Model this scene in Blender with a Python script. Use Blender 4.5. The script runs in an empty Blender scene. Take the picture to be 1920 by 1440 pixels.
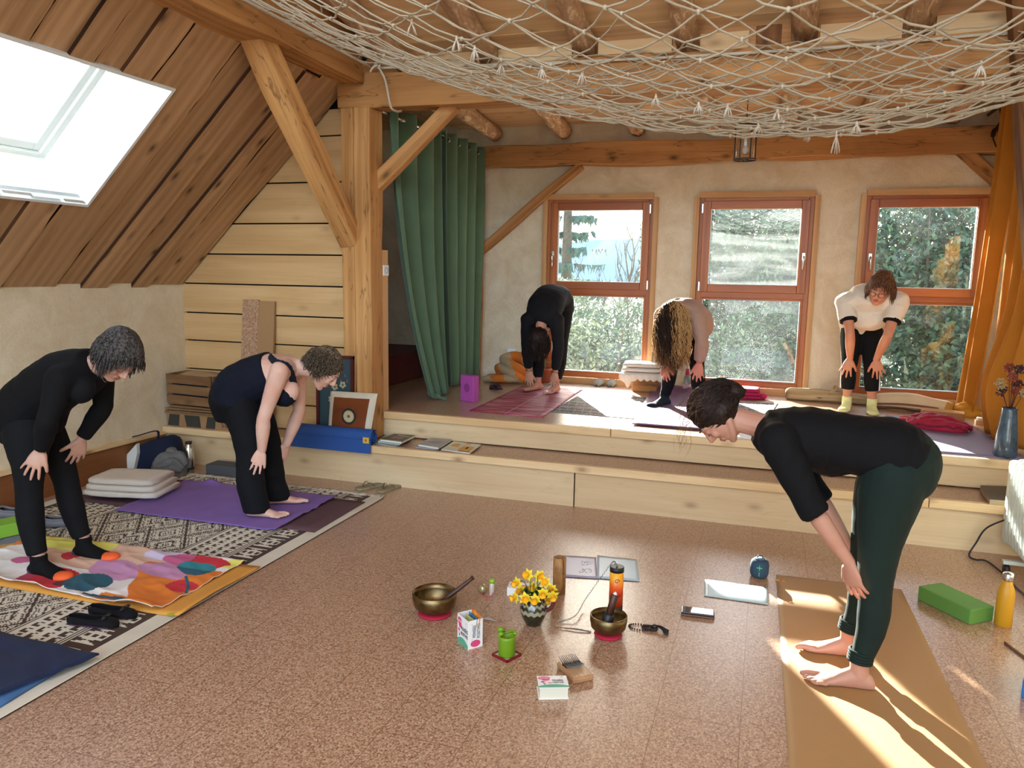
import bpy, bmesh, math, random
import numpy as np
from mathutils import Vector, Matrix, noise
C = bpy.context.scene.collection
random.seed(7); rng = np.random.RandomState(7)
R = math.radians
# ------------------------------------------------------------------ camera
YAW, PIT, ROL, FPX, H = R(-18.1106), R(8.1445), R(.9802), 1446.1, 1.6
cy, sy, cp, sp, cr, sr = math.cos(YAW), math.sin(YAW), math.cos(PIT), math.sin(PIT), math.cos(ROL), math.sin(ROL)
FW = Vector((sy*cp, cy*cp, -sp)); r0 = Vector((cy, -sy, 0)); u0 = r0.cross(FW)
RT = r0*cr + u0*sr; UP = -r0*sr + u0*cr
cam = bpy.data.cameras.new('camera'); camo = bpy.data.objects.new('camera', cam); C.objects.link(camo)
M = Matrix((RT, UP, -FW)).transposed().to_4x4(); M.translation = (0, 0, H); camo.matrix_world = M
cam.sensor_width = 36; cam.lens = 36*FPX/1920; cam.clip_start = .05; cam.clip_end = 400
S = bpy.context.scene; S.camera = camo
# ------------------------------------------------------------------ light
SUN_AZ, SUN_EL = R(26.3), R(17.8)
sdir = Vector((math.sin(SUN_AZ)*math.cos(SUN_EL), -math.cos(SUN_AZ)*math.cos(SUN_EL), -math.sin(SUN_EL)))
sl = bpy.data.lights.new('sun', 'SUN'); sl.energy = 46; sl.angle = R(.6); sl.color = (1, .93, .82)
so = bpy.data.objects.new('sun', sl); C.objects.link(so); so.rotation_euler = sdir.to_track_quat('-Z', 'Y').to_euler(); so.location = (-3, 14, 7)
W = bpy.data.worlds.new('world'); S.world = W; W.use_nodes = True
nt = W.node_tree; bg = nt.nodes['Background']; sk = nt.nodes.new('ShaderNodeTexSky'); sk.sky_type = 'NISHITA'
sk.sun_disc = False; sk.sun_elevation = SUN_EL; sk.sun_rotation = R(-26.3); sk.air_density = 1.0; sk.dust_density = 2.5; sk.ozone_density = 1.5
nt.links.new(sk.outputs[0], bg.inputs[0]); bg.inputs[1].default_value = .8
def area(name, loc, size, energy, col, tgt):
    l = bpy.data.lights.new(name, 'AREA'); l.shape = 'RECTANGLE'; l.size, l.size_y = size; l.energy = energy; l.color = col
    o = bpy.data.objects.new(name, l); C.objects.link(o); o.location = loc
    o.rotation_euler = (Vector(tgt)-Vector(loc)).to_track_quat('-Z', 'Y').to_euler()
# added fill light, standing in for unseen openings behind the camera
area('fill_behind', (-.3, -2.3, 2.1), (5, 2.6), 75, (.97, .98, 1), (-.6, 4, 1.3))
# second added fill from overhead; no roof window is known there
area('fill_overhead', (-.6, -.6, 4.1), (3, 1.6), 80, (.9, .95, 1), (-1.2, 3.2, .3))
S.view_settings.view_transform = 'Standard'; S.view_settings.look = 'None'; S.view_settings.exposure = .42; S.view_settings.gamma = 1
S.view_settings.use_curve_mapping = False
cyc = S.cycles; cyc.max_bounces = 7; cyc.diffuse_bounces = 4; cyc.glossy_bounces = 3; cyc.transmission_bounces = 6; cyc.transparent_max_bounces = 14
cyc.use_denoising = True; cyc.caustics_reflective = False; cyc.caustics_refractive = False; cyc.sample_clamp_indirect = 6
# ------------------------------------------------------------------ pixel -> point helpers (1920x1440 frame)
def ray(px, py): return FW + RT*((px-960)/FPX) - UP*((py-720)/FPX)
CAM = Vector((0, 0, H))
def onp(px, py, P, n):
    d = ray(px, py); n = Vector(n); return CAM + d*((Vector(P)-CAM).dot(n)/d.dot(n))
def onx(px, py, v): return onp(px, py, (v, 0, 0), (1, 0, 0))
def ony(px, py, v): return onp(px, py, (0, v, 0), (0, 1, 0))
def onz(px, py, v): return onp(px, py, (0, 0, v), (0, 0, 1))
# ------------------------------------------------------------------ objects
MW = {}
def tag(o, label=None, cat=None, group=None, kind=None):
    if label: o['label'] = label
    if cat: o['category'] = cat
    if group: o['group'] = group
    if kind: o['kind'] = kind
    return o
def thing(name, label, cat, loc=(0, 0, 0), rotz=0, group=None):
    o = bpy.data.objects.new(name, None); C.objects.link(o); o.location = loc; o.rotation_euler = (0, 0, rotz); o.empty_display_size = .05
    MW[o.name] = Matrix.Translation(Vector(loc)) @ Matrix.Rotation(rotz, 4, 'Z')
    return tag(o, label, cat, group)
def dup(root, loc, rotz=None, label=None, group=None):
    r = root.copy(); C.objects.link(r); r.location = loc
    if rotz is not None: r.rotation_euler = (0, 0, rotz)
    MW[r.name] = Matrix.Translation(Vector(loc)) @ Matrix.Rotation(r.rotation_euler[2], 4, 'Z')
    if label: r['label'] = label
    if group: r['group'] = group
    for ch in list(root.children):
        c = ch.copy(); C.objects.link(c); c.parent = r
        for g in ch.children:
            d = g.copy(); C.objects.link(d); d.parent = c
    return r
def basis(ax, up=(0, 0, 1)):
    ax = Vector(ax).normalized(); up = Vector(up)
    if abs(ax.dot(up.normalized())) > .98: up = Vector((0, 1, 0)) if abs(ax.y) < .9 else Vector((1, 0, 0))
    s = up.cross(ax).normalized(); u = ax.cross(s); return ax, s, u
class MB:
    def __init__(s): s.v = []; s.g = []; s.f = []; s.m = []; s.sm = []
    def add(s, vs, fs, gs=None, mi=0, smooth=False):
        b = len(s.v); s.v += [tuple(v) for v in vs]
        s.g += [tuple(g) for g in gs] if gs is not None else [tuple(v) for v in vs]
        s.f += [tuple(b+i for i in f) for f in fs]; s.m += [mi]*len(fs); s.sm += [smooth]*len(fs); return s
    def box(s, c, d, rot=None, mi=0, seg=1, wob=0, seed=0):
        """box centred at c, size d, rot = 3x3 Matrix; grain runs along the longest side"""
        d = Vector(d); c = Vector(c); L = max(range(3), key=lambda i: d[i]); o = [i for i in range(3) if i != L]
        off = Vector((random.uniform(-9, 9), random.uniform(-9, 9), random.uniform(-9, 9)))
        vs = []; gs = []; fs = []
        for k in range(seg+1):
            for a, b in ((-1, -1), (1, -1), (1, 1), (-1, 1)):
                p = [0, 0, 0]; p[L] = (k/seg-.5)*d[L]; p[o[0]] = a*d[o[0]]/2; p[o[1]] = b*d[o[1]]/2
                if wob:
                    q = Vector((p[L]*1.7+seed*7.3, a*3.1, b*5.7)); p[o[0]] += wob*noise.noise(q); p[o[1]] += wob*noise.noise(q+Vector((0, 9, 4)))
                p = Vector(p); gs.append(Vector((p[L], p[o[0]], p[o[1]]))+off)
                vs.append(c+(rot @ p if rot else p))
        for k in range(seg):
            for i in range(4):
                j = (i+1) % 4; fs.append((4*k+i, 4*k+j, 4*k+4+j, 4*k+4+i))
        fs.append((3, 2, 1, 0)); n = 4*seg; fs.append((n, n+1, n+2, n+3))
        if L == 1: fs = [f[::-1] for f in fs]
        return s.add(vs, fs, gs, mi)
    def bar(s, p0, p1, w, h, up=(0, 0, 1), mi=0, seg=1, wob=0, seed=0, ext=0):
        p0, p1 = Vector(p0), Vector(p1); a, sd, u = basis(p1-p0, up); L = (p1-p0).length+ext
        off = Vector((random.uniform(-9, 9), random.uniform(-9, 9), random.uniform(-9, 9))); m = (p0+p1)/2
        vs = []; gs = []; fs = []
        for k in range(seg+1):
            for i, (x, y) in enumerate(((-1, -1), (1, -1), (1, 1), (-1, 1))):
                t = (k/seg-.5)*L; X = x*w/2; Y = y*h/2
                if wob:
                    q = Vector((t*1.3+seed*7.3, x*2.1, y*2.7)); X += wob*noise.noise(q)*1.6; Y += wob*noise.noise(q+Vector((0, 9, 4)))*1.6
                vs.append(m+a*t+sd*X+u*Y); gs.append(Vector((t, X, Y))+off)
        for k in range(seg):
            for i in range(4):
                j = (i+1) % 4; fs.append((4*k+i, 4*k+j, 4*k+4+j, 4*k+4+i))
        fs.append((3, 2, 1, 0)); n = 4*seg; fs.append((n, n+1, n+2, n+3))
        return s.add(vs, fs, gs, mi)
    def tube(s, pts, rad, n=8, mi=0, cap=True, up=(0, 0, 1), flat=1., closed=False, nz=0):
        pts = [Vector(p) for p in pts]; N = len(pts); rad = [rad]*N if not hasattr(rad, '__len__') else rad
        vs = []; gs = []; fs = []; o = Vector((random.uniform(-9, 9), random.uniform(-9, 9), 0)); acc = 0; pa = None
        for k in range(N):
            if closed: t = pts[(k+1) % N]-pts[k-1]
            else: t = pts[min(k+1, N-1)]-pts[max(k-1, 0)]
            if t.length < 1e-9: t = Vector((0, 0, 1))
            t.normalize()
            if pa is None: a, sd, u = basis(t, up)
            else:
                sd = (sd - t*sd.dot(t)); sd = sd.normalized() if sd.length > 1e-6 else basis(t, up)[1]; u = t.cross(sd)
            pa = t
            if k: acc += (pts[k]-pts[k-1]).length
            for i in range(n):
                an = 2*math.pi*i/n; r = rad[k]
                if nz: r *= 1+nz*noise.noise(Vector((acc*2.5+o.x, math.cos(an)*1.5, math.sin(an)*1.5+o.y)))
                vs.append(pts[k]+sd*math.cos(an)*r+u*math.sin(an)*r*flat); gs.append((acc+o.x, math.cos(an)*r, math.sin(an)*r+o.y))
        for k in range(N if closed else N-1):
            for i in range(n):
                j = (i+1) % n; q = (k+1) % N; fs.append((k*n+i, k*n+j, q*n+j, q*n+i))
        if cap and not closed: fs.append(tuple(range(n))[::-1]); fs.append(tuple((N-1)*n+i for i in range(n)))
        return s.add(vs, fs, gs, mi, True)
    def loft(s, rings, mi=0, cap=True, smooth=True):
        n = len(rings[0]); vs = [p for r in rings for p in r]; fs = []
        for k in range(len(rings)-1):
            for i in range(n):
                j = (i+1) % n; fs.append((k*n+i, k*n+j, (k+1)*n+j, (k+1)*n+i))
        if cap: fs.append(tuple(range(n))[::-1]); fs.append(tuple((len(rings)-1)*n+i for i in range(n)))
        return s.add(vs, fs, None, mi, smooth)
    def lathe(s, prof, n=32, c=(0, 0, 0), mi=0, closed=False, flat=1.):
        c = Vector(c); vs = []; fs = []; N = len(prof)
        for r, z in prof:
            for i in range(n):
                a = 2*math.pi*i/n; vs.append(c+Vector((r*math.cos(a), r*flat*math.sin(a), z)))
        for k in range(N if closed else N-1):
            q = (k+1) % N
            for i in range(n):
                j = (i+1) % n; fs.append((k*n+i, k*n+j, q*n+j, q*n+i))
        if not closed:
            if prof[0][0] > 1e-4: fs.append(tuple(range(n))[::-1])
            if prof[-1][0] > 1e-4: fs.append(tuple((N-1)*n+i for i in range(n)))
        return s.add(vs, fs, None, mi, True)
    def ell(s, c, r, rot=None, nu=16, nv=10, mi=0):
        c = Vector(c); vs = []; fs = []
        for k in range(nv+1):
            th = math.pi*k/nv
            for i in range(nu):
                ph = 2*math.pi*i/nu; p = Vector((r[0]*math.sin(th)*math.cos(ph), r[1]*math.sin(th)*math.sin(ph), -r[2]*math.cos(th)))
                vs.append(c+(rot @ p if rot else p))
        for k in range(nv):
            for i in range(nu):
                j = (i+1) % nu; fs.append((k*nu+i, k*nu+j, (k+1)*nu+j, (k+1)*nu+i))
        return s.add(vs, fs, None, mi, True)
    def grid(s, fn, nu, nv, mi=0, th=0, smooth=True):
        """surface fn(u,v); th > 0 gives it a second skin below (thickness)"""
        P = [[Vector(fn(i/nu, j/nv)) for i in range(nu+1)] for j in range(nv+1)]
        vs = [p for r in P for p in r]; n = nu+1; fs = [(j*n+i, j*n+i+1, (j+1)*n+i+1, (j+1)*n+i) for j in range(nv) for i in range(nu)]
        gs = [(i/nu, j/nv, 0) for j in range(nv+1) for i in range(nu+1)]
        if th:
            B = len(vs); low = []
            for j in range(nv+1):
                for i in range(nu+1):
                    a = P[j][min(i+1, nu)]-P[j][max(i-1, 0)]; b = P[min(j+1, nv)][i]-P[max(j-1, 0)][i]; nn = a.cross(b)
                    nn = nn.normalized() if nn.length > 1e-9 else Vector((0, 0, 1)); low.append(P[j][i]-nn*th)
            vs += low; gs += gs; fs += [tuple(B+k for k in f[::-1]) for f in fs]
            e = [j*n for j in range(nv+1)]; e2 = [j*n+nu for j in range(nv+1)]
            for a, b in zip(e, e[1:]): fs.append((a, b, B+b, B+a))
            for a, b in zip(e2, e2[1:]): fs.append((b, a, B+a, B+b))
            for a in range(nu): fs.append((a+1, a, B+a, B+a+1)); t = nv*n; fs.append((t+a, t+a+1, B+t+a+1, B+t+a))
        return s.add(vs, fs, gs, mi, smooth)
    def prism(s, poly, z0, z1, mi=0, frame=None):
        """polygon in the xy plane extruded z0..z1; frame = 4x4"""
        n = len(poly); vs = [Vector((x, y, z0)) for x, y in poly]+[Vector((x, y, z1)) for x, y in poly]
        if frame: vs = [frame @ v for v in vs]
        fs = [tuple(range(n))[::-1], tuple(n+i for i in range(n))]+[(i, (i+1) % n, n+(i+1) % n, n+i) for i in range(n)]
        return s.add(vs, fs, None, mi)
    def build(s, name, mats, parent=None, world=True, bev=0, sub=0, kind=None, label=None, at=None):
        """world: the vertices are world coordinates, moved into the parent's frame"""
        me = bpy.data.meshes.new(name); V = s.v
        Mi = MW[parent.name].inverted() if (parent is not None and world) else None
        if at is not None: Mi = Matrix.Translation(-Vector(at))
        if Mi is not None: V = [tuple(Mi @ Vector(v)) for v in V]
        me.from_pydata(V, [], s.f); mats = mats if isinstance(mats, (list, tuple)) else [mats]
        for m in mats: me.materials.append(m)
        me.polygons.foreach_set('material_index', s.m); me.polygons.foreach_set('use_smooth', s.sm)
        at_ = me.attributes.new('g', 'FLOAT_VECTOR', 'POINT'); at_.data.foreach_set('vector', [c for g in s.g for c in g])
        me.update(); o = bpy.data.objects.new(name, me); C.objects.link(o)
        if parent is not None: o.parent = parent; MW[o.name] = MW[parent.name].copy()
        else:
            MW[o.name] = Matrix.Translation(Vector(at)) if at is not None else Matrix()
            if at is not None: o.location = at
        if bev:
            b = o.modifiers.new('b', 'BEVEL'); b.width = bev; b.segments = 2; b.limit_method = 'ANGLE'; b.angle_limit = R(40)
        if sub: o.modifiers.new('s', 'SUBSURF').levels = sub; o.modifiers['s'].render_levels = sub
        if kind: o['kind'] = kind
        if label: o['label'] = label
        return o
def curve(name, paths, r, mat, parent=None, radii=None, n=4):
    """many thin round strands as one mesh"""
    Mi = np.array(MW[parent.name].inverted()) if parent is not None else np.eye(4); VS = []; FS = []; base = 0; an = np.arange(n)*2*math.pi/n; ca, sa = np.cos(an), np.sin(an)
    for k, p in enumerate(paths):
        P = np.array([tuple(q) for q in p], float) @ Mi[:3, :3].T+Mi[:3, 3]; m = len(P); rr = np.ones(m)
        if radii: rr = np.array(radii[k] if hasattr(radii[0], '__len__') else radii)
        t = np.gradient(P, axis=0); t /= np.linalg.norm(t, axis=1)[:, None]+1e-9; ref = np.array([.31, .57, .76]) if abs(t[0] @ [.31, .57, .76]) < .9 else np.array([1., 0, 0])
        s = np.cross(t, ref); s /= np.linalg.norm(s, axis=1)[:, None]+1e-9; u = np.cross(t, s)
        V = P[:, None]+(s[:, None]*ca[None, :, None]+u[:, None]*sa[None, :, None])*(r*rr)[:, None, None]; VS.append(V.reshape(-1, 3))
        i = (np.arange(m-1)[:, None]*n+np.arange(n)[None])+base; j = (np.arange(m-1)[:, None]*n+(np.arange(n)[None]+1) % n)+base; FS.append(np.stack([i, j, j+n, i+n], -1).reshape(-1, 4)); base += m*n
    V = np.concatenate(VS).astype(np.float32); F = np.concatenate(FS).astype(np.int32); me = bpy.data.meshes.new(name); me.vertices.add(len(V)); me.vertices.foreach_set('co', V.ravel()); me.loops.add(F.size); me.loops.foreach_set('vertex_index', F.ravel()); me.polygons.add(len(F)); me.polygons.foreach_set('loop_start', np.arange(0, F.size, 4, dtype=np.int32)); me.update(calc_edges=True); me.polygons.foreach_set('use_smooth', [True]*len(F))
    me.materials.append(mat); o = bpy.data.objects.new(name, me); C.objects.link(o)
    if parent is not None: o.parent = parent; MW[o.name] = MW[parent.name].copy()
    return o
def smooth(pts, k=4):
    """Catmull-Rom through pts"""
    P = [Vector(p) for p in pts]; P = [P[0]*2-P[1]]+P+[P[-1]*2-P[-2]]; out = []
    for i in range(1, len(P)-2):
        for j in range(k):
            t = j/k; a, b, c, d = P[i-1:i+3]
            out.append(.5*((2*b)+(c-a)*t+(2*a-5*b+4*c-d)*t*t+(3*b-a-3*c+d)*t**3))
    out.append(P[-2]); return out
def text(name, body, size, loc, rot, mat, parent, ext=.0006, al='CENTER', sx=1):
    """lettering as a mesh; loc, rot in the parent's frame"""
    cu = bpy.data.curves.new(name, 'FONT'); cu.body = body; cu.size = size; cu.extrude = ext; cu.align_x = al; cu.align_y = 'CENTER'; cu.materials.append(mat)
    q = bpy.data.objects.new(name, cu); C.objects.link(q); me = bpy.data.meshes.new_from_object(q.evaluated_get(bpy.context.evaluated_depsgraph_get())); bpy.data.objects.remove(q)
    o = bpy.data.objects.new(name, me); C.objects.link(o); o.parent = parent; o.location = loc; o.rotation_euler = rot; o.scale = (sx, 1, 1); return o
# ------------------------------------------------------------------ materials
def newmat(name):
    m = bpy.data.materials.new(name); m.use_nodes = True; nt = m.node_tree; b = nt.nodes['Principled BSDF']; return m, nt, b
def N(nt, t, **k):
    n = nt.nodes.new(t)
    for a, v in k.items():
        if a.startswith('i_'): n.inputs[a[2:].replace('_', ' ')].default_value = v
        else: setattr(n, a, v)
    return n
def ramp(nt, fac, stops):
    r = nt.nodes.new('ShaderNodeValToRGB'); e = r.color_ramp.elements
    while len(e) < len(stops): e.new(.5)
    for i, (p, c) in enumerate(stops): e[i].position = p; e[i].color = (*c, 1) if len(c) == 3 else c
    nt.links.new(fac, r.inputs[0]); return r
def hexc(h):
    h = h.lstrip('#'); c = [int(h[i:i+2], 16)/255 for i in (0, 2, 4)]
    return tuple(x/12.92 if x < .04045 else ((x+.055)/1.055)**2.4 for x in c)
def bump(nt, b, src, st=.3, d=.01):
    bp = nt.nodes.new('ShaderNodeBump'); bp.inputs['Strength'].default_value = st; bp.inputs['Distance'].default_value = d
    nt.links.new(src, bp.inputs['Height']); nt.links.new(bp.outputs[0], b.inputs['Normal'])
def coords(nt, kind='Object', scale=(1, 1, 1), attr=None):
    if attr: t = N(nt, 'ShaderNodeAttribute', attribute_name=attr).outputs['Vector']
    else: t = nt.nodes.new('ShaderNodeTexCoord').outputs[kind]
    mp = nt.nodes.new('ShaderNodeMapping'); mp.inputs['Scale'].default_value = scale; nt.links.new(t, mp.inputs[0]); return mp.outputs[0]
def mix(nt, fac, a, b, bt='MIX'):
    m = nt.nodes.new('ShaderNodeMix'); m.data_type = 'RGBA'; m.blend_type = bt
    for s_, v in ((0, fac), (6, a), (7, b)):
        if hasattr(v, 'is_linked') or hasattr(v, 'links'): nt.links.new(v, m.inputs[s_])
        else: m.inputs[s_].default_value = v if s_ == 0 else (*v, 1)
    return m.outputs[2]
def plain(name, col, rough=.6, metal=0, bmp=0, bs=60, var=0, spec=.5, trans=0, coat=0, sheen=0):
    m, nt, b = newmat(name); col = hexc(col) if isinstance(col, str) else col
    b.inputs['Base Color'].default_value = (*col, 1); b.inputs['Roughness'].default_value = rough; b.inputs['Metallic'].default_value = metal
    b.inputs['Specular IOR Level'].default_value = spec; b.inputs['Transmission Weight'].default_value = trans; b.inputs['Coat Weight'].default_value = coat
    b.inputs['Sheen Weight'].default_value = sheen
    if bmp or var:
        n = N(nt, 'ShaderNodeTexNoise', i_Scale=bs, i_Detail=4); nt.links.new(coords(nt), n.inputs[0])
        if bmp: bump(nt, b, n.outputs[0], bmp, .004)
        if var: nt.links.new(ramp(nt, n.outputs[0], [(.3, tuple(c*(1-var) for c in col)), (.7, tuple(min(1, c*(1+var)) for c in col))]).outputs[0], b.inputs[0])
    return m
def fabric(name, col, weave=400, rough=.85, fold=0, var=.12, sheen=.3, trans=0):
    m, nt, b = newmat(name); col = hexc(col) if isinstance(col, str) else col; co = coords(nt)
    b.inputs['Roughness'].default_value = rough; b.inputs['Specular IOR Level'].default_value = .25; b.inputs['Sheen Weight'].default_value = sheen*.12
    n = N(nt, 'ShaderNodeTexNoise', i_Scale=weave, i_Detail=2); n2 = N(nt, 'ShaderNodeTexNoise', i_Scale=6, i_Detail=3); nt.links.new(co, n.inputs[0]); nt.links.new(co, n2.inputs[0])
    ad = N(nt, 'ShaderNodeMath', operation='ADD'); nt.links.new(n.outputs[0], ad.inputs[0]); nt.links.new(n2.outputs[0], ad.inputs[1])
    hf = N(nt, 'ShaderNodeMath', operation='MULTIPLY'); hf.inputs[1].default_value = .5; nt.links.new(ad.outputs[0], hf.inputs[0])
    nt.links.new(ramp(nt, hf.outputs[0], [(.35, tuple(c*(1-var) for c in col)), (.65, tuple(min(1, c*(1+var)) for c in col))]).outputs[0], b.inputs[0])
    bump(nt, b, n2.outputs[0] if fold else n.outputs[0], fold if fold else .25, .02 if fold else .002)
    if trans:
        tr = N(nt, 'ShaderNodeBsdfTranslucent'); tr.inputs[0].default_value = (*col, 1); mx = nt.nodes.new('ShaderNodeMixShader'); mx.inputs[0].default_value = trans
        nt.links.new(b.outputs[0], mx.inputs[1]); nt.links.new(tr.outputs[0], mx.inputs[2]); nt.links.new(mx.outputs[0], nt.nodes['Material Output'].inputs[0])
    return m
def wood(name, lo, hi, gs=1., knots=1., rough=.6, rings=1., crack=0, kcol=None, spec=.3, bstr=.25, ringmix=.42):
    m, nt, b = newmat(name); lo, hi = hexc(lo), hexc(hi); kc = hexc(kcol) if kcol else tuple(c*.22 for c in lo)
    co = coords(nt, attr='g', scale=(1.1*gs, 9*gs, 9*gs))
    w = N(nt, 'ShaderNodeTexNoise', i_Scale=1.3, i_Detail=3, i_Distortion=.6); nt.links.new(co, w.inputs[0])
    wv = N(nt, 'ShaderNodeTexWave', wave_type='BANDS', bands_direction='Y'); wv.inputs['Scale'].default_value = .55*rings; wv.inputs['Distortion'].default_value = 7; wv.inputs['Detail'].default_value = 2.5; wv.inputs['Detail Scale'].default_value = .7
    nt.links.new(co, wv.inputs[0])
    fb = N(nt, 'ShaderNodeTexNoise', i_Scale=1, i_Detail=5); nt.links.new(coords(nt, attr='g', scale=(3*gs, 110*gs, 110*gs)), fb.inputs[0])
    a = mix(nt, ringmix, w.outputs[0], wv.outputs[0]); a2 = mix(nt, .3, a, fb.outputs[0])
    base = ramp(nt, a2, [(.28, lo), (.5, tuple((x+y)/2 for x, y in zip(lo, hi))), (.72, hi)]).outputs[0]
    # broad tone patches
    tn = N(nt, 'ShaderNodeTexNoise', i_Scale=1.2, i_Detail=1); nt.links.new(coords(nt, attr='g', scale=(.5, 2, 2)), tn.inputs[0])
    base = mix(nt, ramp(nt, tn.outputs[0], [(.35, (.35,)*3), (.65, (0,)*3)]).outputs[0], base, lo)
    if knots:
        vo = N(nt, 'ShaderNodeTexVoronoi'); vo.inputs['Scale'].default_value = 1; nt.links.new(coords(nt, attr='g', scale=(3.2, 6.5, 6.5)), vo.inputs[0])
        base = mix(nt, ramp(nt, vo.outputs['Distance'], [(.05, (.9*knots,)*3), (.14, (.35*knots,)*3), (.24, (0,)*3)]).outputs[0], base, kc)
    h = fb.outputs[0]
    if crack:
        cn = N(nt, 'ShaderNodeTexNoise', i_Scale=1, i_Detail=3, i_Distortion=.3); nt.links.new(coords(nt, attr='g', scale=(.9, 11, 11)), cn.inputs[0])
        cf = ramp(nt, cn.outputs[0], [(.491, (0,)*3), (.4985, (crack,)*3), (.5015, (crack,)*3), (.509, (0,)*3)]).outputs[0]; base = mix(nt, cf, base, tuple(c*.12 for c in lo))
    nt.links.new(base, b.inputs[0]); b.inputs['Roughness'].default_value = rough; b.inputs['Specular IOR Level'].default_value = spec
    bump(nt, b, h, bstr, .004); return m
def plaster(name, a, bb, st=.55):
    m, nt, b = newmat(name); co = coords(nt); a, bb = hexc(a), hexc(bb)
    n = N(nt, 'ShaderNodeTexNoise', i_Scale=3.2, i_Detail=8, i_Roughness=.65, i_Distortion=.8); n2 = N(nt, 'ShaderNodeTexNoise', i_Scale=22, i_Detail=6, i_Roughness=.7); nt.links.new(co, n.inputs[0]); nt.links.new(co, n2.inputs[0])
    base = ramp(nt, n.outputs[0], [(.3, bb), (.62, a)]).outputs[0]
    v = N(nt, 'ShaderNodeTexVoronoi'); v.inputs['Scale'].default_value = 70; nt.links.new(co, v.inputs[0])
    sp_ = ramp(nt, v.outputs['Distance'], [(.1, (.6,)*3), (.2, (0,)*3)]).outputs[0]; base = mix(nt, sp_, base, tuple(c*.62 for c in bb))
    nt.links.new(base, b.inputs[0]); b.inputs['Roughness'].default_value = .95; b.inputs['Specular IOR Level'].default_value = .1
    ad = mix(nt, .55, n.outputs[0], n2.outputs[0]); bump(nt, b, ad, st, .05); return m
def cork(name, rough=.3, tone=1., spec=.5, joints=True):
    m, nt, b = newmat(name); co = coords(nt)
    v = N(nt, 'ShaderNodeTexVoronoi'); v.inputs['Scale'].default_value = 190; nt.links.new(co, v.inputs[0])
    n = N(nt, 'ShaderNodeTexNoise', i_Scale=75, i_Detail=5, i_Roughness=.7); nt.links.new(co, n.inputs[0])
    c = [tuple(x*tone for x in hexc(h)) for h in ('#704a34', '#a67e62', '#be9a7c', '#e0c8ac')]
    a = mix(nt, .5, v.outputs['Color'], n.outputs[0])
    base = ramp(nt, a, [(.25, c[0]), (.45, c[1]), (.6, c[2]), (.85, c[3])]).outputs[0]
    if joints:
        br = N(nt, 'ShaderNodeTexBrick', offset=.5); br.inputs['Scale'].default_value = 1; br.inputs['Mortar Size'].default_value = .0013; br.inputs['Brick Width'].default_value = .9; br.inputs['Row Height'].default_value = .3; br.inputs['Mortar Smooth'].default_value = .2
        rotm = nt.nodes.new('ShaderNodeMapping'); rotm.inputs['Rotation'].default_value = (0, 0, R(90)); nt.links.new(co, rotm.inputs[0]); nt.links.new(rotm.outputs[0], br.inputs[0])
        base = mix(nt, br.outputs['Fac'], base, tuple(x*1.05 for x in c[0]))
    nt.links.new(base, b.inputs[0]); b.inputs['Roughness'].default_value = rough; b.inputs['Specular IOR Level'].default_value = spec
    if joints: b.inputs['Coat Weight'].default_value = .5; b.inputs['Coat Roughness'].default_value = .36; b.inputs['Coat IOR'].default_value = 1.6
    bump(nt, b, a, .05, .002); return m
MT = {}
MT['beam'] = wood('hewn_beam_wood', '#99683a', '#cf9a60', .8, 1, .65, crack=.55, ringmix=.3)
MT['post'] = wood('post_wood', '#a87540', '#d8a66c', .8, .8, .62, crack=.55, ringmix=.25)
MT['darkbeam'] = wood('dark_beam_wood', '#5e3a1e', '#8a5a30', .8, .8, .7, crack=.8)
MT['plank'] = wood('roof_plank_wood', '#a07c56', '#cfa880', .8, 1, .7, crack=.15, ringmix=.25)
MT['panel'] = wood('panel_wood', '#c09866', '#dcb98a', .7, .25, .5, rings=.5, ringmix=.16)
MT['pine'] = wood('pine_wood', '#cfa878', '#ecd0a4', .9, .7, .55, ringmix=.2, kcol='#6b3f22')
MT['riser'] = wood('riser_wood', '#c4a47c', '#dec6a0', .5, .5, .6, rings=.6, crack=.1, ringmix=.12, kcol='#6b4a30')
MT['ceil'] = wood('ceiling_board_wood', '#d0a878', '#f4d4a8', .6, .5, .6, ringmix=.2)
MT['trim'] = wood('trim_wood', '#b98c5c', '#d2a97a', .9, .3, .55)
MT['frame'] = wood('window_frame_wood', '#944e1c', '#bc6c2c', .9, .1, .38, spec=.5)
MT['oldwood'] = wood('old_crate_wood', '#6b4a30', '#94704c', 1.2, .5, .8)
MT['drift'] = wood('driftwood', '#a08662', '#cdb58c', 1.6, .8, .9, crack=.9, bstr=.6)
MT['skirt'] = wood('skirting_wood', '#7c4a28', '#9c6840', .5, .5, .6)
MT['plaster'] = plaster('lime_plaster', '#e6dac2', '#d2c0a0', .6)
MT['plasterL'] = plaster('earth_plaster', '#e0d2b6', '#cdba98', .25)
MT['cork'] = cork('cork_floor')
MT['corkP'] = cork('cork_panel', .8, .95, .2, False)
MT['white'] = plain('white_paint', '#e8eef0', .5)
MT['steel'] = plain('steel', (.6, .6, .6), .25, 1)
MT['metald'] = plain('dark_metal', (.06, .05, .04), .5, .8)
MT['black'] = plain('black_plastic', (.012, .012, .013), .5)
def logmat():
    m, nt, b = newmat('peeled_log'); co = coords(nt, attr='g', scale=(3, 10, 10)); n = N(nt, 'ShaderNodeTexNoise', i_Scale=2, i_Detail=7, i_Roughness=.7, i_Distortion=.7); nt.links.new(co, n.inputs[0])
    nt.links.new(ramp(nt, n.outputs[0], [(.3, hexc('#7a5c42')), (.42, hexc('#b08c68')), (.55, hexc('#c4a07c')), (.6, hexc('#e8d0b0')), (.8, hexc('#c8a884'))]).outputs[0], b.inputs[0]); b.inputs['Roughness'].default_value = .8; bump(nt, b, n.outputs[0], .6, .02); return m
MT['log'] = logmat()
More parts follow.
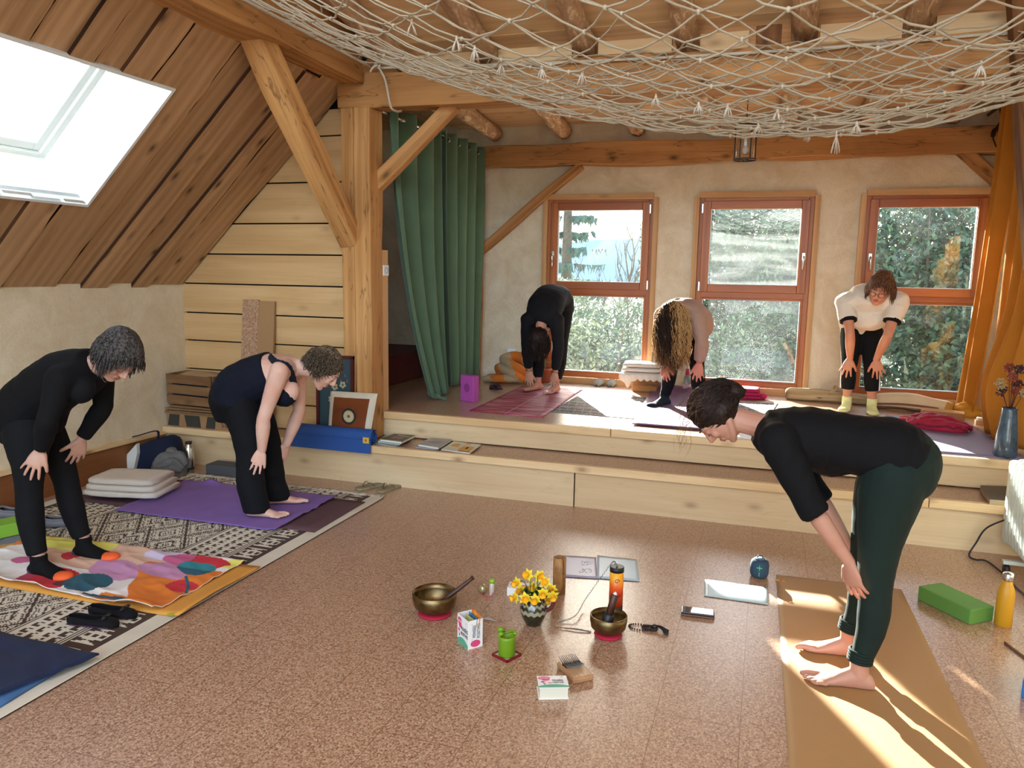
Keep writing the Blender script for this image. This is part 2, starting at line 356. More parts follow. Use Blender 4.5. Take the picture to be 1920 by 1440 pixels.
# ------------------------------------------------------------------ the shell
Y1, Z1, Y2, Z2, XL, YP, YW, XR = 5.085, .297, 5.453, .494, -4.71, 5.38, 7.7, 2.0
def struct(name, mb, m, parent=None, **k):
    o = mb.build(name, m, parent, **k)
    if parent is None: o['kind'] = 'structure'
    return o
struct('floor', MB().box((-1.3, 2.7, -.05), (6.9, 10.9, .1)), MT['cork'])
f2 = MB().box((-1.3, (Y2+8)/2, Z2-.02), (6.9, 8-Y2, .04)); struct('floor', f2, MT['cork'])
st = thing('step', 'wide two-board wooden step with a cork tread in front of the raised platform', 'step', (-1.37, Y1, 0))
MB().box((-1.37, (Y1+Y2)/2+.03, Z1-.03), (6.66, .44, .05)).build('tread', MT['cork'], st)
m = MB(); m.box((-2.95, Y1+.012, .125), (3.5, .024, .25), seg=1).box((.40, Y1+.012, .125), (3.18, .024, .25)); m.build('riser', MT['riser'], st)
m = MB(); m.box((-1.85, Y1-.006, Z1-.022), (6.19-.5, .045, .054)).box((1.5, Y1-.006, Z1-.022), (1.0, .045, .054)); m.build('nosing', MT['pine'], st, bev=.003)
ps = thing('platform_step', 'upper wooden step edging the raised platform under the windows', 'step', (-.4, Y2, Z1))
m = MB(); m.box((-.56, Y2+.012, (Z1+Z2)/2-.02), (5.12, .024, Z2-Z1-.05)); m.build('riser', MT['riser'], ps)
m = MB(); m.box((-1.94, Y2-.006, Z2-.024), (1.84, .045, .056)).box((.49, Y2-.006, Z2-.024), (3.01, .045, .056)); m.build('nosing', MT['pine'], ps, bev=.003)
# left wall, skirting
struct('wall_left', MB().box((XL-.1, 2.6, .74), (.2, 10.6, 1.5)), MT['plasterL'])
m = MB().box((XL+.012, 1.25, .117), (.024, 7.7, .235)); struct('baseboard_left', m, MT['skirt'])
m = MB().box((XL+.022, 1.25, .248), (.044, 7.7, .026)); struct('trim_1', m, MT['pine'], bev=.002)
# panelled wall at the foot of the slope
def xs(z): return XL+(z-1.48)/.936
zz = [.30, .51, .755, 1.0, 1.235, 1.48, 1.725, 1.97, 2.285, 2.63, 2.83]
pw = MB(); pf = Matrix(((1, 0, 0, 0), (0, 0, 1, YP), (0, 1, 0, 0), (0, 0, 0, 1)))
for i, (a, b) in enumerate(zip(zz, zz[1:])):
    b -= .012; x0a, x0b = (XL, XL) if b < 1.49 else (xs(a)+.01, xs(b)+.01); n0 = len(pw.g)
    q = random.uniform(-.003, .003)
    pw.prism([(x0a, a), (-3.10, a), (-3.10, b), (x0b, b)], .0+q, .03)
    pw.v[n0:] = [tuple(pf @ Vector(v)) for v in pw.v[n0:]]; o = random.uniform(-9, 9)
    pw.g[n0:] = [(v[0]+o, v[2]+o, v[1]) for v in pw.v[n0:]]
struct('wall_panel', pw, MT['panel'])
struct('wall_panel', MB().box((-3.9, YP+.06, 1.6), (1.62, .04, 2.6)), plain('dark_gap', '#070403', .95))
# window wall with three openings
WX = [(-2.165, -1.10), (-.665, .36), (.79, 1.79)]; WZ = (.545, 2.352)
m = MB(); xe = [-4.7]+[v for w in WX for v in w]+[XR+.1]
for i in range(0, len(xe), 2):
    a, b = xe[i], xe[i+1]; m.box(((a+b)/2, YW+.15, 1.55), (b-a, .3, 3.1), seg=1)
for a, b in WX:
    m.box(((a+b)/2, YW+.15, WZ[0]/2), (b-a, .3, WZ[0])); m.box(((a+b)/2, YW+.15, (WZ[1]+3.1)/2), (b-a, .3, 3.1-WZ[1]))
struct('wall_back', m, MT['plaster'])
struct('wall_right', MB().box((XR+.1, 2.7, 1.9), (.2, 10.6, 4.2)), MT['plaster'])
# window glass: clear, dusty, sun-struck specks
def glassmat(name, dust, streak=0, haze=.05):
    m, nt, b = newmat(name); out = nt.nodes['Material Output']
    tr = N(nt, 'ShaderNodeBsdfTransparent'); tr.inputs[0].default_value = (.93, .97, .98, 1)
    gl = N(nt, 'ShaderNodeBsdfGlossy'); gl.inputs['Roughness'].default_value = .02
    lw = N(nt, 'ShaderNodeLayerWeight'); pw_ = N(nt, 'ShaderNodeMath', operation='POWER'); pw_.inputs[1].default_value = 5; lw.inputs[0].default_value = .5; nt.links.new(lw.outputs['Facing'], pw_.inputs[0]); fm = N(nt, 'ShaderNodeMath', operation='MULTIPLY_ADD'); fm.inputs[1].default_value = .9; fm.inputs[2].default_value = .045; nt.links.new(pw_.outputs[0], fm.inputs[0])
    mx = nt.nodes.new('ShaderNodeMixShader'); nt.links.new(fm.outputs[0], mx.inputs[0]); nt.links.new(tr.outputs[0], mx.inputs[1]); nt.links.new(gl.outputs[0], mx.inputs[2])
    tl = N(nt, 'ShaderNodeBsdfTranslucent'); tl.inputs[0].default_value = (.9, .95, 1, 1)
    co = coords(nt); v = N(nt, 'ShaderNodeTexVoronoi'); v.inputs['Scale'].default_value = 85; nt.links.new(co, v.inputs[0])
    n = N(nt, 'ShaderNodeTexNoise', i_Scale=7, i_Detail=4); nt.links.new(co, n.inputs[0])
    s1 = ramp(nt, v.outputs['Distance'], [(.12, (1,)*3), (.3, (0,)*3)]).outputs[0]; s2 = ramp(nt, n.outputs[0], [(.4, (.1,)*3), (.62, (1,)*3)]).outputs[0]
    f = mix(nt, 1, s1, s2, 'MULTIPLY'); md = N(nt, 'ShaderNodeMath', operation='MULTIPLY_ADD'); md.inputs[1].default_value = dust; md.inputs[2].default_value = haze; nt.links.new(f, md.inputs[0]); f = md.outputs[0]
    if streak:
        w = N(nt, 'ShaderNodeTexNoise', i_Scale=1, i_Detail=4, i_Distortion=1.2); nt.links.new(coords(nt, scale=(1.2, 3, 9)), w.inputs[0])
        s3 = ramp(nt, w.outputs[0], [(.45, (0,)*3), (.62, (streak,)*3)]).outputs[0]; ad = N(nt, 'ShaderNodeMath', operation='ADD', use_clamp=True); nt.links.new(s3, ad.inputs[0]); nt.links.new(f, ad.inputs[1]); f = ad.outputs[0]
    m2 = nt.nodes.new('ShaderNodeMixShader'); nt.links.new(f, m2.inputs[0]); nt.links.new(mx.outputs[0], m2.inputs[1]); nt.links.new(tl.outputs[0], m2.inputs[2]); nt.links.new(m2.outputs[0], out.inputs[0]); return m
G1 = glassmat('window_glass', .02, 0, .002); G2 = glassmat('streaked_glass', .03, .014, .003); G3 = glassmat('dusty_glass', .11, 0, .006); G4 = glassmat('light_dust_glass', .05, 0, .003)
seal = plain('glazing_seal', '#d8e8ee', .5)
def rect_frame(m, x0, x1, z0, z1, w, y0, y1, wb=None):
    wb = wb or w; yc, d = (y0+y1)/2, y1-y0
    m.box((x0+w/2, yc, (z0+z1)/2), (w, d, z1-z0)); m.box((x1-w/2, yc, (z0+z1)/2), (w, d, z1-z0))
    m.box(((x0+x1)/2, yc, z0+wb/2), (x1-x0-2*w, d, wb)); m.box(((x0+x1)/2, yc, z1-w/2), (x1-x0-2*w, d, w))
def window(k, x0, x1, hside, gu, glw):
    z0, z1 = WZ[0]+.008, WZ[1]-.008; t0, t1 = 1.405, 1.47
    w = bpy.data.objects.new('window_%d' % k, None); C.objects.link(w); w.location = (x0, YW, z0); MW[w.name] = Matrix.Translation((x0, YW, z0)); w['kind'] = 'structure'
    m = MB(); rect_frame(m, x0, x1, z0, z1, .048, YW+.012, YW+.09); m.box(((x0+x1)/2, YW+.051, (t0+t1)/2), (x1-x0-.09, .078, t1-t0)); m.build('window_frame', MT['frame'], w, bev=.004)
    m = MB(); rect_frame(m, x0+.034, x1-.034, t1-.012, z1-.03, .074, YW-.006, YW+.06); m.build('sash', MT['frame'], w, bev=.005)
    m = MB(); rect_frame(m, x0+.046, x1-.046, z0+.044, t0+.002, .02, YW+.02, YW+.07); m.build('glazing_bead', MT['frame'], w, bev=.004)
    m = MB(); rect_frame(m, x0+.106, x1-.106, t1+.06, z1-.102, .007, YW+.015, YW+.05); rect_frame(m, x0+.064, x1-.064, z0+.062, t0-.016, .007, YW+.03, YW+.06); m.build('seal', seal, w)
    MB().box(((x0+x1)/2, YW+.04, (t1+.06+z1-.102)/2), (x1-x0-.2, .008, z1-.1-t1-.056)).build('pane', gu, w)
    MB().box(((x0+x1)/2, YW+.05, (z0+.06+t0-.014)/2), (x1-x0-.12, .008, t0-z0-.07)).build('pane', glw, w)
    hx = x0+.066 if hside < 0 else x1-.066; m = MB(); m.box((hx, YW-.012, 1.80), (.026, .012, .065)); m.tube([(hx, YW-.018, 1.80), (hx, YW-.05, 1.80), (hx, YW-.055, 1.785), (hx, YW-.055, 1.68)], .009, 8); m.build('handle', MT['steel'], w)
    ox = x1-.03 if hside < 0 else x0+.03
    for hz in (t1+.04, z1-.1): MB().box((ox, YW-.012, hz), (.012, .02, .085)).build('hinge', MT['steel'], w)
    m = MB(); m.box((x0-.024, YW-.012, (z0+z1)/2-.02), (.048, .04, z1-z0+.06)); m.box((x1+.024, YW-.012, (z0+z1)/2-.02), (.048, .04, z1-z0+.06)); m.box(((x0+x1)/2, YW-.014, z1+.026), (x1-x0, .044, .052)); m.build('casing', MT['trim'], w, bev=.002)
    MB().box(((x0+x1)/2, YW-.01, (Z2+z0)/2), (x1-x0+.1, .04, z0-Z2)).build('sill_board', MT['trim'], w, bev=.002)
window(1, *WX[0], -1, G1, G4); window(2, *WX[1], 1, G2, G3); window(3, *WX[2], -1, G4, G4)
# sloping plank ceiling with roof window
sd_ = Vector((.730, 0, .683)).normalized(); nn_ = Vector((sd_.z, 0, -sd_.x)); E0 = Vector((XL, 0, 1.48))
def slope(s, y, d): return E0+sd_*s+Vector((0, y, 0))+nn_*d
SY0, SY1, SS0, SS1 = 2.70, 3.90, .772, 1.725
yb = [-2.5, -2.05, -1.62, -1.2, -.78, -.4, .03, .45, .9, 1.3, 1.72, 2.12, 2.54, 2.96, 3.34, 3.73, 4.15, 4.59, 4.99, 5.37]
pm = MB()
def plank(y0, y1, s0, s1, d, th=.024, wave=(1, 1), seed=0):
    n = max(2, int((s1-s0)/.07)); rows = []; gs = []; off = seed*3.3
    for k in range(n+1):
        s = s0+(s1-s0)*k/n
        a = y0+wave[0]*(.022*noise.noise(Vector((s*1.6, seed*5.1, 0)))+.008*noise.noise(Vector((s*7, seed*5.1, 3)))); b = y1+wave[1]*(.022*noise.noise(Vector((s*1.6, seed*5.1+50, 0)))+.008*noise.noise(Vector((s*7, seed*9.1, 3))))
        rows.append([slope(s, a, d), slope(s, b, d), slope(s, b, d-th), slope(s, a, d-th)]); gs += [(s+off, a, off), (s+off, b, off), (s+off, b, off+.02), (s+off, a, off+.02)]
    vs = [p for r in rows for p in r]; fs = [(4*k+i, 4*k+(i+1) % 4, 4*k+4+(i+1) % 4, 4*k+4+i) for k in range(n) for i in range(4)]+[(3, 2, 1, 0), (4*n, 4*n+1, 4*n+2, 4*n+3)]
    k0 = len(pm.f); pm.add(vs, fs, gs)
    for q_ in range(n): pm.m[k0+4*q_+1] = pm.m[k0+4*q_+3] = 1
for i, (a, b) in enumerate(zip(yb, yb[1:])):
    m_ = a+(b-a)*(.62 if i % 2 else .5); e0 = random.uniform(-.03, .0)
    segs = [(a+.012, m_, .004, (1, 0)), (m_-.02, b-.012, .028, (.4, 1))] if i % 3 else [(a+.01, b-.014, .02, (1, 1))]
    for j, (p, q, d, wv) in enumerate(segs):
        cuts = [(p, q, True)] if (q <= SY0 or p >= SY1) else ([(p, SY0, True)] if p < SY0 else [])+[(max(p, SY0), min(q, SY1), False)]+([(SY1, q, True)] if q > SY1 else [])
        for (u, v, full) in cuts:
            sd = i*2+j
            if full: plank(u, v, e0-.02*j, 2.19+random.uniform(-.03, .02), d, seed=sd, wave=(wv[0] if u == p else 0, wv[1] if v == q else 0))
            else: plank(u, v, e0-.02*j, SS0, d, seed=sd, wave=(wv[0] if u == p else 0, wv[1] if v == q else 0)); plank(u, v, SS1, 2.19, d, seed=sd, wave=(wv[0] if u == p else 0, wv[1] if v == q else 0))
struct('ceiling', pm, [MT['plank'], wood('waney_edge', '#2c1a10', '#5a3a22', 1, 0, .9)])
bk = MB()
for (y0, y1, s0, s1) in ((-2.6, SY0, -.2, 2.5), (SY1, 5.4, -.2, 2.5), (SY0, SY1, -.2, SS0), (SY0, SY1, SS1, 2.5)):
    bk.add([slope(s, y, d) for d in (-.03, -.06) for s, y in ((s0, y0), (s1, y0), (s1, y1), (s0, y1))], [(0, 1, 2, 3), (7, 6, 5, 4), (0, 4, 5, 1), (1, 5, 6, 2), (2, 6, 7, 3), (3, 7, 4, 0)])
struct('ceiling', bk, plain('roof_felt', '#2a1c12', .9))
w4 = bpy.data.objects.new('window_4', None); C.objects.link(w4); w4.location = slope(1.2, 3.3, 0); MW[w4.name] = Matrix.Translation(w4.location); w4['kind'] = 'structure'
shm = MB(); A = [(SS0, SY0), (SS1, SY0), (SS1, SY1), (SS0, SY1)]; B = [(SS0, SY0), (SS1-.04, SY0), (SS1-.04, SY1-.05), (SS0, SY1-.05)]
ra = [slope(s, y, .03) for s, y in A]; rb = [slope(s, y, -.36) for s, y in B]; ra2 = [slope(s+(.02 if s > 1 else -.02), y+(.02 if y > 3.3 else -.02), .03) for s, y in A]; rb2 = [slope(s+(.02 if s > 1 else -.02), y+(.02 if y > 3.3 else -.02), -.36) for s, y in B]
shm.add(ra+rb+ra2+rb2, [f for i in range(4) for j in [(i+1) % 4] for f in ((i, j, 4+j, 4+i), (8+j, 8+i, 12+i, 12+j), (j, i, 8+i, 8+j), (4+i, 4+j, 12+j, 12+i))]); shm.build('lining', MT['white'], w4)
def slopeframe(m, s0, s1, y0, y1, w, d0, d1):
    for (a, b, c, e) in ((s0, s1, y0, y0+w), (s0, s1, y1-w, y1), (s0, s0+w, y0+w, y1-w), (s1-w, s1, y0+w, y1-w)):
        m.add([slope(s, y, d) for d in (d0, d1) for s, y in ((a, c), (b, c), (b, e), (a, e))], [(0, 1, 2, 3), (7, 6, 5, 4), (0, 4, 5, 1), (1, 5, 6, 2), (2, 6, 7, 3), (3, 7, 4, 0)])
m = MB(); slopeframe(m, SS0-.02, SS1-.02, SY0, SY1-.05, .05, -.36, -.44); m.build('window_frame', MT['white'], w4, bev=.003)
m = MB(); slopeframe(m, SS0+.035, SS1-.075, SY0+.045, SY1-.095, .055, -.38, -.45); m.build('sash', MT['white'], w4, bev=.004)
m = MB(); m.add([slope(s, y, d) for d in (-.41, -.416) for s, y in ((SS0+.08, SY0+.08), (SS1-.11, SY0+.08), (SS1-.11, SY1-.14), (SS0+.08, SY1-.14))], [(0, 1, 2, 3), (7, 6, 5, 4), (0, 4, 5, 1), (1, 5, 6, 2), (2, 6, 7, 3), (3, 7, 4, 0)]); m.build('pane', G1, w4)
# main ceiling boards (run across the room), kinked over the tie beam
def zc(y): return 3.075+(YW-y)*.065 if y > 5.3 else 3.231+(5.3-y)*.245
cm = MB()
def cboards(ya, yb_, w):
    y = ya
    while y > yb_:
        y2 = max(y-w*random.uniform(.85, 1.15), yb_); a, b = Vector((-.5, y, zc(y))), Vector((-.5, y2+.004, zc(y2))); mid = (a+b)/2+Vector((0, 0, .012+random.uniform(-.003, .003))); dr = (b-a)
        ax = Matrix.Rotation(math.atan2(-(b.z-a.z), (a.y-b.y)), 3, 'X')
        L = random.uniform(2, 3); x = -3.15
        cm.box(mid, (5.3, dr.length, .024), rot=ax); y = y2
cboards(YW+.1, 5.3, .21); cboards(5.3, -2.6, .24)
struct('ceiling', cm, MT['ceil'])
struct('wall_left', MB().box((-3.2, 1.4, 4.25), (.06, 8, 2.1)), MT['panel'])
# ------------------------------------------------------------------ timbers
def timber(name, label, p0, p1, w, h, mt, up=(0, 0, 1), seg=24, wob=.012, seed=0, cat='beam', group=None, bev=.008):
    c = (Vector(p0)+Vector(p1))/2
    o = MB().bar(p0, p1, w, h, up, seg=seg, wob=wob, seed=seed).build(name, MT[mt], None, at=c, bev=bev); return tag(o, label, cat, group)
timber('purlin_beam', 'massive hewn wooden beam along the top of the sloping plank ceiling', (-3.01, -2.5, 3.13), (-3.01, 5.22, 3.13), .24, .34, 'beam', seed=1, seg=50, wob=.02)
timber('tie_beam', 'long wooden beam across the room above the platform edge, carried by the post', (-3.12, 5.37, 2.905), (1.98, 5.37, 2.905), .25, .235, 'beam', seed=2, seg=40, wob=.018)
po = thing('timber_post', 'thick cracked wooden post at the left end of the platform step', 'post', (-2.97, 5.3, Z1))
MB().box((-3.034, 5.33, (Z1+2.79)/2), (.1, .19, 2.79-Z1), seg=20, wob=.01, seed=3).build('half_post', MT['post'], po, bev=.006)
MB().box((-2.912, 5.33, (Z1+2.79)/2), (.135, .2, 2.79-Z1), seg=20, wob=.012, seed=4).build('main_post', MT['post'], po, bev=.008)
bp_ = thing('switch_board', 'planed upright board beside the post with a white switch on it', 'board', (-2.88, 5.48, Z2))
MB().box((-2.88, 5.485, (Z2+1.765)/2), (.05, .1, 1.765-Z2)).build('board', MT['trim'], bp_, bev=.003)
q = onx(723, 507, -2.852)
MB().box((-2.852, q.y, q.z), (.012, .082, .082)).build('switch_plate', MT['white'], bp_, bev=.002)
MB().tube([(-2.844, q.y+.024*math.cos(a), q.z+.024*math.sin(a)) for a in [i*math.pi/8 for i in range(16)]], .0018, 5, closed=True).build('switch_ring', plain('grey_plastic', '#8c8c8c', .4), bp_)
timber('brace', 'curved diagonal wooden brace from the hewn beam down to the cracked post', (-3.03, 4.12, 3.05), (-3.03, 5.28, 1.82), .135, .16, 'post', up=(1, 0, 0), seed=5, wob=.02, cat='brace')
timber('brace', 'short slanted brace crossing in front of the green curtain', ony(700, 352, 5.4), ony(853, 196, 5.4), .1, .1, 'post', up=(0, 1, 0), seed=6, cat='brace')
timber('wall_plate_beam', 'rough cracked beam along the top of the window wall', (-2.95, 7.64, 2.772), (1.98, 7.64, 2.772), .16, .215, 'beam', seed=7, seg=40, wob=.03)
timber('brace', 'slanted brace set into the plaster left of the first window', ony(893, 478, 7.66), ony(1090, 310, 7.66), .08, .1, 'beam', up=(0, 1, 0), seed=8, cat='brace')
timber('brace', 'short slanted brace set into the plaster above the third window', ony(1800, 280, 7.66), ony(1920, 385, 7.66), .08, .11, 'beam', up=(0, 1, 0), seed=9, cat='brace')
timber('wall_post', 'thin upright timber at the left edge of the window wall behind the green curtain', (-2.9, 7.66, Z2), (-2.9, 7.66, 2.68), .07, .08, 'beam', up=(0, 1, 0), seed=10, cat='post')
timber('leaning_timber', 'dark leaning timber at the edge of the mustard curtain', ony(1912, -30, 5.12), ony(1943, 520, 5.12), .12, .1, 'darkbeam', up=(0, 1, 0), seed=11, cat='post')
for i, lx in enumerate([-2.70, -1.98, -1.27, -.6, .1, .76, 1.42]):
    pts = []; rr = []
    yy = [7.62, 7.3, 6.9, 6.4, 5.9, 5.4, 5.0, 4.4, 3.6, 2.8, 2.0, 1.2]
    for k, y in enumerate(yy):
        pts.append((lx+.05*noise.noise(Vector((y*.6, i*9, 0)))+(.10*max(0, (7-y))**1.1*.1 if i == 6 else 0), y, zc(y)-.085+.02*noise.noise(Vector((y*.8, i*9, 5))))); rr.append(.078+.012*noise.noise(Vector((y*1.3, i*4, 2))))
    P = smooth(pts, 4); rad = np.interp(np.linspace(0, 1, len(P)), np.linspace(0, 1, len(rr)), rr)
    o = MB().tube(P, list(rad), 14, nz=.16).build('log_rafter', MT['log'], None, at=P[10])
    tag(o, ['debarked log rafter at the far left, above the green curtain', 'second debarked log rafter counted from the green curtain', 'third debarked log rafter counted from the green curtain', 'fourth debarked log rafter, left of the hanging lantern', 'fifth debarked log rafter, just right of the hanging lantern', 'sixth debarked log rafter, second from the mustard curtain', 'crooked debarked log rafter next to the mustard curtain'][i], 'rafter', 'debarked log rafters under the ceiling')
xsn = [-2.86, -2.62, -2.06, -1.9, -1.35, -1.19, -.68, -.52, -.1, .02, .2, .68, .84, 1.34, 1.5, 1.98]
for k, (a, b) in enumerate([(-2.62, -2.06), (-1.9, -1.35), (-1.19, -.68), (-.52, -.2), (.2, .68), (.84, 1.34), (1.52, 1.96)]):
    o = MB().box(((a+b)/2, 5.36, 3.085), (b-a-.02, .04, .125)).build('blocking_board', MT['pine'], None, at=((a+b)/2, 5.36, 3.085), bev=.002)
    tag(o, 'pale board on the tie beam between '+['the first and second log rafters', 'the second and third log rafters', 'the third and fourth log rafters', 'the fourth log rafter and the dark beam end', 'the fifth and sixth log rafters', 'the sixth and seventh log rafters', 'the last log rafter and the wall'][k], 'board', 'pale blocking boards on the tie beam')
o = MB().box((-.09, 5.33, 3.07), (.15, .16, .15)).build('beam_end', MT['darkbeam'], None, at=(-.09, 5.33, 3.07), bev=.006); tag(o, 'dark squared beam end resting on the tie beam', 'beam')
o = MB().box((-1.2, 7.74, 2.98), (6.2, .06, .22)).build('wall_back', MT['plaster'], None); o['kind'] = 'structure'
# ------------------------------------------------------------------ outdoors
ground = MB(); 
def gz(x, y): return -1.6+.5*noise.noise(Vector((x*.05, y*.05, 0)))+(max(0, y-30)*.02)
ground.grid(lambda u, v: (-90+180*u, 8.6+110*v*v, gz(-90+180*u, 8.6+110*v*v)), 40, 30)
tag(struct('ground_outside', ground, plain('frosty_grass', '#b9b8a0', .9, var=.3, bs=1.5)), kind='structure')
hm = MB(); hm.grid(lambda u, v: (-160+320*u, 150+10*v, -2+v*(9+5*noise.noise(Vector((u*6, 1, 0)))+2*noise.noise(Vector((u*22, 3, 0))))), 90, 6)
tag(struct('hills_outside', hm, plain('hazy_hills', '#ccd8de', .95, var=.08, bs=.15)), kind='structure')  # distance haze and snow are put into the pale hill colour
leafm = plain('evergreen_leaf', '#3f6048', .6, var=.4, bs=2); leaf2 = plain('spruce_needles', '#3f6058', .7, var=.3, bs=2); leaf3 = plain('winter_shrub_leaf', '#6f8272', .6, var=.3, bs=3); barkm = plain('grey_bark', '#5d5348', .9, bmp=.4, bs=20, var=.2)
def bare_tree(label, base, h, seed, lean=(0, 0)):
    rs = random.Random(seed); t = thing('bare_tree', label, 'tree', base, 0, 'leafless trees outside'); m = MB(); n = [0]
    def br(p, d, L, r, dep):
        pts = [p]; q = Vector(p); d = Vector(d)
        for k in range(4):
            d = (d+Vector((rs.uniform(-.22, .22), rs.uniform(-.22, .22), rs.uniform(-.02, .2)))).normalized(); q = q+d*L/4; pts.append(q)
        m.tube(pts, [r, r*.85, r*.72, r*.6, r*.48], 5 if dep else 7, cap=False)
        if dep > 3 or n[0] > 500: return
        for k in range(4 if dep < 2 else 3):
            n[0] += 1; j = rs.choice((2, 3, 4)); a = rs.uniform(0, 6.28); e = Vector((math.cos(a), math.sin(a), rs.uniform(.2, 1.0))).normalized(); br(pts[j], (d*.7+e*.8).normalized(), L*rs.uniform(.5, .72), r*.5, dep+1)
    b = Vector(base); br(b, Vector((lean[0], lean[1], 1)).normalized(), h*.5, .035+h*.012, 0); m.build('trunk', barkm, t); return t
def leafcloud(m, c, r, n, size, rs, shell=.35):
    vs = []; fs = []
    for i in range(n):
        d = Vector((rs.gauss(0, 1), rs.gauss(0, 1), rs.gauss(0, 1))).normalized(); k = rs.uniform(shell, 1)**.5; p = Vector(c)+Vector((d.x*r[0]*k, d.y*r[1]*k, d.z*r[2]*k))
        a = Vector((rs.uniform(-1, 1), rs.uniform(-1, 1), rs.uniform(-1, 1))).normalized(); b = a.cross(Vector((rs.uniform(-1, 1), rs.uniform(-1, 1), rs.uniform(-1, 1)))).normalized(); s = size*rs.uniform(.6, 1.3); k = len(vs)
        vs += [p-a*s, p-b*s*.45, p+a*s, p+b*s*.45]; fs.append((k, k+1, k+2, k+3))
    m.add(vs, fs)
def shrub(name, label, base, r, n, size, mt, seed, cat='shrub', group='evergreen shrubs outside the windows', blobs=6):
    rs = random.Random(seed); t = thing(name, label, cat, base, 0, group); m = MB(); b = Vector(base); tm = MB()
    for i in range(blobs):
        c = b+Vector((rs.uniform(-.6, .6)*r[0], rs.uniform(-.6, .6)*r[1], r[2]*rs.uniform(.35, 1.55))); leafcloud(m, c, (r[0]*.6, r[1]*.6, r[2]*.42), n//blobs, size, rs)
        tm.tube(smooth([b+Vector((rs.uniform(-.1, .1), 0, 0)), (b+c)/2+Vector((rs.uniform(-.2, .2), 0, 0)), c+Vector((0, 0, r[2]*.4))], 3), [.03]*3+[.02]*3+[.012], 5)
    m.build('foliage', mt, t); tm.build('stem', barkm, t); return t
def spruce(label, base, h, seed):
    rs = random.Random(seed); t = thing('spruce_tree', label, 'tree', base, 0); b = Vector(base); MB().tube([b, b+Vector((0, 0, h))], [.2, .03], 8).build('trunk', barkm, t); m = MB(); z = .12*h
    vs = []; fs = []
    while z < h*.98:
        L = (h-z)*.16+.25; nb = 8
        for i in range(nb):
            a = rs.uniform(0, 6.28); d = Vector((math.cos(a), math.sin(a), -.12))
            for k in range(int(L*22)):
                f = rs.uniform(.05, 1); p = b+Vector((0, 0, z))+d*L*f+Vector((0, 0, -.25*f*L*.3+.15*f*f*L)); s = .13*rs.uniform(.5, 1.2); dn = Vector((rs.uniform(-.6, .6), rs.uniform(-.6, .6), -1)).normalized(); sd = Vector((-d.y, d.x, rs.uniform(-.3, .3))).normalized(); q = len(vs)
                vs += [p-sd*s*.5, p+sd*s*.5, p+dn*s*1.8]; fs.append((q, q+1, q+2))
        z += h*.045
    m.add(vs, fs); m.build('foliage', leaf2, t)
spruce('tall spruce with hanging branches seen through the left side of the first window', (ony(1062, 500, 19).x, 19, -1.4), 8.5, 3)
bare_tree('leafless tree with an upright fork, seen through the middle of the first window', (ony(1125, 500, 17).x, 17, -1.5), 4.4, 5, (.15, 0))
bare_tree('spreading leafless tree seen through the right side of the first window', (ony(1185, 500, 15).x, 15, -1.5), 3.6, 8)
bare_tree('leafless tree seen through the second window', (ony(1400, 500, 16).x, 16, -1.5), 6.2, 11)
bare_tree('leafless tree with pale branches seen through the third window', (ony(1745, 500, 13).x, 13, -1.5), 6.5, 14)
bare_tree('leafless tree seen at the edge of the roof window', (-9.5, 5.6, 1.5), 6.5, 17)
shrub('garden_shrub', 'pale leafy shrub behind the lower left part of the first window', (ony(1085, 620, 11).x, 11.2, -1.5), (1.1, .7, 1.6), 20000, .04, leaf3, 21, blobs=16)
shrub('garden_shrub', 'pale leafy shrub behind the lower right part of the first window', (ony(1190, 620, 11.5).x, 11.8, -1.5), (1.1, .7, 1.5), 20000, .04, leaf3, 22, blobs=16)
shrub('garden_shrub', 'dense evergreen shrub filling the lower pane of the second window', (ony(1380, 620, 11).x, 11.2, -1.5), (1.2, .8, 1.5), 22000, .046, leafm, 23, blobs=14)
shrub('garden_shrub', 'tall evergreen rising behind the left of the second window', (ony(1400, 450, 13.2).x, 13.2, -1.5), (1.5, .8, 2.9), 26000, .05, leafm, 24, blobs=18)
shrub('garden_shrub', 'tall evergreen rising behind the pillar between second and third windows', (ony(1560, 450, 12).x, 12.4, -1.5), (1.4, .9, 2.5), 24000, .05, leafm, 25, blobs=16)
shrub('garden_shrub', 'dense evergreen filling the third window', (ony(1740, 480, 11.5).x, 11.6, -1.5), (1.5, .9, 2.6), 30000, .048, leafm, 26, blobs=20)
shrub('garden_shrub', 'dense evergreen behind the mustard curtain', (ony(1900, 480, 12).x, 12.0, -1.5), (1.5, .9, 2.2), 12000, .05, leafm, 27, blobs=10)
# ------------------------------------------------------------------ people
def skinmat(name, col):
    m, nt, b = newmat(name); col = hexc(col); co = coords(nt)
    n = N(nt, 'ShaderNodeTexNoise', i_Scale=9, i_Detail=4); nt.links.new(co, n.inputs[0]); n2 = N(nt, 'ShaderNodeTexNoise', i_Scale=260, i_Detail=2); nt.links.new(co, n2.inputs[0])
    nt.links.new(ramp(nt, n.outputs[0], [(.35, (col[0]*.93, col[1]*.8, col[2]*.76)), (.65, col)]).outputs[0], b.inputs[0])
    b.inputs['Roughness'].default_value = .5; b.inputs['Specular IOR Level'].default_value = .35; b.inputs['Subsurface Weight'].default_value = .12; b.inputs['Subsurface Radius'].default_value = (.02, .008, .004)
    bump(nt, b, n2.outputs[0], .12, .001); return m
SK = skinmat('skin', '#c9a08c'); SKL = skinmat('fair_skin', '#dcb4a2'); SKR = skinmat('warm_skin', '#c0907a'); LIP = plain('lips', '#a85a50', .45); NAIL = plain('nail', '#e2b3a2', .3)
DG, DL = Vector((0, 0, -1)), Vector((0, 0, 1))
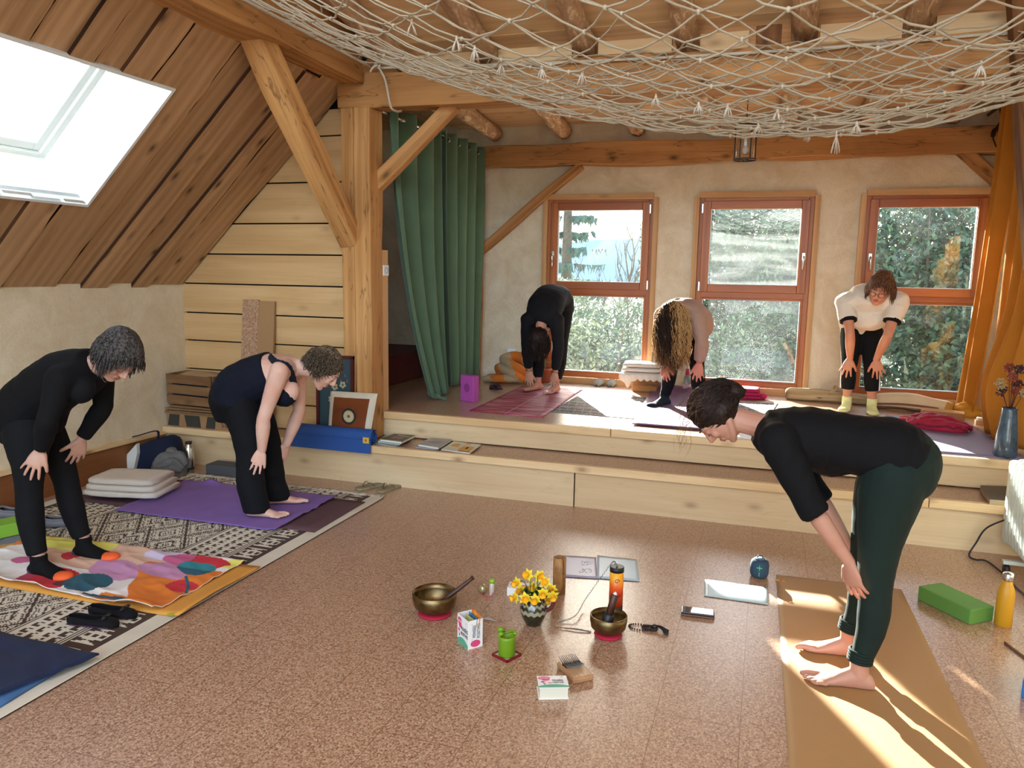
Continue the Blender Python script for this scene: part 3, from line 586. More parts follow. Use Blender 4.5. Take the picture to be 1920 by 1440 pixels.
def cap(m, pts, rad, n=14, sm=4, flat=1., up=(0, 0, 1)):
    P = smooth(pts, sm) if len(pts) > 2 else [Vector(p) for p in pts]
    rr = list(np.interp(np.linspace(0, 1, len(P)), np.linspace(0, 1, len(rad)), rad)); m.tube(P, rr, n, flat=flat, up=up)
    if flat == 1.:
        m.ell(P[0], (rr[0],)*3, nu=12, nv=8); m.ell(P[-1], (rr[-1],)*3, nu=12, nv=8)
def rot3(f, u):
    """columns: right, forward, up"""
    f = Vector(f).normalized(); s = f.cross(Vector(u)).normalized(); u = s.cross(f); return Matrix((s, f, u)).transposed()
def torso(m, pts, ab, L, infl=0, n=22, k=4):
    P = smooth(pts, k); A = np.interp(np.linspace(0, 1, len(P)), np.linspace(0, 1, len(ab)), [a[0] for a in ab]); B = np.interp(np.linspace(0, 1, len(P)), np.linspace(0, 1, len(ab)), [a[1] for a in ab]); L = Vector(L); rings = []
    for i, p in enumerate(P):
        t = (P[min(i+1, len(P)-1)]-P[max(i-1, 0)]).normalized(); s = (L-t*L.dot(t)).normalized(); q = t.cross(s); r = []
        for j in range(n):
            a = 2*math.pi*j/n; ca, sa = math.cos(a), math.sin(a); e = (abs(ca)**2.4+abs(sa)**2.4)**(-1/2.4); r.append(p+s*ca*e*(A[i]+infl)+q*sa*e*(B[i]+infl))
        rings.append(r)
    m.loft(rings); r0_, r1_ = min(A[0], B[0])+infl, min(A[-1], B[-1])+infl
LEGR = [.092, .09, .08, .066, .056, .052, .055, .05, .041, .036]
def leg(m, hip, knee, ank, back, infl=0, t1=1., fat=1., t0=0., rr=None):
    hip, knee, ank, back = map(Vector, (hip, knee, ank, back)); P = []; rr = rr or LEGR
    for i in range(10):
        t = i/9; q = hip.lerp(knee, t*2) if t < .5 else knee.lerp(ank, t*2-1); q = q+back*(-.012*math.sin(min(1, t*2)*math.pi) if t < .5 else .018*math.sin((t*2-1)*math.pi)); P.append(q)
    k0, k1 = t0*9, t1*9; n = 18; QQ = []; RR = []
    for j in range(n+1):
        x = k0+(k1-k0)*j/n; a = min(8, int(x)); f = x-a; QQ.append(P[a].lerp(P[a+1], f)); RR.append((rr[a]*(1-f)+rr[a+1]*f)*fat+infl)
    m.tube(QQ, RR, 18); m.ell(QQ[0], (RR[0],)*3); 
    if t1 > .99: m.ell(QQ[-1], (RR[-1],)*3)
ARMR = [.05, .047, .042, .036, .034, .037, .034, .028, .023]
def arm(m, sh, el, wr, infl=0, t1=1., fat=1., t0=0.):
    sh, el, wr = map(Vector, (sh, el, wr)); P = [sh.lerp(el, i/4) for i in range(4)]+[el.lerp(wr, i/4) for i in range(5)]; n = 16; QQ = []; RR = []; k1 = t1*8; k0 = t0*8
    for j in range(n+1):
        x = k0+(k1-k0)*j/n; a = min(7, int(x)); f = x-a; QQ.append(P[a].lerp(P[a+1], f)); RR.append((ARMR[a]*(1-f)+ARMR[a+1]*f)*fat+infl)
    m.tube(QQ, RR, 16)
    if t0 == 0: m.ell(QQ[0], (RR[0]*1.02,)*3)
    if t1 > .99: m.ell(QQ[-1], (RR[-1],)*3)
def hand(m, wr, d, nrm, thumb, curl=.5, spread=.25, k=1., thsp=.75, tips=None):
    """d: finger direction, nrm: back-of-hand normal, thumb: unit vector to the thumb side"""
    wr = Vector(wr); d = Vector(d).normalized(); nrm = Vector(nrm); nrm = (nrm-d*nrm.dot(d)).normalized(); s = d.cross(nrm).normalized(); s = s if s.dot(Vector(thumb)) > 0 else -s; pn = -nrm; rings = []
    for t, w, h in ((-.012, .024, .02), (.01, .027, .018), (.035, .036, .0165), (.06, .041, .0145), (.082, .0415, .0125), (.094, .038, .010)):
        rings.append([wr+d*t*k+s*math.cos(a)*w*k+nrm*math.sin(a)*h*k for a in [2*math.pi*j/16 for j in range(16)]])
    m.loft(rings)
    for i, (o, L, r) in enumerate(((.031, .068, .0088), (.0105, .077, .0092), (-.0105, .071, .0088), (-.030, .055, .0078))):
        a = spread*(1.5-i)/1.5*.6; fd = (d*math.cos(a)+s*math.sin(a)).normalized(); b = wr+d*(.086-.006*abs(i-1.2))*k+s*o*k; P = [b-fd*.02*k, b]; c = 0
        cu_ = curl*(1+.12*i)
        for seg, fr in enumerate((.45, .3, .25)):
            c += cu_*(.35, .5, .35)[seg]; b = b+(fd*math.cos(c)+pn*math.sin(c))*L*fr*k; P.append(b)
        m.tube(smooth(P, 3), list(np.interp(np.linspace(0, 1, 13), [0, .3, .5, .7, 1], [r*k, r*k*1.02, r*k*.98, r*k*.94, r*k*.78])), 10); m.ell(P[-1], (r*k*.8,)*3, nu=8, nv=6)
        if tips is not None: tips.append((P[-1], fd))
    td = (d*math.cos(thsp)+s*math.sin(thsp)).normalized(); b = wr+d*.022*k+s*.022*k; P = [b, b+td*.032*k+pn*.004*k, b+(td+pn*.15)*.058*k, b+(td*.93+d*.1+pn*.3)*.084*k]
    m.tube(smooth(P, 3), list(np.interp(np.linspace(0, 1, 10), [0, .4, .7, 1], [.016*k, .012*k, .0108*k, .0088*k])), 10); m.ell(P[-1], (.009*k,)*3, nu=8, nv=6)
def foot(m, ank, d, side, k=1., infl=0, toes=True, sole=0.):
    """side: unit vector towards the big toe; sole: z of the ground"""
    ank = Vector(ank); d = Vector(d); d.z = 0; d.normalize(); s = Vector(side); s = (s-d*s.dot(d)); s.z = 0; s.normalize(); g = Vector((ank.x, ank.y, sole)); rings = []; up = DL
    for t, w, h, o in ((-.064, .018, .026, 0), (-.056, .028, .046, 0), (-.035, .033, .066, 0), (-.005, .034, .084, 0), (.03, .034, .078, .002), (.065, .036, .06, .003), (.10, .041, .043, .003), (.13, .045, .032, .003), (.155, .045, .025, 0), (.172, .04, .02, -.002)):
        c = g+d*t*k+s*o*k; r = []
        for j in range(18):
            a = 2*math.pi*j/18; ca, sa = math.cos(a), math.sin(a); z = (h*k+infl)*(.5+.5*sa) if sa > 0 else (h*k+infl)*(.5+.5*max(sa*1.35, -1)); r.append(c+s*ca*(w*k+infl)*(1-.22*max(0, sa)**2)+up*z)
        rings.append(r)
    m.loft(rings); m.tube([ank+up*.03, ank, g+up*.045*k-d*.005], [.036*k+infl, .036*k+infl, .036*k+infl], 14)
    if toes:
        for o, L, r in ((.030, .058, .0135), (.0085, .054, .0095), (-.009, .046, .009), (-.025, .037, .0085), (-.039, .026, .008)):
            b = g+d*.158*k+s*o*k+up*(r+.004)*k-d*max(0, .01-o)*.35; m.tube(smooth([b-d*.02*k, b+d*L*.45*k+up*.003*k, b+d*L*.8*k-up*.001*k], 3), [r*k]*4+[r*k*.95]*3, 10); m.ell(b+d*L*.82*k-up*.001*k, (r*k*.98,)*3, nu=8, nv=6)
    else: m.ell(g+d*.178*k+up*(.016*k), (.042*k+infl, .042*k+infl, .017*k+infl), rot=rot3(d, up))
def head(m, c, f, u, k=1., parts=None, ears=True):
    Rm = rot3(f, u); c = Vector(c)
    def P(x, y, z): return c+Rm @ Vector((x, y, z))*k
    def E(x, y, z, r): m.ell(P(x, y, z), tuple(q*k for q in r), rot=Rm, nu=20, nv=14)
    E(0, -.018, .03, (.074, .094, .088)); E(0, .022, -.02, (.062, .068, .088)); E(0, .036, -.072, (.044, .045, .042)); E(0, .066, -.102, (.02, .018, .016))
    for s in (-1, 1):
        cap(m, [P(s*.056, -.01, -.05), P(s*.04, .035, -.088), P(s*.012, .066, -.104)], [k*.017, k*.015, k*.014], 10)
        E(s*.036, .068, -.026, (.02, .018, .02))
        if ears: E(s*.075, -.012, -.008, (.009, .018, .03)); E(s*.079, -.02, .004, (.006, .016, .018))
        E(s*.03, .0745, .004, (.0155, .0125, .0115))
        cap(m, [P(s*.012, .085, .024), P(s*.032, .081, .028), P(s*.05, .066, .02)], [k*.0085, k*.0085, k*.006], 8)
    cap(m, [P(0, .083, .022), P(0, .096, .0), P(0, .108, -.024)], [k*.0085, k*.0095, k*.0125], 10)
    E(-.011, .096, -.031, (.009, .011, .008)); E(.011, .096, -.031, (.009, .011, .008))
    cap(m, [P(-.022, .08, -.062), P(0, .0915, -.0585), P(.022, .08, -.062)], [k*.004, k*.0062, k*.004], 8); cap(m, [P(-.02, .078, -.067), P(0, .088, -.0715), P(.02, .078, -.067)], [k*.004, k*.0072, k*.004], 8)
    if parts is not None: parts.update(P=P, R=Rm, c=c, k=k)
    return P
def bake(m, name, mats, voxel, parent, it=4, fac=.5, wrinkle=0, wdir=None, wsc=14, paint=None, label=None, shrinkz=None):
    t = m.build('tmp', mats[0] if isinstance(mats, (list, tuple)) else mats); MW.pop('tmp', None)
    rm = t.modifiers.new('r', 'REMESH'); rm.mode = 'VOXEL'; rm.voxel_size = voxel; rm.adaptivity = 0; rm.use_smooth_shade = True
    s = t.modifiers.new('s', 'SMOOTH'); s.factor = fac; s.iterations = it
    dg = bpy.context.evaluated_depsgraph_get(); me = bpy.data.meshes.new_from_object(t.evaluated_get(dg)); old = t.data; bpy.data.objects.remove(t); bpy.data.meshes.remove(old)
    nv = len(me.vertices); co = np.empty(nv*3, np.float32); me.vertices.foreach_get('co', co); co = co.reshape(-1, 3)
    if wrinkle:
        nr = np.empty(nv*3, np.float32); me.vertices.foreach_get('normal', nr); nr = nr.reshape(-1, 3)
        w = Vector(wdir) if wdir is not None else None; ds = np.empty(nv, np.float32)
        sc = Vector((wsc, wsc, wsc)); rr = basis(w)[:3] if w is not None else None
        for i in range(nv):
            p = Vector(co[i])
            if rr: p = Vector((p.dot(rr[0])*wsc*1.0, p.dot(rr[1])*wsc*.35, p.dot(rr[2])*wsc*.35))
            else: p = p*wsc
            a = noise.noise(p); ds[i] = (1-abs(a)*2.2)*.6+.5*noise.noise(p*.5)
        co += nr*(ds*wrinkle)[:, None]
    if shrinkz is not None: co[:, 2] = np.maximum(co[:, 2], shrinkz)
    Mi = np.array(MW[parent.name].inverted()); wc = co.copy(); co = co @ Mi[:3, :3].T.astype(np.float32)+Mi[:3, 3].astype(np.float32)
    me.vertices.foreach_set('co', co.ravel()); me.materials.clear()
    for x in (mats if isinstance(mats, (list, tuple)) else [mats]): me.materials.append(x)
    nf = len(me.polygons); me.polygons.foreach_set('use_smooth', [True]*nf)
    if paint:
        cc = np.empty(nf*3, np.float32); me.polygons.foreach_get('center', cc); cc = cc.reshape(-1, 3)-Mi[:3, 3].astype(np.float32); mi = np.zeros(nf, np.int32)
        for p, r, k in paint: mi[((cc-np.array(p))**2).sum(1) < r*r] = k
        me.polygons.foreach_set('material_index', mi)
    me.update(); me.name = name; o = bpy.data.objects.new(name, me); C.objects.link(o); o.parent = parent; MW[o.name] = MW[parent.name].copy()
    if label: o['label'] = label
    return o
def hairmat(name, a, b_, rough=.45):
    m, nt, b = newmat(name); co = coords(nt); n = N(nt, 'ShaderNodeTexNoise', i_Scale=90, i_Detail=2); nt.links.new(co, n.inputs[0])
    nt.links.new(ramp(nt, n.outputs[0], [(.35, hexc(a)), (.65, hexc(b_))]).outputs[0], b.inputs[0]); b.inputs['Roughness'].default_value = rough+.12; b.inputs['Specular IOR Level'].default_value = .22; bump(nt, b, n.outputs[0], .5, .004); return m
def strands(name, P, R_, k, mat, parent, n, L, seed, comb=(0, -1, -.3), grav=.35, curl=.0, cw=40, rad=.0016, keep=None, wid=(.082, .104, .098), steps=9, target=None, lab=None, pull=.5):
    """hair locks growing from the scalp, combed along `comb` (head frame), then falling; pushed out of the skull"""
    rs = random.Random(seed); paths = []; rads = []; cb = (R_ @ Vector(comb)).normalized(); c0 = P(0, -.018, .03)
    while len(paths) < n:
        d = Vector((rs.gauss(0, 1), rs.gauss(0, 1), rs.gauss(0, 1))).normalized()
        if keep and not keep(d): continue
        p = P(d.x*wid[0], d.y*wid[1]-.018, d.z*wid[2]+.03); di = ((R_ @ d)*.3+cb).normalized(); LL = L(d) if callable(L) else L; LL *= rs.uniform(.8, 1.12); st = LL/steps; pts = [p]; ph = rs.uniform(0, 6.28); a1, a2, a3 = basis(DG)
        if target is not None: tg = Vector(target)+Vector((rs.gauss(0, .008), rs.gauss(0, .008), rs.gauss(0, .008)))
        for s in range(steps):
            if target is not None: di = (di*(1-pull)+(tg-p).normalized()*pull).normalized(); st = min(LL/steps, (tg-p).length*.6)
            else: di = (di*(1-grav)+DG*grav+Vector((rs.uniform(-.1, .1), rs.uniform(-.1, .1), 0))).normalized()
            if curl: di = (di+(a2*math.sin(ph+s*cw*.02)+a3*math.cos(ph+s*cw*.02))*curl).normalized()
            p = p+di*st; lp = R_.transposed() @ (p-c0); q = Vector((lp.x/(wid[0]*k), lp.y/(wid[1]*k), lp.z/(wid[2]*k)))
            if q.length < 1.0: q = q.normalized()*1.0; p = c0+R_ @ Vector((q.x*wid[0]*k, q.y*wid[1]*k, q.z*wid[2]*k))
            pts.append(p)
        paths.append(pts); rads.append([1, 1.1, 1.1, 1.1, 1, .95, .9, .8, .6, .3][:steps+1] if steps == 9 else list(np.interp(np.linspace(0, 1, steps+1), [0, .2, .7, 1], [1, 1.1, .9, .3])))
    return curve(name, paths, rad, mat, parent, radii=rads)
def plane_fn(O, n):
    O, n = Vector(O), Vector(n).normalized()
    return lambda px, py, off=0: onp(px, py, O+n*off, n)
blk = fabric('black_jersey', '#08080b', var=.25, sheen=0); navy = fabric('navy_jersey', '#0a1020', var=.25, sheen=.03); blk2 = fabric('black_leggings', '#0c0d10', var=.25, sheen=0)
green = fabric('dark_green_leggings', '#15241f', var=.15, sheen=.04); taupe = fabric('taupe_sweater', '#a8897a', var=.1); cream = fabric('cream_tee', '#dcd2c2', var=.06)
orange = plain('sock_orange', '#f0622c', .8); greys = fabric('sock_grey', '#3c3c40'); cyl = plain('pale_yellow_sock', '#dfe3a2', .85, bmp=.3, bs=200)
BROWF = [(.095, .07), (.15, .10), (.17, .118), (.172, .115), (.14, .095), (.138, .095), (.15, .108), (.16, .112), (.15, .092), (.09, .065), (.05, .05)]
def brows(P, k, mat, parent):
    for s in (-1, 1): curve('eyebrow', [[P(s*.014, .0945, .03), P(s*.03, .092, .036), P(s*.047, .0765, .03)]], .0022*k, mat, parent)
def eyes(P, R_, k, parent, look=(0, 1, -.15), openk=1):
    for s in (-1, 1):
        o = MB(); c = P(s*.031, .0765, .004); o.ell(c, (.0122*k,)*3, nu=14, nv=10); e = o.build('eye', plain('eye_white', '#cfc4bc', .2), parent)
        i = MB(); l = (R_ @ Vector(look)).normalized(); i.ell(c+l*.0082*k, (.0055*k, .0055*k, .0055*k), nu=10, nv=8); i.build('iris', plain('iris', '#33261c', .15), e)
def lashline(P, k, parent, mat):
    for s in (-1, 1): curve('eyelashes', [[P(s*.018, .0875, -.003), P(s*.031, .091, -.007), P(s*.045, .083, -.003)]], .0013*k, mat, parent)
# ---- woman bending on the ochre mat, right foreground
def person6():
    hk = hairmat('dark_brown_hair', '#140d0a', '#33221a'); t = thing('person', 'person in black top and dark green leggings bending barefoot on the ochre mat', 'person', (.33, 3.28, .004))
    l = Vector((.05, -.9987, 0)); d = Vector((-.9987, -.05, 0)); J = plane_fn((.33, 3.275, 0), l); back = -d
    hipN, kneN, ankN = J(1678, 893, .085), J(1641, 1098, .12), J(1611, 1243, .135); hipF, kneF, ankF = J(1672, 880, -.085), J(1622, 1070, -.12), J(1592, 1184, -.135)
    ankN.z = max(ankN.z, .085); ankF.z = max(ankF.z, .085)
    shN, elN, wrN = J(1458, 828, .165), J(1521, 950, .185), J(1592, 1054, .17); shF, elF, wrF = J(1470, 822, -.165), J(1531, 925, -.17), J(1601, 1042, -.14)
    sp_ = [J(1700, 905), J(1692, 868), J(1665, 846), J(1620, 836), J(1565, 826), J(1505, 820), J(1455, 812), J(1425, 798)]
    ab = [(.13, .10), (.165, .13), (.172, .12), (.142, .1), (.14, .102), (.155, .112), (.15, .09), (.06, .06)]
    hc = J(1343, 778); f = (d*.33-DL*.94); u = (d*.93+DL*.25); nk = J(1420, 797); skb = J(1378, 786)
    b = MB(); torso(b, sp_, [(a-.006, c-.006) for a, c in ab], l); head(b, hc, f, u, .98, pp := {}, False); cap(b, [J(1440, 803), nk, skb], [.06, .05, .048])
    for h_, k_, a_, s_ in ((hipN, kneN, ankN, -l), (hipF, kneF, ankF, l)): leg(b, h_, k_, a_, back, infl=-.003, fat=.98); foot(b, a_, d+(-s_)*.05, s_, .98, sole=.006)
    for a in ((shN, elN, wrN), (shF, elF, wrF)): arm(b, *a)
    cap(b, [shN, sp_[-2], shF], [.055, .07, .055])
    hand(b, wrN, (kneN+Vector((-.02, -.06, -.2))-wrN), Vector((-.75, -.66, .1)), (-1, -.2, -.0), .38, .3, 1, .55); hand(b, wrF, (kneF+Vector((-.03, .06, -.2))-wrF), Vector((-.8, .55, .1)), (-1, 0, 0), .4, .25)
    P = pp['P']; bake(b, 'body', [SKR, LIP], .0045, t, 3, paint=[(P(0, .086, -.065), .019, 1)])
    g = MB(); torso(g, sp_[1:], ab[1:-1]+[(.075, .062)], l, .012); cap(g, [shN, sp_[-2], shF], [.07, .082, .07])
    for s in (-1, 1): g.ell(J(1500, 850, s*.075), (.075, .06, .07)); 
    g.ell(J(1560, 845), (.13, .12, .10), rot=rot3(d, DL))
    arm(g, shN, elN, wrN, .018, .56, 1.1); arm(g, shF, elF, wrF, .016, .56, 1.05)
    bake(g, 'top', blk, .007, t, 16, wrinkle=.008, wdir=(sp_[1]-sp_[5]), wsc=15)
    g = MB(); torso(g, sp_[:4], [(.12, .10), (.165, .135), (.17, .12), (.14, .10)], l, .006)
    for s, h_, k_, a_ in ((1, hipN, kneN, ankN), (-1, hipF, kneF, ankF)):
        leg(g, h_, k_, a_, back, .005, .965, 1.0, rr=[.114, .108, .09, .073, .062, .055, .057, .051, .041, .036]); g.ell(J(1706, 890, s*.072), (.1, .102, .105))
    bake(g, 'leggings', green, .006, t, 18, wrinkle=.0015, wsc=18)
    for (k_, a_) in ((kneN, ankN), (kneF, ankF)):
        c = MB(); dd = (k_-a_).normalized()
        for q in (.012, .024, .036, .048): c.tube([a_+dd*q+basis(dd)[1]*math.cos(x)*.043+basis(dd)[2]*math.sin(x)*.043 for x in [i*math.pi/9 for i in range(18)]], .007, 6, closed=True)
        c.build('cuff', green, t)
    # hair: cap, bun, strands
    h = MB(); Rm = pp['R']; h.ell(P(0, -.024, .036), (.081, .1, .094), rot=Rm, nu=24, nv=16); h.ell(P(0, -.02, -.02), (.076, .07, .06), rot=Rm); bun = P(.0, -.122, -.032); h.ell(bun, (.046, .034, .042), rot=Rm); h.ell(P(0, -.028, -.012), (.088, .074, .056), rot=Rm)
    ho = bake(h, 'hair', hk, .006, t, 4, wrinkle=.003, wsc=35)
    strands('loose_strands', P, Rm, .98, hk, ho, 900, .2, 61, comb=(0, -1, .1), target=bun, keep=lambda v: v.y < .75, rad=.0014, wid=(.086, .105, .1), pull=.4)
    strands('flyaway_hair', P, Rm, .98, hairmat('light_hair', '#5a4030', '#8a6a50'), ho, 70, .16, 62, comb=(0, .2, 1), grav=.3, curl=.3, rad=.0005, keep=lambda v: v.z > .2, wid=(.09, .11, .104))
    bm = MB()
    for i in range(9):
        a0 = i*.7; bm.tube([bun+Rm @ Vector((.03*math.cos(a0+x)*math.cos(i*.35), .03*math.sin(x+a0)*.6, .034*math.sin(x)*math.cos(i)+.01*math.sin(i))) for x in [j*math.pi/6 for j in range(12)]], .008, 6, closed=True)
    bm.build('bun', hk, ho); lashline(P, .98, t, hk); brows(P, .98, hk, t)
person6()
# ---- left woman in black with black and orange socks
def person1():
    hk = hairmat('greying_hair', '#191616', '#5a5450'); t = thing('person', 'person with greying bob, all in black, bending in black and orange socks', 'person', (-3.4, 3.0, .02))
    l = Vector((0, -1, 0)); d = Vector((1, 0, 0)); J = plane_fn((-3.4, 3.0, 0), l); back = -d
    hipN, kneN, ankN = J(47, 805, .085), J(54, 915, .12), J(73, 1050, .135); hipF, kneF, ankF = J(72, 795, -.085), J(124, 896, -.12), J(157, 1016, -.14)
    shN, elN, wrN = J(112, 712, .16), J(88, 792, .21), J(78, 842, .13); shF, elF, wrF = J(190, 700, -.16), J(194, 762, -.19), J(153, 822, -.13)
    sp_ = [J(45, 822), J(52, 790), J(62, 760), J(85, 735), J(110, 716), J(135, 702), J(160, 690), J(176, 684)]
    ab = [(.14, .11), (.175, .135), (.175, .13), (.155, .12), (.155, .12), (.165, .122), (.15, .09), (.062, .06)]
    hc = J(222, 668); f = d*.58-DL*.8-Vector((0, .1, 0)); u = d*.8+DL*.58; skb = J(200, 676)
    b = MB(); torso(b, sp_, [(a-.006, c-.006) for a, c in ab], l); head(b, hc, f, u, 1, pp := {}); cap(b, [sp_[-2], sp_[-1], skb], [.065, .052, .05])
    for h_, k_, a_, s_ in ((hipN, kneN, ankN, -l), (hipF, kneF, ankF, l)): leg(b, h_, k_, a_, back, -.003); foot(b, a_, d+(-s_)*.06, s_, .98, toes=False, sole=.022)
    for a in ((shN, elN, wrN), (shF, elF, wrF)): arm(b, *a)
    hand(b, wrN, J(50, 893, .19)-wrN, Vector((.55, -.8, .35)), (1, .5, .3), .3, .55, 1, .6); hand(b, wrF, J(139, 878, -.12)-wrF, Vector((.9, -.3, .3)), (-.3, -1, 0), .35, .35, 1, .8)
    P = pp['P']; bake(b, 'body', [SK, LIP], .005, t, 3, paint=[(P(0, .086, -.065), .019, 1)])
    g = MB(); torso(g, sp_[1:], ab[1:-1]+[(.09, .07)], l, .012); cap(g, [shN, sp_[-2], shF], [.068, .08, .068]); arm(g, shN, elN, wrN, .011, .97, 1.05); arm(g, shF, elF, wrF, .011, .97, 1.05)
    for s in (-1, 1): g.ell(J(150, 728, s*.075), (.075, .065, .075))
    bake(g, 'top', navy if 0 else blk, .008, t, 6, wrinkle=.005, wdir=(1, 0, .4), wsc=12)
    g = MB(); torso(g, sp_[:4], [(.13, .11), (.172, .138), (.17, .13), (.15, .115)], l, .006)
    for s, h_, k_, a_ in ((1, hipN, kneN, ankN), (-1, hipF, kneF, ankF)): leg(g, h_, k_, a_, back, .007, .96, 1.06); g.ell(J(38, 800, s*.08), (.1, .09, .105))
    bake(g, 'leggings', blk2, .007, t, 7, wrinkle=.003, wsc=16)
    for a_, s_ in ((ankN, -l), (ankF, l)):
        so_ = MB(); dd = d+(-s_)*.06; foot(so_, a_, dd, s_, .98, .006, False, sole=.02); dn = dd.normalized(); g0 = Vector((a_.x, a_.y, .03))
        o = bake(so_, 'sock', [blk, orange, greys], .005, t, 3, paint=[(g0-dn*.055, .045, 2), (g0-dn*.06, .028, 1), (g0+dn*.06, .03, 2), (g0+dn*.195, .062, 1)], shrinkz=.02)
    h = MB(); Rm = pp['R']; h.ell(P(0, -.03, .04), (.092, .108, .1), rot=Rm, nu=24, nv=16); h.ell(P(0, -.055, -.03), (.094, .075, .075), rot=Rm); ho = bake(h, 'hair', hk, .007, t, 4, wrinkle=.004, wsc=30)
    strands('hair_locks', P, Rm, 1, hk, ho, 1700, lambda v: .075+.05*max(0, v.z), 11, comb=(0, .1, -.9), grav=.12, rad=.0024, keep=lambda v: v.z > -.55 and v.y < .55, wid=(.098, .114, .106), curl=.12)
    for q, a in ((wrN, 0), (wrF, 0)): pass
    curve('necklace', [smooth([J(186, 700, .06), J(196, 716, .02), J(202, 712, -.02), J(205, 704, -.05)], 3)], .0012, MT['steel'], t); lashline(P, 1, t, hk)
    gold = plain('gold', '#c9a24a', .3, 1)
person1()
# ---- woman in navy camisole beside the purple mat
def person2():
    hk = hairmat('curly_brown_hair', '#2e241c', '#7a6a58'); t = thing('person', 'person in navy lace-strap camisole and loose black trousers bending on the purple towel', 'person', (-3.1, 4.18, .03))
    d = Vector((.95, .31, 0)).normalized(); l = Vector((.31, -.95, 0)).normalized(); J = plane_fn((-3.08, 4.19, 0), l); back = -d
    hipN, kneN, ankN = J(452, 765, .09), J(470, 868, .13), J(481, 952, .14); hipF, kneF, ankF = J(470, 760, -.09), J(508, 862, -.13), J(519, 930, -.14)
    ankN.z = max(.09, min(ankN.z, .12)); ankF.z = max(.09, min(ankF.z, .12))
    shN, elN, wrN = J(524, 696, .175), J(494, 785, .19), J(491, 843, .17); shF, elF, wrF = J(558, 697, -.175), J(561, 770, -.17), J(537, 833, -.15)
    sp_ = [J(446, 785), J(444, 752), J(450, 728), J(466, 716), J(486, 708), J(512, 698), J(540, 692), J(560, 688)]
    ab = [(.16, .12), (.2, .15), (.195, .145), (.175, .135), (.17, .135), (.18, .13), (.155, .095), (.065, .062)]
    hc = J(609, 693); f = d*.66-DL*.75; u = d*.75+DL*.66; skb = J(590, 694)
    b = MB(); torso(b, sp_, [(a-.006, c-.006) for a, c in ab], l); head(b, hc, f, u, 1.02, pp := {}); cap(b, [sp_[-2], sp_[-1], skb], [.07, .056, .052]); cap(b, [shN, sp_[-2], shF], [.062, .08, .062])
    for h_, k_, a_, s_ in ((hipN, kneN, ankN, -l), (hipF, kneF, ankF, l)): leg(b, h_, k_, a_, back, -.003); foot(b, a_, d+(-s_)*.18, s_, .98, sole=.028)
    for a in ((shN, elN, wrN), (shF, elF, wrF)): arm(b, *a, fat=1.22)
    for s in (-1, 1): b.ell(J(538, 733, s*.07), (.085, .07, .085))
    hand(b, wrN, J(472, 884, .22)-wrN, Vector((.55, -.75, .3)), (.9, .3, 0), .25, .45, 1, .5); hand(b, wrF, J(521, 868, -.12)-wrF, Vector((.8, -.4, .3)), (-.4, -.8, 0), .3, .4, 1, .75)
    P = pp['P']; bake(b, 'body', [SKL, LIP], .005, t, 3, paint=[(P(0, .086, -.065), .019, 1)])
    g = MB(); torso(g, sp_[1:6], ab[1:5]+[(.172, .128)], l, .01); 
    for s in (-1, 1): g.ell(J(532, 738, s*.07), (.092, .076, .086))
    bake(g, 'camisole', navy, .007, t, 6, wrinkle=.006, wdir=(sp_[1]-sp_[4]), wsc=13)
    lace = fabric('navy_lace', '#0c1222', weave=120, var=.6)
    for s in (1, -1):
        m = MB(); top = shN if s > 0 else shF; pts = smooth([J(505, 668, s*.10), top+DL*.055-d*.02, top+DL*.028+d*.05, J(550, 715, s*.09), J(548, 735, s*.08)], 6)
        m.tube(pts, [.022+.003*(i % 2) for i in range(len(pts))], 10, flat=.28, up=l); m.build('lace_strap', lace, t)
    g = MB(); torso(g, sp_[:4], [(.15, .12), (.2, .155), (.192, .145), (.17, .13)], l, .006); LR = [.11, .108, .1, .09, .085, .083, .083, .082, .08, .078]
    for s, h_, k_, a_ in ((1, hipN, kneN, ankN), (-1, hipF, kneF, ankF)): leg(g, h_, k_, a_-DL*.02+d*.005, back, .004, 1., 1, rr=LR); g.ell(J(432, 760, s*.09), (.11, .1, .12))
    bake(g, 'trousers', fabric('black_trousers', '#0a0b10', var=.2, sheen=0), .008, t, 8, wrinkle=.008, wdir=(0, 0, 1), wsc=8, shrinkz=.06)
    h = MB(); Rm = pp['R']; h.ell(P(0, -.03, .042), (.09, .108, .1), rot=Rm, nu=24, nv=16); h.ell(P(0, -.075, -.03), (.075, .06, .06), rot=Rm); ho = bake(h, 'hair', hk, .007, t, 4, wrinkle=.006, wsc=26)
    strands('curls', P, Rm, 1.02, hk, ho, 1300, .085, 12, comb=(0, -.35, -.6), grav=.05, curl=.55, cw=60, rad=.0026, keep=lambda v: v.z > -.45 and v.y < .42+.3*v.z, wid=(.092, .112, .104))
    lashline(P, 1.02, t, hk); brows(P, 1.02, hk, t)
person2()
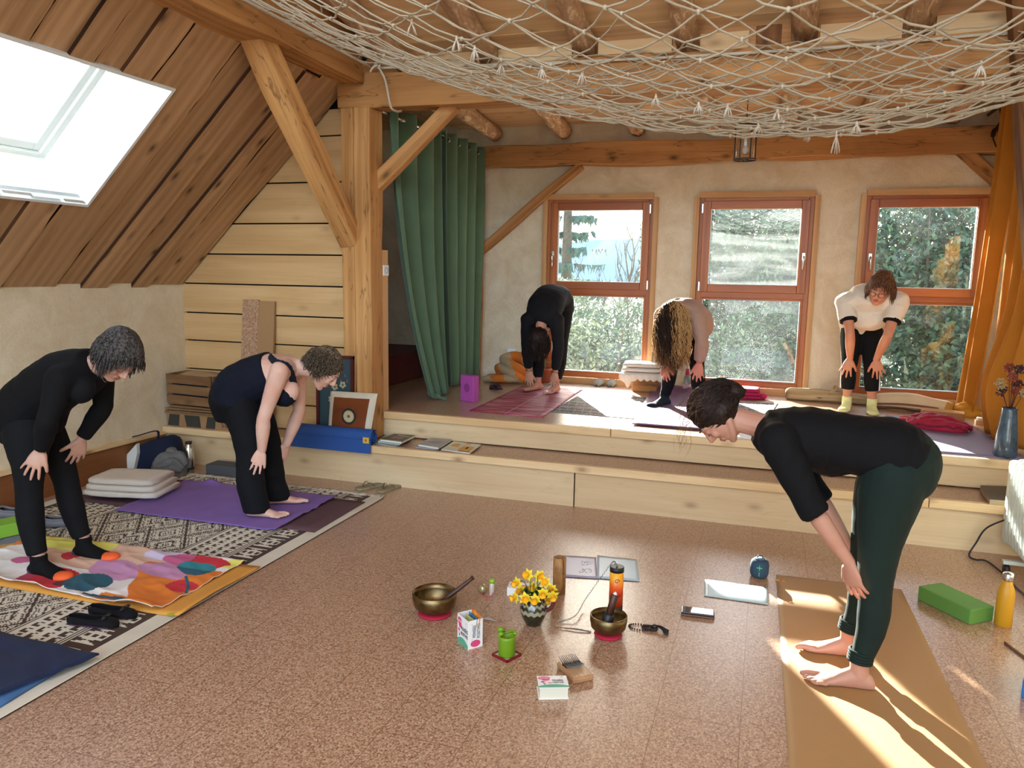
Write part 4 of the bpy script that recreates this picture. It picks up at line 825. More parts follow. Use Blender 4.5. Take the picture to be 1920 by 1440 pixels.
# ---- forward fold on the red mat
def person3():
    hk = hairmat('black_brown_hair', '#0f0a0a', '#2c1c1a'); t = thing('person', 'person in black folded fully forward with hands on bare feet on the red yoga mat', 'person', (-1.93, 7.0, Z2+.01))
    d = Vector((-.2, -.98, 0)).normalized(); l = Vector((.98, -.2, 0)).normalized(); J = plane_fn((-1.95, 6.98, 0), d); back = -d
    a1, a2 = J(1008, 716, -.03), J(1042, 718, .0); a1.z = a2.z = Z2+.09
    k1, k2 = J(1008, 655, .02), J(1052, 658, -.05); h1, h2 = J(1020, 583, -.14), J(1055, 578, -.16)
    s1, s2 = J(990, 600, .26), J(1044, 600, .24); w1, w2 = J(992, 694, .12), J(1041, 697, .14); e1, e2 = J(987, 650, .22), J(1047, 652, .22)
    sp_ = [J(1042, 600, -.15), J(1042, 580, -.17), J(1040, 562, -.12), J(1036, 556, -.03), J(1030, 560, .07), J(1024, 572, .17), J(1019, 590, .24), J(1016, 604, .26)]
    ab = [(.13, .1), (.165, .13), (.165, .12), (.145, .1), (.145, .102), (.16, .11), (.15, .09), (.06, .06)]
    hc = J(1013, 630, .28); f = -d*.75-DL*.4; u = DG*.9+d*.3
    b = MB(); torso(b, sp_, [(a-.006, c-.006) for a, c in ab], l); head(b, hc, f, u, 1, pp := {}); cap(b, [sp_[-2], sp_[-1], J(1014, 614, .27)], [.06, .05, .05])
    for h_, k_, a_, s_ in ((h1, k1, a1, l), (h2, k2, a2, -l)): leg(b, h_, k_, a_, back, -.003, fat=.95); foot(b, a_, d-s_*(.25 if s_ is l else .05), s_, .98, sole=Z2+.012)
    for a, s_ in (((s1, e1, w1), l), ((s2, e2, w2), -l)): arm(b, *a); hand(b, a[2], (0, 0, -1), d, s_, .15, .35, .95, .5)
    P = pp['P']; bake(b, 'body', [SKR, LIP], .006, t, 3)
    g = MB(); torso(g, sp_[1:], ab[1:-1]+[(.075, .062)], l, .012); cap(g, [s1, sp_[-2], s2], [.07, .085, .07]); arm(g, s1, e1, w1, .012, .93, 1.1); arm(g, s2, e2, w2, .012, .93, 1.1)
    bake(g, 'top', fabric('charcoal_top', '#111116', var=.2, sheen=.03), .009, t, 6, wrinkle=.006, wsc=11)
    g = MB(); torso(g, sp_[:4], [(.13, .11), (.165, .135), (.165, .12), (.14, .1)], l, .006)
    for s, h_, k_, a_ in ((1, h1, k1, a1), (-1, h2, k2, a2)): leg(g, h_, k_, a_, back, .006, .93, 1.02); g.ell(h_+back*.04, (.095,)*3)
    bake(g, 'leggings', blk2, .009, t, 6, wrinkle=.002, wsc=16)
    h = MB(); Rm = pp['R']; h.ell(P(0, -.03, .04), (.088, .104, .1), rot=Rm, nu=24, nv=16); h.ell(P(0, -.06, .13), (.045, .045, .05), rot=Rm); ho = bake(h, 'hair', hk, .008, t, 3, wrinkle=.006, wsc=28)
    strands('loose_strands', P, Rm, 1, hk, ho, 500, .13, 13, comb=(0, -.2, .7), grav=.4, rad=.0022, wid=(.09, .108, .104), curl=.25)
    for w in (w1, w2):
        c = w+Vector((0, 0, -.002)); curve('bracelet', [[c+Vector((.031*math.cos(x), .028*math.sin(x), .004*math.sin(2*x))) for x in [i*math.pi/8 for i in range(17)]]], .003, plain('brass', '#9a7a3c', .4, .8), t)
person3()
# ---- long haired woman by the second window
def person4():
    hk = hairmat('long_brown_hair', '#4a3222', '#8a6440', .5); hk2 = hairmat('sun_rim_hair', '#9a7448', '#d2a870', .5)
    t = thing('person', 'person in a taupe sweater bending, long loose wavy hair hanging down', 'person', (-.65, 6.6, Z2+.01))
    d = Vector((-.28, -.96, 0)).normalized(); l = Vector((.96, -.28, 0)).normalized(); J = plane_fn((-.66, 6.58, 0), d); back = -d
    a1, a2 = J(1246, 747, -.02), J(1308, 748, -.02); a1.z = a2.z = Z2+.085
    k1, k2 = J(1257, 693, .05), J(1307, 693, .03); h1, h2 = J(1278, 610, -.22), J(1303, 612, -.24)
    s1, s2 = J(1243, 592, .26), J(1304, 596, .18); e1, e2 = J(1238, 640, .3), J(1317, 640, .2); w1, w2 = J(1247, 680, .14), J(1311, 680, .12)
    sp_ = [J(1296, 640, -.22), J(1297, 615, -.24), J(1296, 600, -.17), J(1292, 592, -.06), J(1287, 588, .03), J(1282, 587, .12), J(1276, 589, .2), J(1271, 592, .25)]
    ab = [(.13, .1), (.165, .13), (.165, .12), (.145, .1), (.145, .105), (.16, .11), (.15, .09), (.06, .06)]
    hc = J(1266, 594, .34); f = -d*.3-DL*.9+l*.15; u = d*.92-DL*.3
    b = MB(); torso(b, sp_, [(a-.006, c-.006) for a, c in ab], l); head(b, hc, f, u, 1, pp := {}); cap(b, [sp_[-2], sp_[-1], J(1271, 602, .27)], [.06, .05, .05])
    for h_, k_, a_, s_ in ((h1, k1, a1, l), (h2, k2, a2, -l)): leg(b, h_, k_, a_, back, -.003, fat=.92); foot(b, a_, d-s_*.25, s_, .97, toes=False, sole=Z2+.01)
    for a, s_ in (((s1, e1, w1), l), ((s2, e2, w2), -l)): arm(b, *a); hand(b, a[2], (0, 0, -1), d-s_*.2, s_, .3, .4, 1, .6)
    P = pp['P']; bake(b, 'body', [skinmat('reddish_skin', '#cf8a74')], .006, t, 3)  # one even reddish skin colour
    g = MB(); torso(g, sp_[1:], ab[1:-1]+[(.08, .065)], l, .014); cap(g, [s1, sp_[-2], s2], [.07, .085, .07]); arm(g, s1, e1, w1, .014, .94, 1.15); arm(g, s2, e2, w2, .014, .94, 1.15)
    bake(g, 'sweater', taupe, .009, t, 5, wrinkle=.008, wsc=13)
    g = MB(); torso(g, sp_[:4], [(.13, .11), (.165, .135), (.165, .12), (.14, .1)], l, .004)
    for s, h_, k_, a_ in ((1, h1, k1, a1), (-1, h2, k2, a2)): leg(g, h_, k_, a_, back, .006, .97, 1.0); g.ell(h_+back*.04, (.095,)*3)
    bake(g, 'leggings', blk2, .009, t, 6, wrinkle=.003, wsc=16)
    for a_, s_ in ((a1, l), (a2, -l)): so_ = MB(); foot(so_, a_, d-s_*.25, s_, .97, .006, False, sole=Z2+.008); bake(so_, 'sock', fabric('dark_blue_sock', '#1c2530'), .006, t, 3, shrinkz=Z2+.008)
    h = MB(); Rm = pp['R']; h.ell(P(0, -.03, .035), (.092, .108, .1), rot=Rm, nu=24, nv=16); ho = bake(h, 'hair', hairmat('dark_root_hair', '#20140f', '#3c281c'), .008, t, 3, wrinkle=.004, wsc=28)
    strands('long_locks', P, Rm, 1, hk, ho, 800, .36, 14, comb=(0, .35, .35), grav=.3, rad=.003, wid=(.1, .118, .112), curl=.42, cw=75, steps=16)
    strands('sun_rim_locks', P, Rm, 1, hk2, ho, 300, .38, 15, comb=(0, .2, .5), grav=.24, rad=.0026, wid=(.11, .125, .12), curl=.6, cw=80, steps=16, keep=lambda v: abs(v.x) > .62 or (v.y < -.5 and abs(v.x) > .3))  # golden outer strands put the sunlit rim of the hair into colour
    strands('dark_locks', P, Rm, 1, hairmat('root_hair', '#1c120e', '#36241a'), ho, 520, .30, 16, comb=(0, .35, .5), grav=.4, rad=.0026, wid=(.104, .122, .116), curl=.25, keep=lambda v: abs(v.x) < .45 and v.z > -.5)
person4()
# ---- woman in cream tee with glasses by the third window
def person5():
    hk = hairmat('auburn_bob_hair', '#3a241a', '#7a5236'); t = thing('person', 'person in cream tee, black leggings and glasses, hands on knees, by the third window', 'person', (.82, 7.13, Z2))
    d = Vector((-.12, -.99, 0)).normalized(); l = Vector((.99, -.12, 0)).normalized(); J = plane_fn((.82, 7.12, 0), d); back = -d
    a1, a2 = J(1588, 748, .02), J(1635, 755, .06); a1.z = a2.z = Z2+.085
    k1, k2 = J(1592, 692, .05), J(1634, 694, .08); h1, h2 = J(1600, 612, -.2), J(1634, 612, -.2)
    s1, s2 = J(1586, 568, .17), J(1684, 567, .2); e1, e2 = J(1594, 627, .27), J(1664, 630, .3); w1, w2 = J(1594, 672, .15), J(1643, 674, .17)
    sp_ = [J(1618, 632, -.2), J(1618, 606, -.22), J(1618, 588, -.15), J(1622, 577, -.05), J(1628, 568, .05), J(1634, 562, .13), J(1640, 556, .19), J(1643, 551, .22)]
    ab = [(.13, .1), (.17, .135), (.17, .13), (.15, .11), (.15, .11), (.165, .115), (.15, .09), (.06, .06)]
    hc = J(1650, 541, .33); f = d*.84-DL*.5-l*.18; u = DL*.82+d*.52+l*.1
    b = MB(); torso(b, sp_, [(a-.006, c-.006) for a, c in ab], l); head(b, hc, f, u, 1, pp := {}); cap(b, [sp_[-2], sp_[-1], J(1648, 547, .27)], [.06, .052, .05])
    for h_, k_, a_, s_ in ((h1, k1, a1, l), (h2, k2, a2, -l)): leg(b, h_, k_, a_, back, -.003, fat=.96); foot(b, a_, d-s_*.1, s_, .97, toes=False, sole=Z2+.004)
    for a, s_ in (((s1, e1, w1), l), ((s2, e2, w2), -l)): arm(b, *a, fat=1.08); hand(b, a[2], DG-s_*.25+d*.1, d+DL*.2, s_, .3, .55, 1, .75)
    P = pp['P']; bake(b, 'body', [skinmat('tanned_skin', '#c99072'), LIP], .005, t, 3, paint=[(P(0, .086, -.065), .019, 1)])
    g = MB(); torso(g, [sp_[0]]+sp_[1:], [(.15, .125)]+ab[1:-1]+[(.1, .08)], l, .02); cap(g, [s1, sp_[-2], s2], [.078, .095, .078]); arm(g, s1, e1, w1, .026, .27, 1.1); arm(g, s2, e2, w2, .026, .27, 1.1)
    g.ell(J(1630, 592, .1), (.15, .12, .12)); bake(g, 'tee', cream, .008, t, 5, wrinkle=.01, wsc=10)
    for a in ((s1, e1, w1), (s2, e2, w2)): c = MB(); arm(c, *a, .024, .30, 1.1, .255); c.build('sleeve_hem', blk, t)
    g = MB(); torso(g, sp_[:3], [(.13, .11), (.165, .135), (.15, .12)], l, .002)
    for s, h_, k_, a_ in ((1, h1, k1, a1), (-1, h2, k2, a2)): leg(g, h_, k_, a_, back, .006, .83, 1.02); g.ell(h_+back*.04, (.095,)*3)
    bake(g, 'leggings', blk2, .008, t, 6, wrinkle=.002, wsc=16)
    for (h_, k_, a_, s_) in ((h1, k1, a1, -l), (h2, k2, a2, l)): curve('side_stripe', [[h_.lerp(k_, q)+s_*(.1-.045*q) for q in (0, .33, .66, 1)]+[k_.lerp(a_, q)+s_*(.062-.01*q) for q in (.3, .62)]], .007, MT['white'], t)
    for a_, s_ in ((a1, l), (a2, -l)): so_ = MB(); foot(so_, a_, d-s_*.1, s_, .97, .006, False, sole=Z2+.002); bake(so_, 'sock', cyl, .006, t, 3, shrinkz=Z2+.002)
    h = MB(); Rm = pp['R']; h.ell(P(0, -.032, .044), (.088, .104, .098), rot=Rm, nu=24, nv=16); h.ell(P(0, -.06, -.03), (.082, .06, .065), rot=Rm); ho = bake(h, 'hair', hk, .007, t, 4, wrinkle=.004, wsc=30)
    strands('hair_locks', P, Rm, 1, hk, ho, 1000, .12, 17, comb=(0, -.25, -.8), grav=.22, rad=.0026, keep=lambda v: v.z > -.5 and v.y < .25+.35*max(0, v.z), wid=(.092, .108, .103), curl=.12)
    eyes(P, Rm, 1, t, (0, 1, .25)); brows(P, 1, hk, t); gm = MB(); Fm = plain('glasses_frame', '#5c1a22', .4)
    for s in (-1, 1): gm.tube([P(s*.034+.024*math.cos(x), .106-.2*abs(.024*math.cos(x)*s+.01), .003+.019*math.sin(x)) for x in [i*math.pi/10 for i in range(20)]], .0022, 6, closed=True); gm.tube([P(s*.058, .098, .008), P(s*.08, .05, .008), P(s*.082, -.01, .004)], .0018, 6)
    gm.tube([P(-.011, .108, .006), P(0, .11, .01), P(.011, .108, .006)], .002, 6); gm.build('glasses', Fm, t)
person5()
# ------------------------------------------------------------------ things
def T(name, label, cat, loc, rz=0, group=None): return thing(name, label, cat, loc, rz, group)
def cloth(name, mats, parent, P, nu, nv, th=.006, classify=None, zf=None, world=True):
    """P: four ground corners (a,b,c,d) of the cloth, zf(u,v) lift; classify(u,v) -> material index"""
    a, b, c, d = map(Vector, P); m = MB()
    def fn(u, v):
        q = a.lerp(b, u).lerp(d.lerp(c, u), v); return q+Vector((0, 0, th+(zf(u, v) if zf else 0)))
    m.grid(fn, nu, nv, th=th)
    if classify:
        k = 0
        for j in range(nv):
            for i in range(nu): m.m[k] = classify((i+.5)/nu, (j+.5)/nv); k += 1
    return m.build(name, mats, parent, world=world)
def heap(m, c, rx, ry, h, seed, nu=60, nv=28, fr=3.2, rot=0, base=None, rough=1.):
    """crumpled cloth heap"""
    c = Vector(c); vs = []; fs = []; R2 = Matrix.Rotation(rot, 3, 'Z')
    for j in range(nv+1):
        t = j/nv
        for i in range(nu):
            a = 2*math.pi*i/nu; w = 1+.22*noise.noise(Vector((math.cos(a)*1.5, math.sin(a)*1.5, seed))); x, y = math.cos(a)*t*rx*w, math.sin(a)*t*ry*w
            q = Vector((x/rx*fr, y/ry*fr, seed*3.7)); n = (1-2*abs(noise.noise(q)))*.6+.35*(1-2*abs(noise.noise(q*2.1)))+.25
            z = h*max(.02, (1-t**3.2))*(.62+.38*n*rough) if t < 1 else 0
            vs.append(c+R2 @ Vector((x+.1*rx*n*t*(1-t), y+.1*ry*n*t*(1-t), max(0, z))))
    for j in range(nv):
        for i in range(nu):
            k = (i+1) % nu; fs.append((j*nu+i, j*nu+k, (j+1)*nu+k, (j+1)*nu+i)) if j else fs.append((j*nu+i, (j+1)*nu+k, (j+1)*nu+i))
    fs.append(tuple(nv*nu+i for i in range(nu))[::-1]); m.add(vs, fs, None, 0, True); return m
def crumple(name, c, rx, ry, h, seed, mt, parent, rot=0, n=7, r=.03, vox=.006, wr=.004):
    """heap of folded cloth grown from wandering folds, fused into one surface"""
    rs = random.Random(seed); m = MB(); c = Vector(c); M2 = Matrix.Rotation(rot, 3, 'Z')
    m.ell(c+Vector((0, 0, h*.12)), (rx*.82, ry*.8, h*.45), rot=M2)
    for k in range(n):
        a = rs.uniform(0, 6.28); L = rs.uniform(.5, .95); pts = []; b0 = rs.uniform(-.55, .55)
        for i in range(6):
            s_ = -1+2*i/5; x = s_*L*rx*.95; y = (b0+.35*math.sin(s_*2.2+a))*ry; q = max(0, 1-(x/rx)**2-(y/ry)**2); pts.append(c+M2 @ Vector((x, y, .012+h*.62*q**.6*rs.uniform(.75, 1.15))))
        m.tube(smooth(pts, 5), [r*(.55+.6*math.sin(math.pi*j/25)) for j in range(26)], 10, flat=rs.uniform(.6, .9))
    o = bake(m, name, mt, vox, parent, 3, wrinkle=wr, wsc=22, shrinkz=c.z); return o
def W3(q): return (q.x, q.y, q.z)
# patterned flat-woven rug
ink, ecru = fabric('rug_dark_wool', '#453329', weave=300), fabric('rug_cream_wool', '#d3c9b4', weave=300, var=.08)
def rugpat(u, v):
    X = (1-u)*2.1; Y = v*3.7
    if X > 1.05: X = 2.1-X
    if X < .10: return 1
    if X < .108 or .118 < X < .126: return 0
    if X < .27:
        a = (Y/.045) % 1; b = (X-.126)/.144; k = int(Y/.045) % 4
        return 0 if (abs(b-.5) > .42 or (k == 0 and a < .8) or (k in (1, 3) and abs(a-.5) < abs(b-.5)) or (k == 2 and int(b*7) % 2 and .15 < a < .85)) else 1
    if X < .30: return 0 if int((X-.27)/.008) % 2 else 1
    if X < .56:
        b = (X-.30)/.065; k = int(b); a = ((Y+.03*k)/.06) % 1; f = b % 1
        return 0 if (.2 < f < .78 and (a < .3 or (.3 <= a < .62 and f > .48) or (.62 < a < .8 and f < .5))) else 1
    if X < .60: return 0 if int((X-.56)/.01) % 2 else 1
    x = (X-.6)/.27; y = Y/.34; p, q = x+y, x-y; a, b = (p*1.0) % 1, (q*1.0) % 1; e = max(abs(a-.5), abs(b-.5)); k = (int(p//1)+int(q//1)) % 2
    if e > .46: return 0
    if e > .43: return 1
    if .37 < e <= .43: return 0 if (int((p+q)*22)+int((p-q)*22)) % 3 else 1
    if .31 < e <= .33 and k: return 0
    if .22 < e <= .31: return 0 if (int((a*26)) % 2 and e < .29 if not k else False) else 1
    if .17 < e <= .22: return 0
    if e < .11: return 0 if int(a*34) % 2 and e > .02 else 1
    return 1
rt = T('rug', 'large cream and brown patterned rug with a fringe', 'rug', (-3.55, 3, 0)); rt['kind'] = 'thing'
cloth('woven_field', [ink, ecru], rt, [(-4.58, 1.08, 0), (-2.49, 1.08, 0), (-2.51, 4.78, 0), (-4.60, 4.78, 0)], 250, 430, .005, rugpat, lambda u, v: .002*(1+noise.noise(Vector((u*9, v*14, 0)))))
fm = MB()
for i in range(190):
    x = -4.59+2.07*i/190+random.uniform(-.004, .004); fm.tube([(x, 4.775, .006), (x+random.uniform(-.012, .012), 4.81, .007), (x+random.uniform(-.02, .02), 4.775+random.uniform(.055, .08), .004)], [.0035, .003, .0018], 4)
fm.build('fringe', ecru, rt)['kind'] = 'stuff'
RZ = .0085
# yoga mats and towels on the rug
t = T('yoga_mat', 'brown yoga mat lying under the purple towel', 'mat', (-3.4, 4.3, RZ)); cloth('mat', plain('aubergine_mat', '#573a40', .8, bmp=.3, bs=400), t, [(-4.46, 3.94, RZ), (-2.55, 3.95, RZ), (-2.57, 4.62, RZ), (-4.48, 4.61, RZ)], 20, 8, .004)
t = T('towel', 'purple towel spread on the brown yoga mat', 'towel', (-3.4, 4.3, RZ)); pt = fabric('purple_towel', '#7d5aa0', weave=500, sheen=.5)
def pz(u, v):
    e = .5*(noise.noise(Vector((u*5, v*4, 3)))+.5); return .0065+.006*e+(.02*max(0, (u-.93)/.07)*(.6+noise.noise(Vector((v*9, 2, 1)))) if u > .93 else 0)+(.028*math.exp(-((u-.18)/.05)**2)*max(0, (v-.93)/.07) if v > .93 else 0)
cloth('towel', pt, t, [(-3.99, 3.84, RZ), (-2.77, 3.87, RZ), (-2.80, 4.645, RZ), (-4.08, 4.61, RZ)], 80, 50, .005, zf=pz)
t = T('yoga_mat', 'mustard orange yoga mat under the flowered towel', 'mat', (-3.3, 3.02, RZ)); om = plain('mustard_mat', '#d9973f', .75, bmp=.2, bs=500)
cloth('mat', om, t, [(-4.3, 2.69, RZ), (-2.475, 2.71, RZ), (-2.505, 3.355, RZ), (-4.32, 3.33, RZ)], 60, 14, .005, zf=lambda u, v: .022*max(0, (u-.9)/.1)**2*(.6+.4*math.sin(v*5)))
lq = onz(320, 1150, .03); MB().box((lq.x, lq.y, .026), (.032, .02, .0012)).build('mat_label', plain('lime_label', '#b4c224', .6), t)
tw = [fabric('towel_'+n, c, weave=500, var=.06) for n, c in (('white', '#e9e2dc'), ('peach', '#e2b79c'), ('yellow', '#e8df6a'), ('pink', '#c9628c'), ('mauve', '#c98fb4'), ('red', '#c92f3a'), ('crimson', '#b83a5c'), ('teal', '#2c5a6a'), ('orange', '#dd7a2c'), ('plum', '#5a3038'), ('lilac', '#ddd0ea'), ('aqua', '#2f8a94'))]
def flower(u, v):
    u2 = u+.03*noise.noise(Vector((u*6, v*5, 1))); v2 = v+.04*noise.noise(Vector((u*6, v*5, 7)))
    def E(cx, cy, rx, ry, a=0):
        x, y = u2-cx, v2-cy; x, y = x*math.cos(a)+y*math.sin(a), -x*math.sin(a)+y*math.cos(a); return (x/rx)**2+(y/ry)**2 < 1
    if E(.60, .22, .085, .17): return 7
    if E(.53, .16, .05, .11): return 9
    if E(.44, .15, .13, .22): return 6 if u2 < .36 else 5
    if E(.88, .74, .075, .12, .5): return 11 if v2 > .72 else 7
    if E(.82, .86, .14, .13): return 5 if u2 > .8 else 3
    if E(.78, .62, .12, .15, .3): return 4
    if E(.97, .9, .06, .1): return 2
    if abs(u2-.86-.35*(.72-v2)) < .008 and .35 < v2 < .72: return 7
    if abs(v2-.06-.1*(u2-.66)) < .02 and .66 < u2 < .86: return 7
    if E(.93, .45, .06, .1): return 5
    if u2 > .80-.35*(v2-.2) and v2 < .75 and u2 > .66: return 8
    if u2 > .72 and v2 < .12: return 8
    if E(.22, .9, .2, .2): return 2
    if E(.0, .85, .1, .18): return 8
    if E(.6, .5, .12, .18, .3): return 4
    if E(.1, .12, .07, .11): return 1
    if E(.2, .4, .05, .1): return 3
    if E(.33, .62, .045, .08): return 5
    if E(.68, .95, .09, .14): return 10
    if E(.45, .75, .35, .33): return 1
    return 0
t = T('towel', 'white towel with orange, pink and teal flowers spread on the mustard yoga mat', 'towel', (-3.3, 3.03, RZ))
def fz(u, v):
    n = 1-2*abs(noise.noise(Vector((u*4.5+v*2, v*3.5, 2)))); n2 = 1-2*abs(noise.noise(Vector((u*11, v*8+u*4, 5)))); return .0085+.011*max(0, n)+.005*max(0, n2)+(.03*max(0, 1-((u-.93)**2+(v-.02)**2)/.01))+(.02*max(0, (.06-v)/.06)*(.5+noise.noise(Vector((u*8, 1, 1)))))
cloth('towel', tw, t, [(-3.98, 2.75, RZ), (-2.60, 2.685, RZ), (-2.615, 3.365, RZ), (-4.0, 3.30, RZ)], 180, 95, .004, flower, fz)
t = T('yoga_mat', 'blue yoga mat edge showing under the navy blanket', 'mat', (-3.1, 2.05, RZ)); cloth('mat', plain('steel_blue_mat', '#3f6390', .7), t, [(-4.2, 1.83, RZ), (-2.55, 1.85, RZ), (-2.58, 2.24, RZ), (-4.2, 2.24, RZ)], 12, 4, .014)
t = T('blanket', 'dark navy blanket spread over the blue yoga mat', 'blanket', (-3.1, 2.05, RZ)); cloth('blanket', fabric('navy_fleece', '#1a2340', var=.15, sheen=.4), t, [(-4.2, 1.88, RZ), (-2.60, 1.9, RZ), (-2.49, 2.28, RZ), (-4.2, 2.33, RZ)], 60, 30, .008, zf=lambda u, v: .018+.012*max(0, 1-2*abs(noise.noise(Vector((u*5, v*3+u*3, 4))))))
# ochre mat of the woman in the foreground
def ribbed(name, c1, c2, sc=260):
    m, nt, b = newmat(name); b.inputs['Roughness'].default_value = .6; co = coords(nt, scale=(sc, sc, sc)); ck = N(nt, 'ShaderNodeTexChecker', i_Scale=1); ck.inputs[1].default_value = (*hexc(c1), 1); ck.inputs[2].default_value = (*hexc(c2), 1); nt.links.new(co, ck.inputs[0]); nt.links.new(ck.outputs[0], b.inputs[0]); bump(nt, b, ck.outputs[1], .25, .002); return m
t = T('yoga_mat', 'long ochre ribbed yoga mat under the barefoot person in dark green leggings', 'mat', (.46, 3.35, 0)); cloth('mat', ribbed('ochre_mat', '#b88e5c', '#94683a'), t, [(.165, 2.2, 0), (.80, 2.2, 0), (.755, 4.285, 0), (.135, 4.262, 0)], 20, 60, .005)
lq = onz(1462, 1088, .006); MB().box((lq.x, lq.y, .0056), (.05, .018, .0012)).build('mat_label', plain('yellow_label', '#c9a030', .5), t); MB().lathe([(0, .0006), (.009, .0006), (.009, 0)], 14, (lq.x+.006, lq.y, .0062)).build('red_dot', plain('label_red', '#c4472a', .5), t)
# floor items -----------------------------------------------------------------------
brass = plain('bowl_bronze', (.20, .135, .06), .38, 1, bmp=.25, bs=25, var=.3); crimson = fabric('crimson_felt', '#b02038'); dkwood = wood('dark_wood', '#3c2218', '#5e3a28', 3, 0, .45, spec=.5)
def bowl(label, c, r, h, mallet, felt=1.25):
    t = T('singing_bowl', label, 'bowl', c); w = .006
    MB().lathe([(0, .014), (r*.5, .015), (r*.72, .028), (r*.93, h*.5), (r, h*.86), (r, h+.012), (r-.005, h+.014), (r-w-.002, h*.88), (r*.93-w, h*.52), (r*.7-w, .036), (r*.45, .022), (0, .021)], 48).build('bowl', brass, t, world=False)
    f = T('felt_ring', 'crimson felt ring under the '+('larger' if r > .085 else 'smaller')+' bronze bowl', 'felt ring', c); MB().lathe([(0, .001), (r*.70, .001), (r*.76, .007), (r*.70, .013), (0, .013)], 40).build('ring', crimson, f, world=False); return t
c1 = onz(815, 1152, 0); bowl('larger bronze singing bowl with a dark wooden striker leaning in it', (c1.x, c1.y, .002), .105, .098, 1); c1.z = 0
t = T('bowl_striker', 'dark turned wooden striker leaning in the larger bronze bowl', 'striker', (c1.x+.03, c1.y+.02, .05)); MB().tube([(c1.x-.005, c1.y-.02, .035), (c1.x+.075, c1.y+.035, .10), (c1.x+.135, c1.y+.08, .150), (c1.x+.143, c1.y+.086, .157), (c1.x+.158, c1.y+.096, .17)], [.012, .011, .010, .008, .0115], 14).build('handle', dkwood, t)
MB().lathe([(0, .0), (.03, 0), (.032, .006), (.0, .009)], 20, (c1.x-.015, c1.y+.0, .0235)).build('red_pad', crimson, t)
c2 = onz(1140, 1192, 0); bowl('smaller bronze singing bowl holding a thick black and brown mallet', (c2.x, c2.y, .002), .083, .085, 1); 
t = T('bowl_mallet', 'thick mallet with a black padded end standing in the smaller bowl', 'mallet', (c2.x, c2.y, .03)); a, b = Vector((c2.x-.012, c2.y-.03, .03)), Vector((c2.x+.022, c2.y+.01, .19)); m_ = a.lerp(b, .5)
MB().tube([m_, b, b+(b-a)*.02], [.0165, .0165, .014], 16).build('handle', dkwood, t); MB().tube([a, a.lerp(b, .05), m_.lerp(b, -.1), m_.lerp(b, .02)], [.019, .025, .025, .018], 16).build('pad', MT['black'], t); MB().tube([b, b+(b-a)*.05, b+(b-a)*.1], [.010, .010, .001], 6, flat=.9).build('crystal', plain('quartz', '#e8e4ea', .1), t)
# daffodils in a jug
c = onz(1000, 1170, 0); t = T('jug', 'dark green glazed jug with a pale scalloped band and a brown handle', 'jug', (c.x, c.y, 0))
jugm, nt, b_ = newmat('jug_glaze'); tc = coords(nt); sx = N(nt, 'ShaderNodeSeparateXYZ'); nt.links.new(tc, sx.inputs[0]); at = N(nt, 'ShaderNodeMath', operation='ARCTAN2'); nt.links.new(sx.outputs[1], at.inputs[0]); nt.links.new(sx.outputs[0], at.inputs[1])
s1 = N(nt, 'ShaderNodeMath', operation='MULTIPLY'); s1.inputs[1].default_value = 14; nt.links.new(at.outputs[0], s1.inputs[0]); s2 = N(nt, 'ShaderNodeMath', operation='SINE'); nt.links.new(s1.outputs[0], s2.inputs[0]); s3 = N(nt, 'ShaderNodeMath', operation='MULTIPLY_ADD'); s3.inputs[1].default_value = .004; nt.links.new(s2.outputs[0], s3.inputs[0]); nt.links.new(sx.outputs[2], s3.inputs[2])
rp = ramp(nt, s3.outputs[0], [(.0, hexc('#1c2412')), (.058, hexc('#1c2412')), (.062, hexc('#9a9478')), (.078, hexc('#8a8468')), (.08, hexc('#2c2a20')), (.094, hexc('#8c866c')), (.104, hexc('#8c866c')), (.106, hexc('#1c2412'))]); rp.color_ramp.interpolation = 'CONSTANT'
nt.links.new(rp.outputs[0], b_.inputs[0]); b_.inputs['Roughness'].default_value = .15; b_.inputs['Coat Weight'].default_value = .6
MB().lathe([(0, 0), (.033, 0), (.037, .006), (.052, .035), (.0635, .068), (.0625, .088), (.052, .112), (.042, .128), (.040, .14), (.046, .16), (.049, .163), (.044, .158), (.036, .14), (.038, .128), (.045, .11), (0, .1)], 40).build('body', jugm, t, world=False)
MB().tube(smooth([(.042, 0, .142), (.075, -.003, .15), (.092, -.004, .125), (.085, -.003, .095), (.058, 0, .072)], 5), .0075, 10, flat=1.3).build('handle', plain('brown_glaze', '#5a2018', .2, coat=.5), t, world=False)
yel, yel2, stem = plain('daffodil_petal', '#f2dc3c', .5), plain('daffodil_trumpet', '#f0b010', .5), plain('flower_stem', '#3c5a24', .6)
jb = Vector((c.x, c.y, .135)); fl = [(990, 1078, -.01), (970, 1093, -.03), (978, 1108, .02), (1012, 1080, .03), (1022, 1092, .0), (1034, 1104, .02), (966, 1120, -.04), (985, 1122, -.05), (1004, 1124, -.06), (1018, 1112, -.04), (1028, 1122, .03), (1000, 1100, .03), (1036, 1117, -.02)]
rsf = random.Random(4)
DL_ = ['topmost of the bunch', 'high on the left beside the topmost one', 'below the high left one', 'high in the middle right', 'upper right of centre', 'far upper right', 'lowest on the left rim', 'low, second from the left rim', 'lowest in the middle over the jug mouth', 'lower right of centre', 'low on the right rim', 'in the very middle of the bunch', 'farthest to the right']
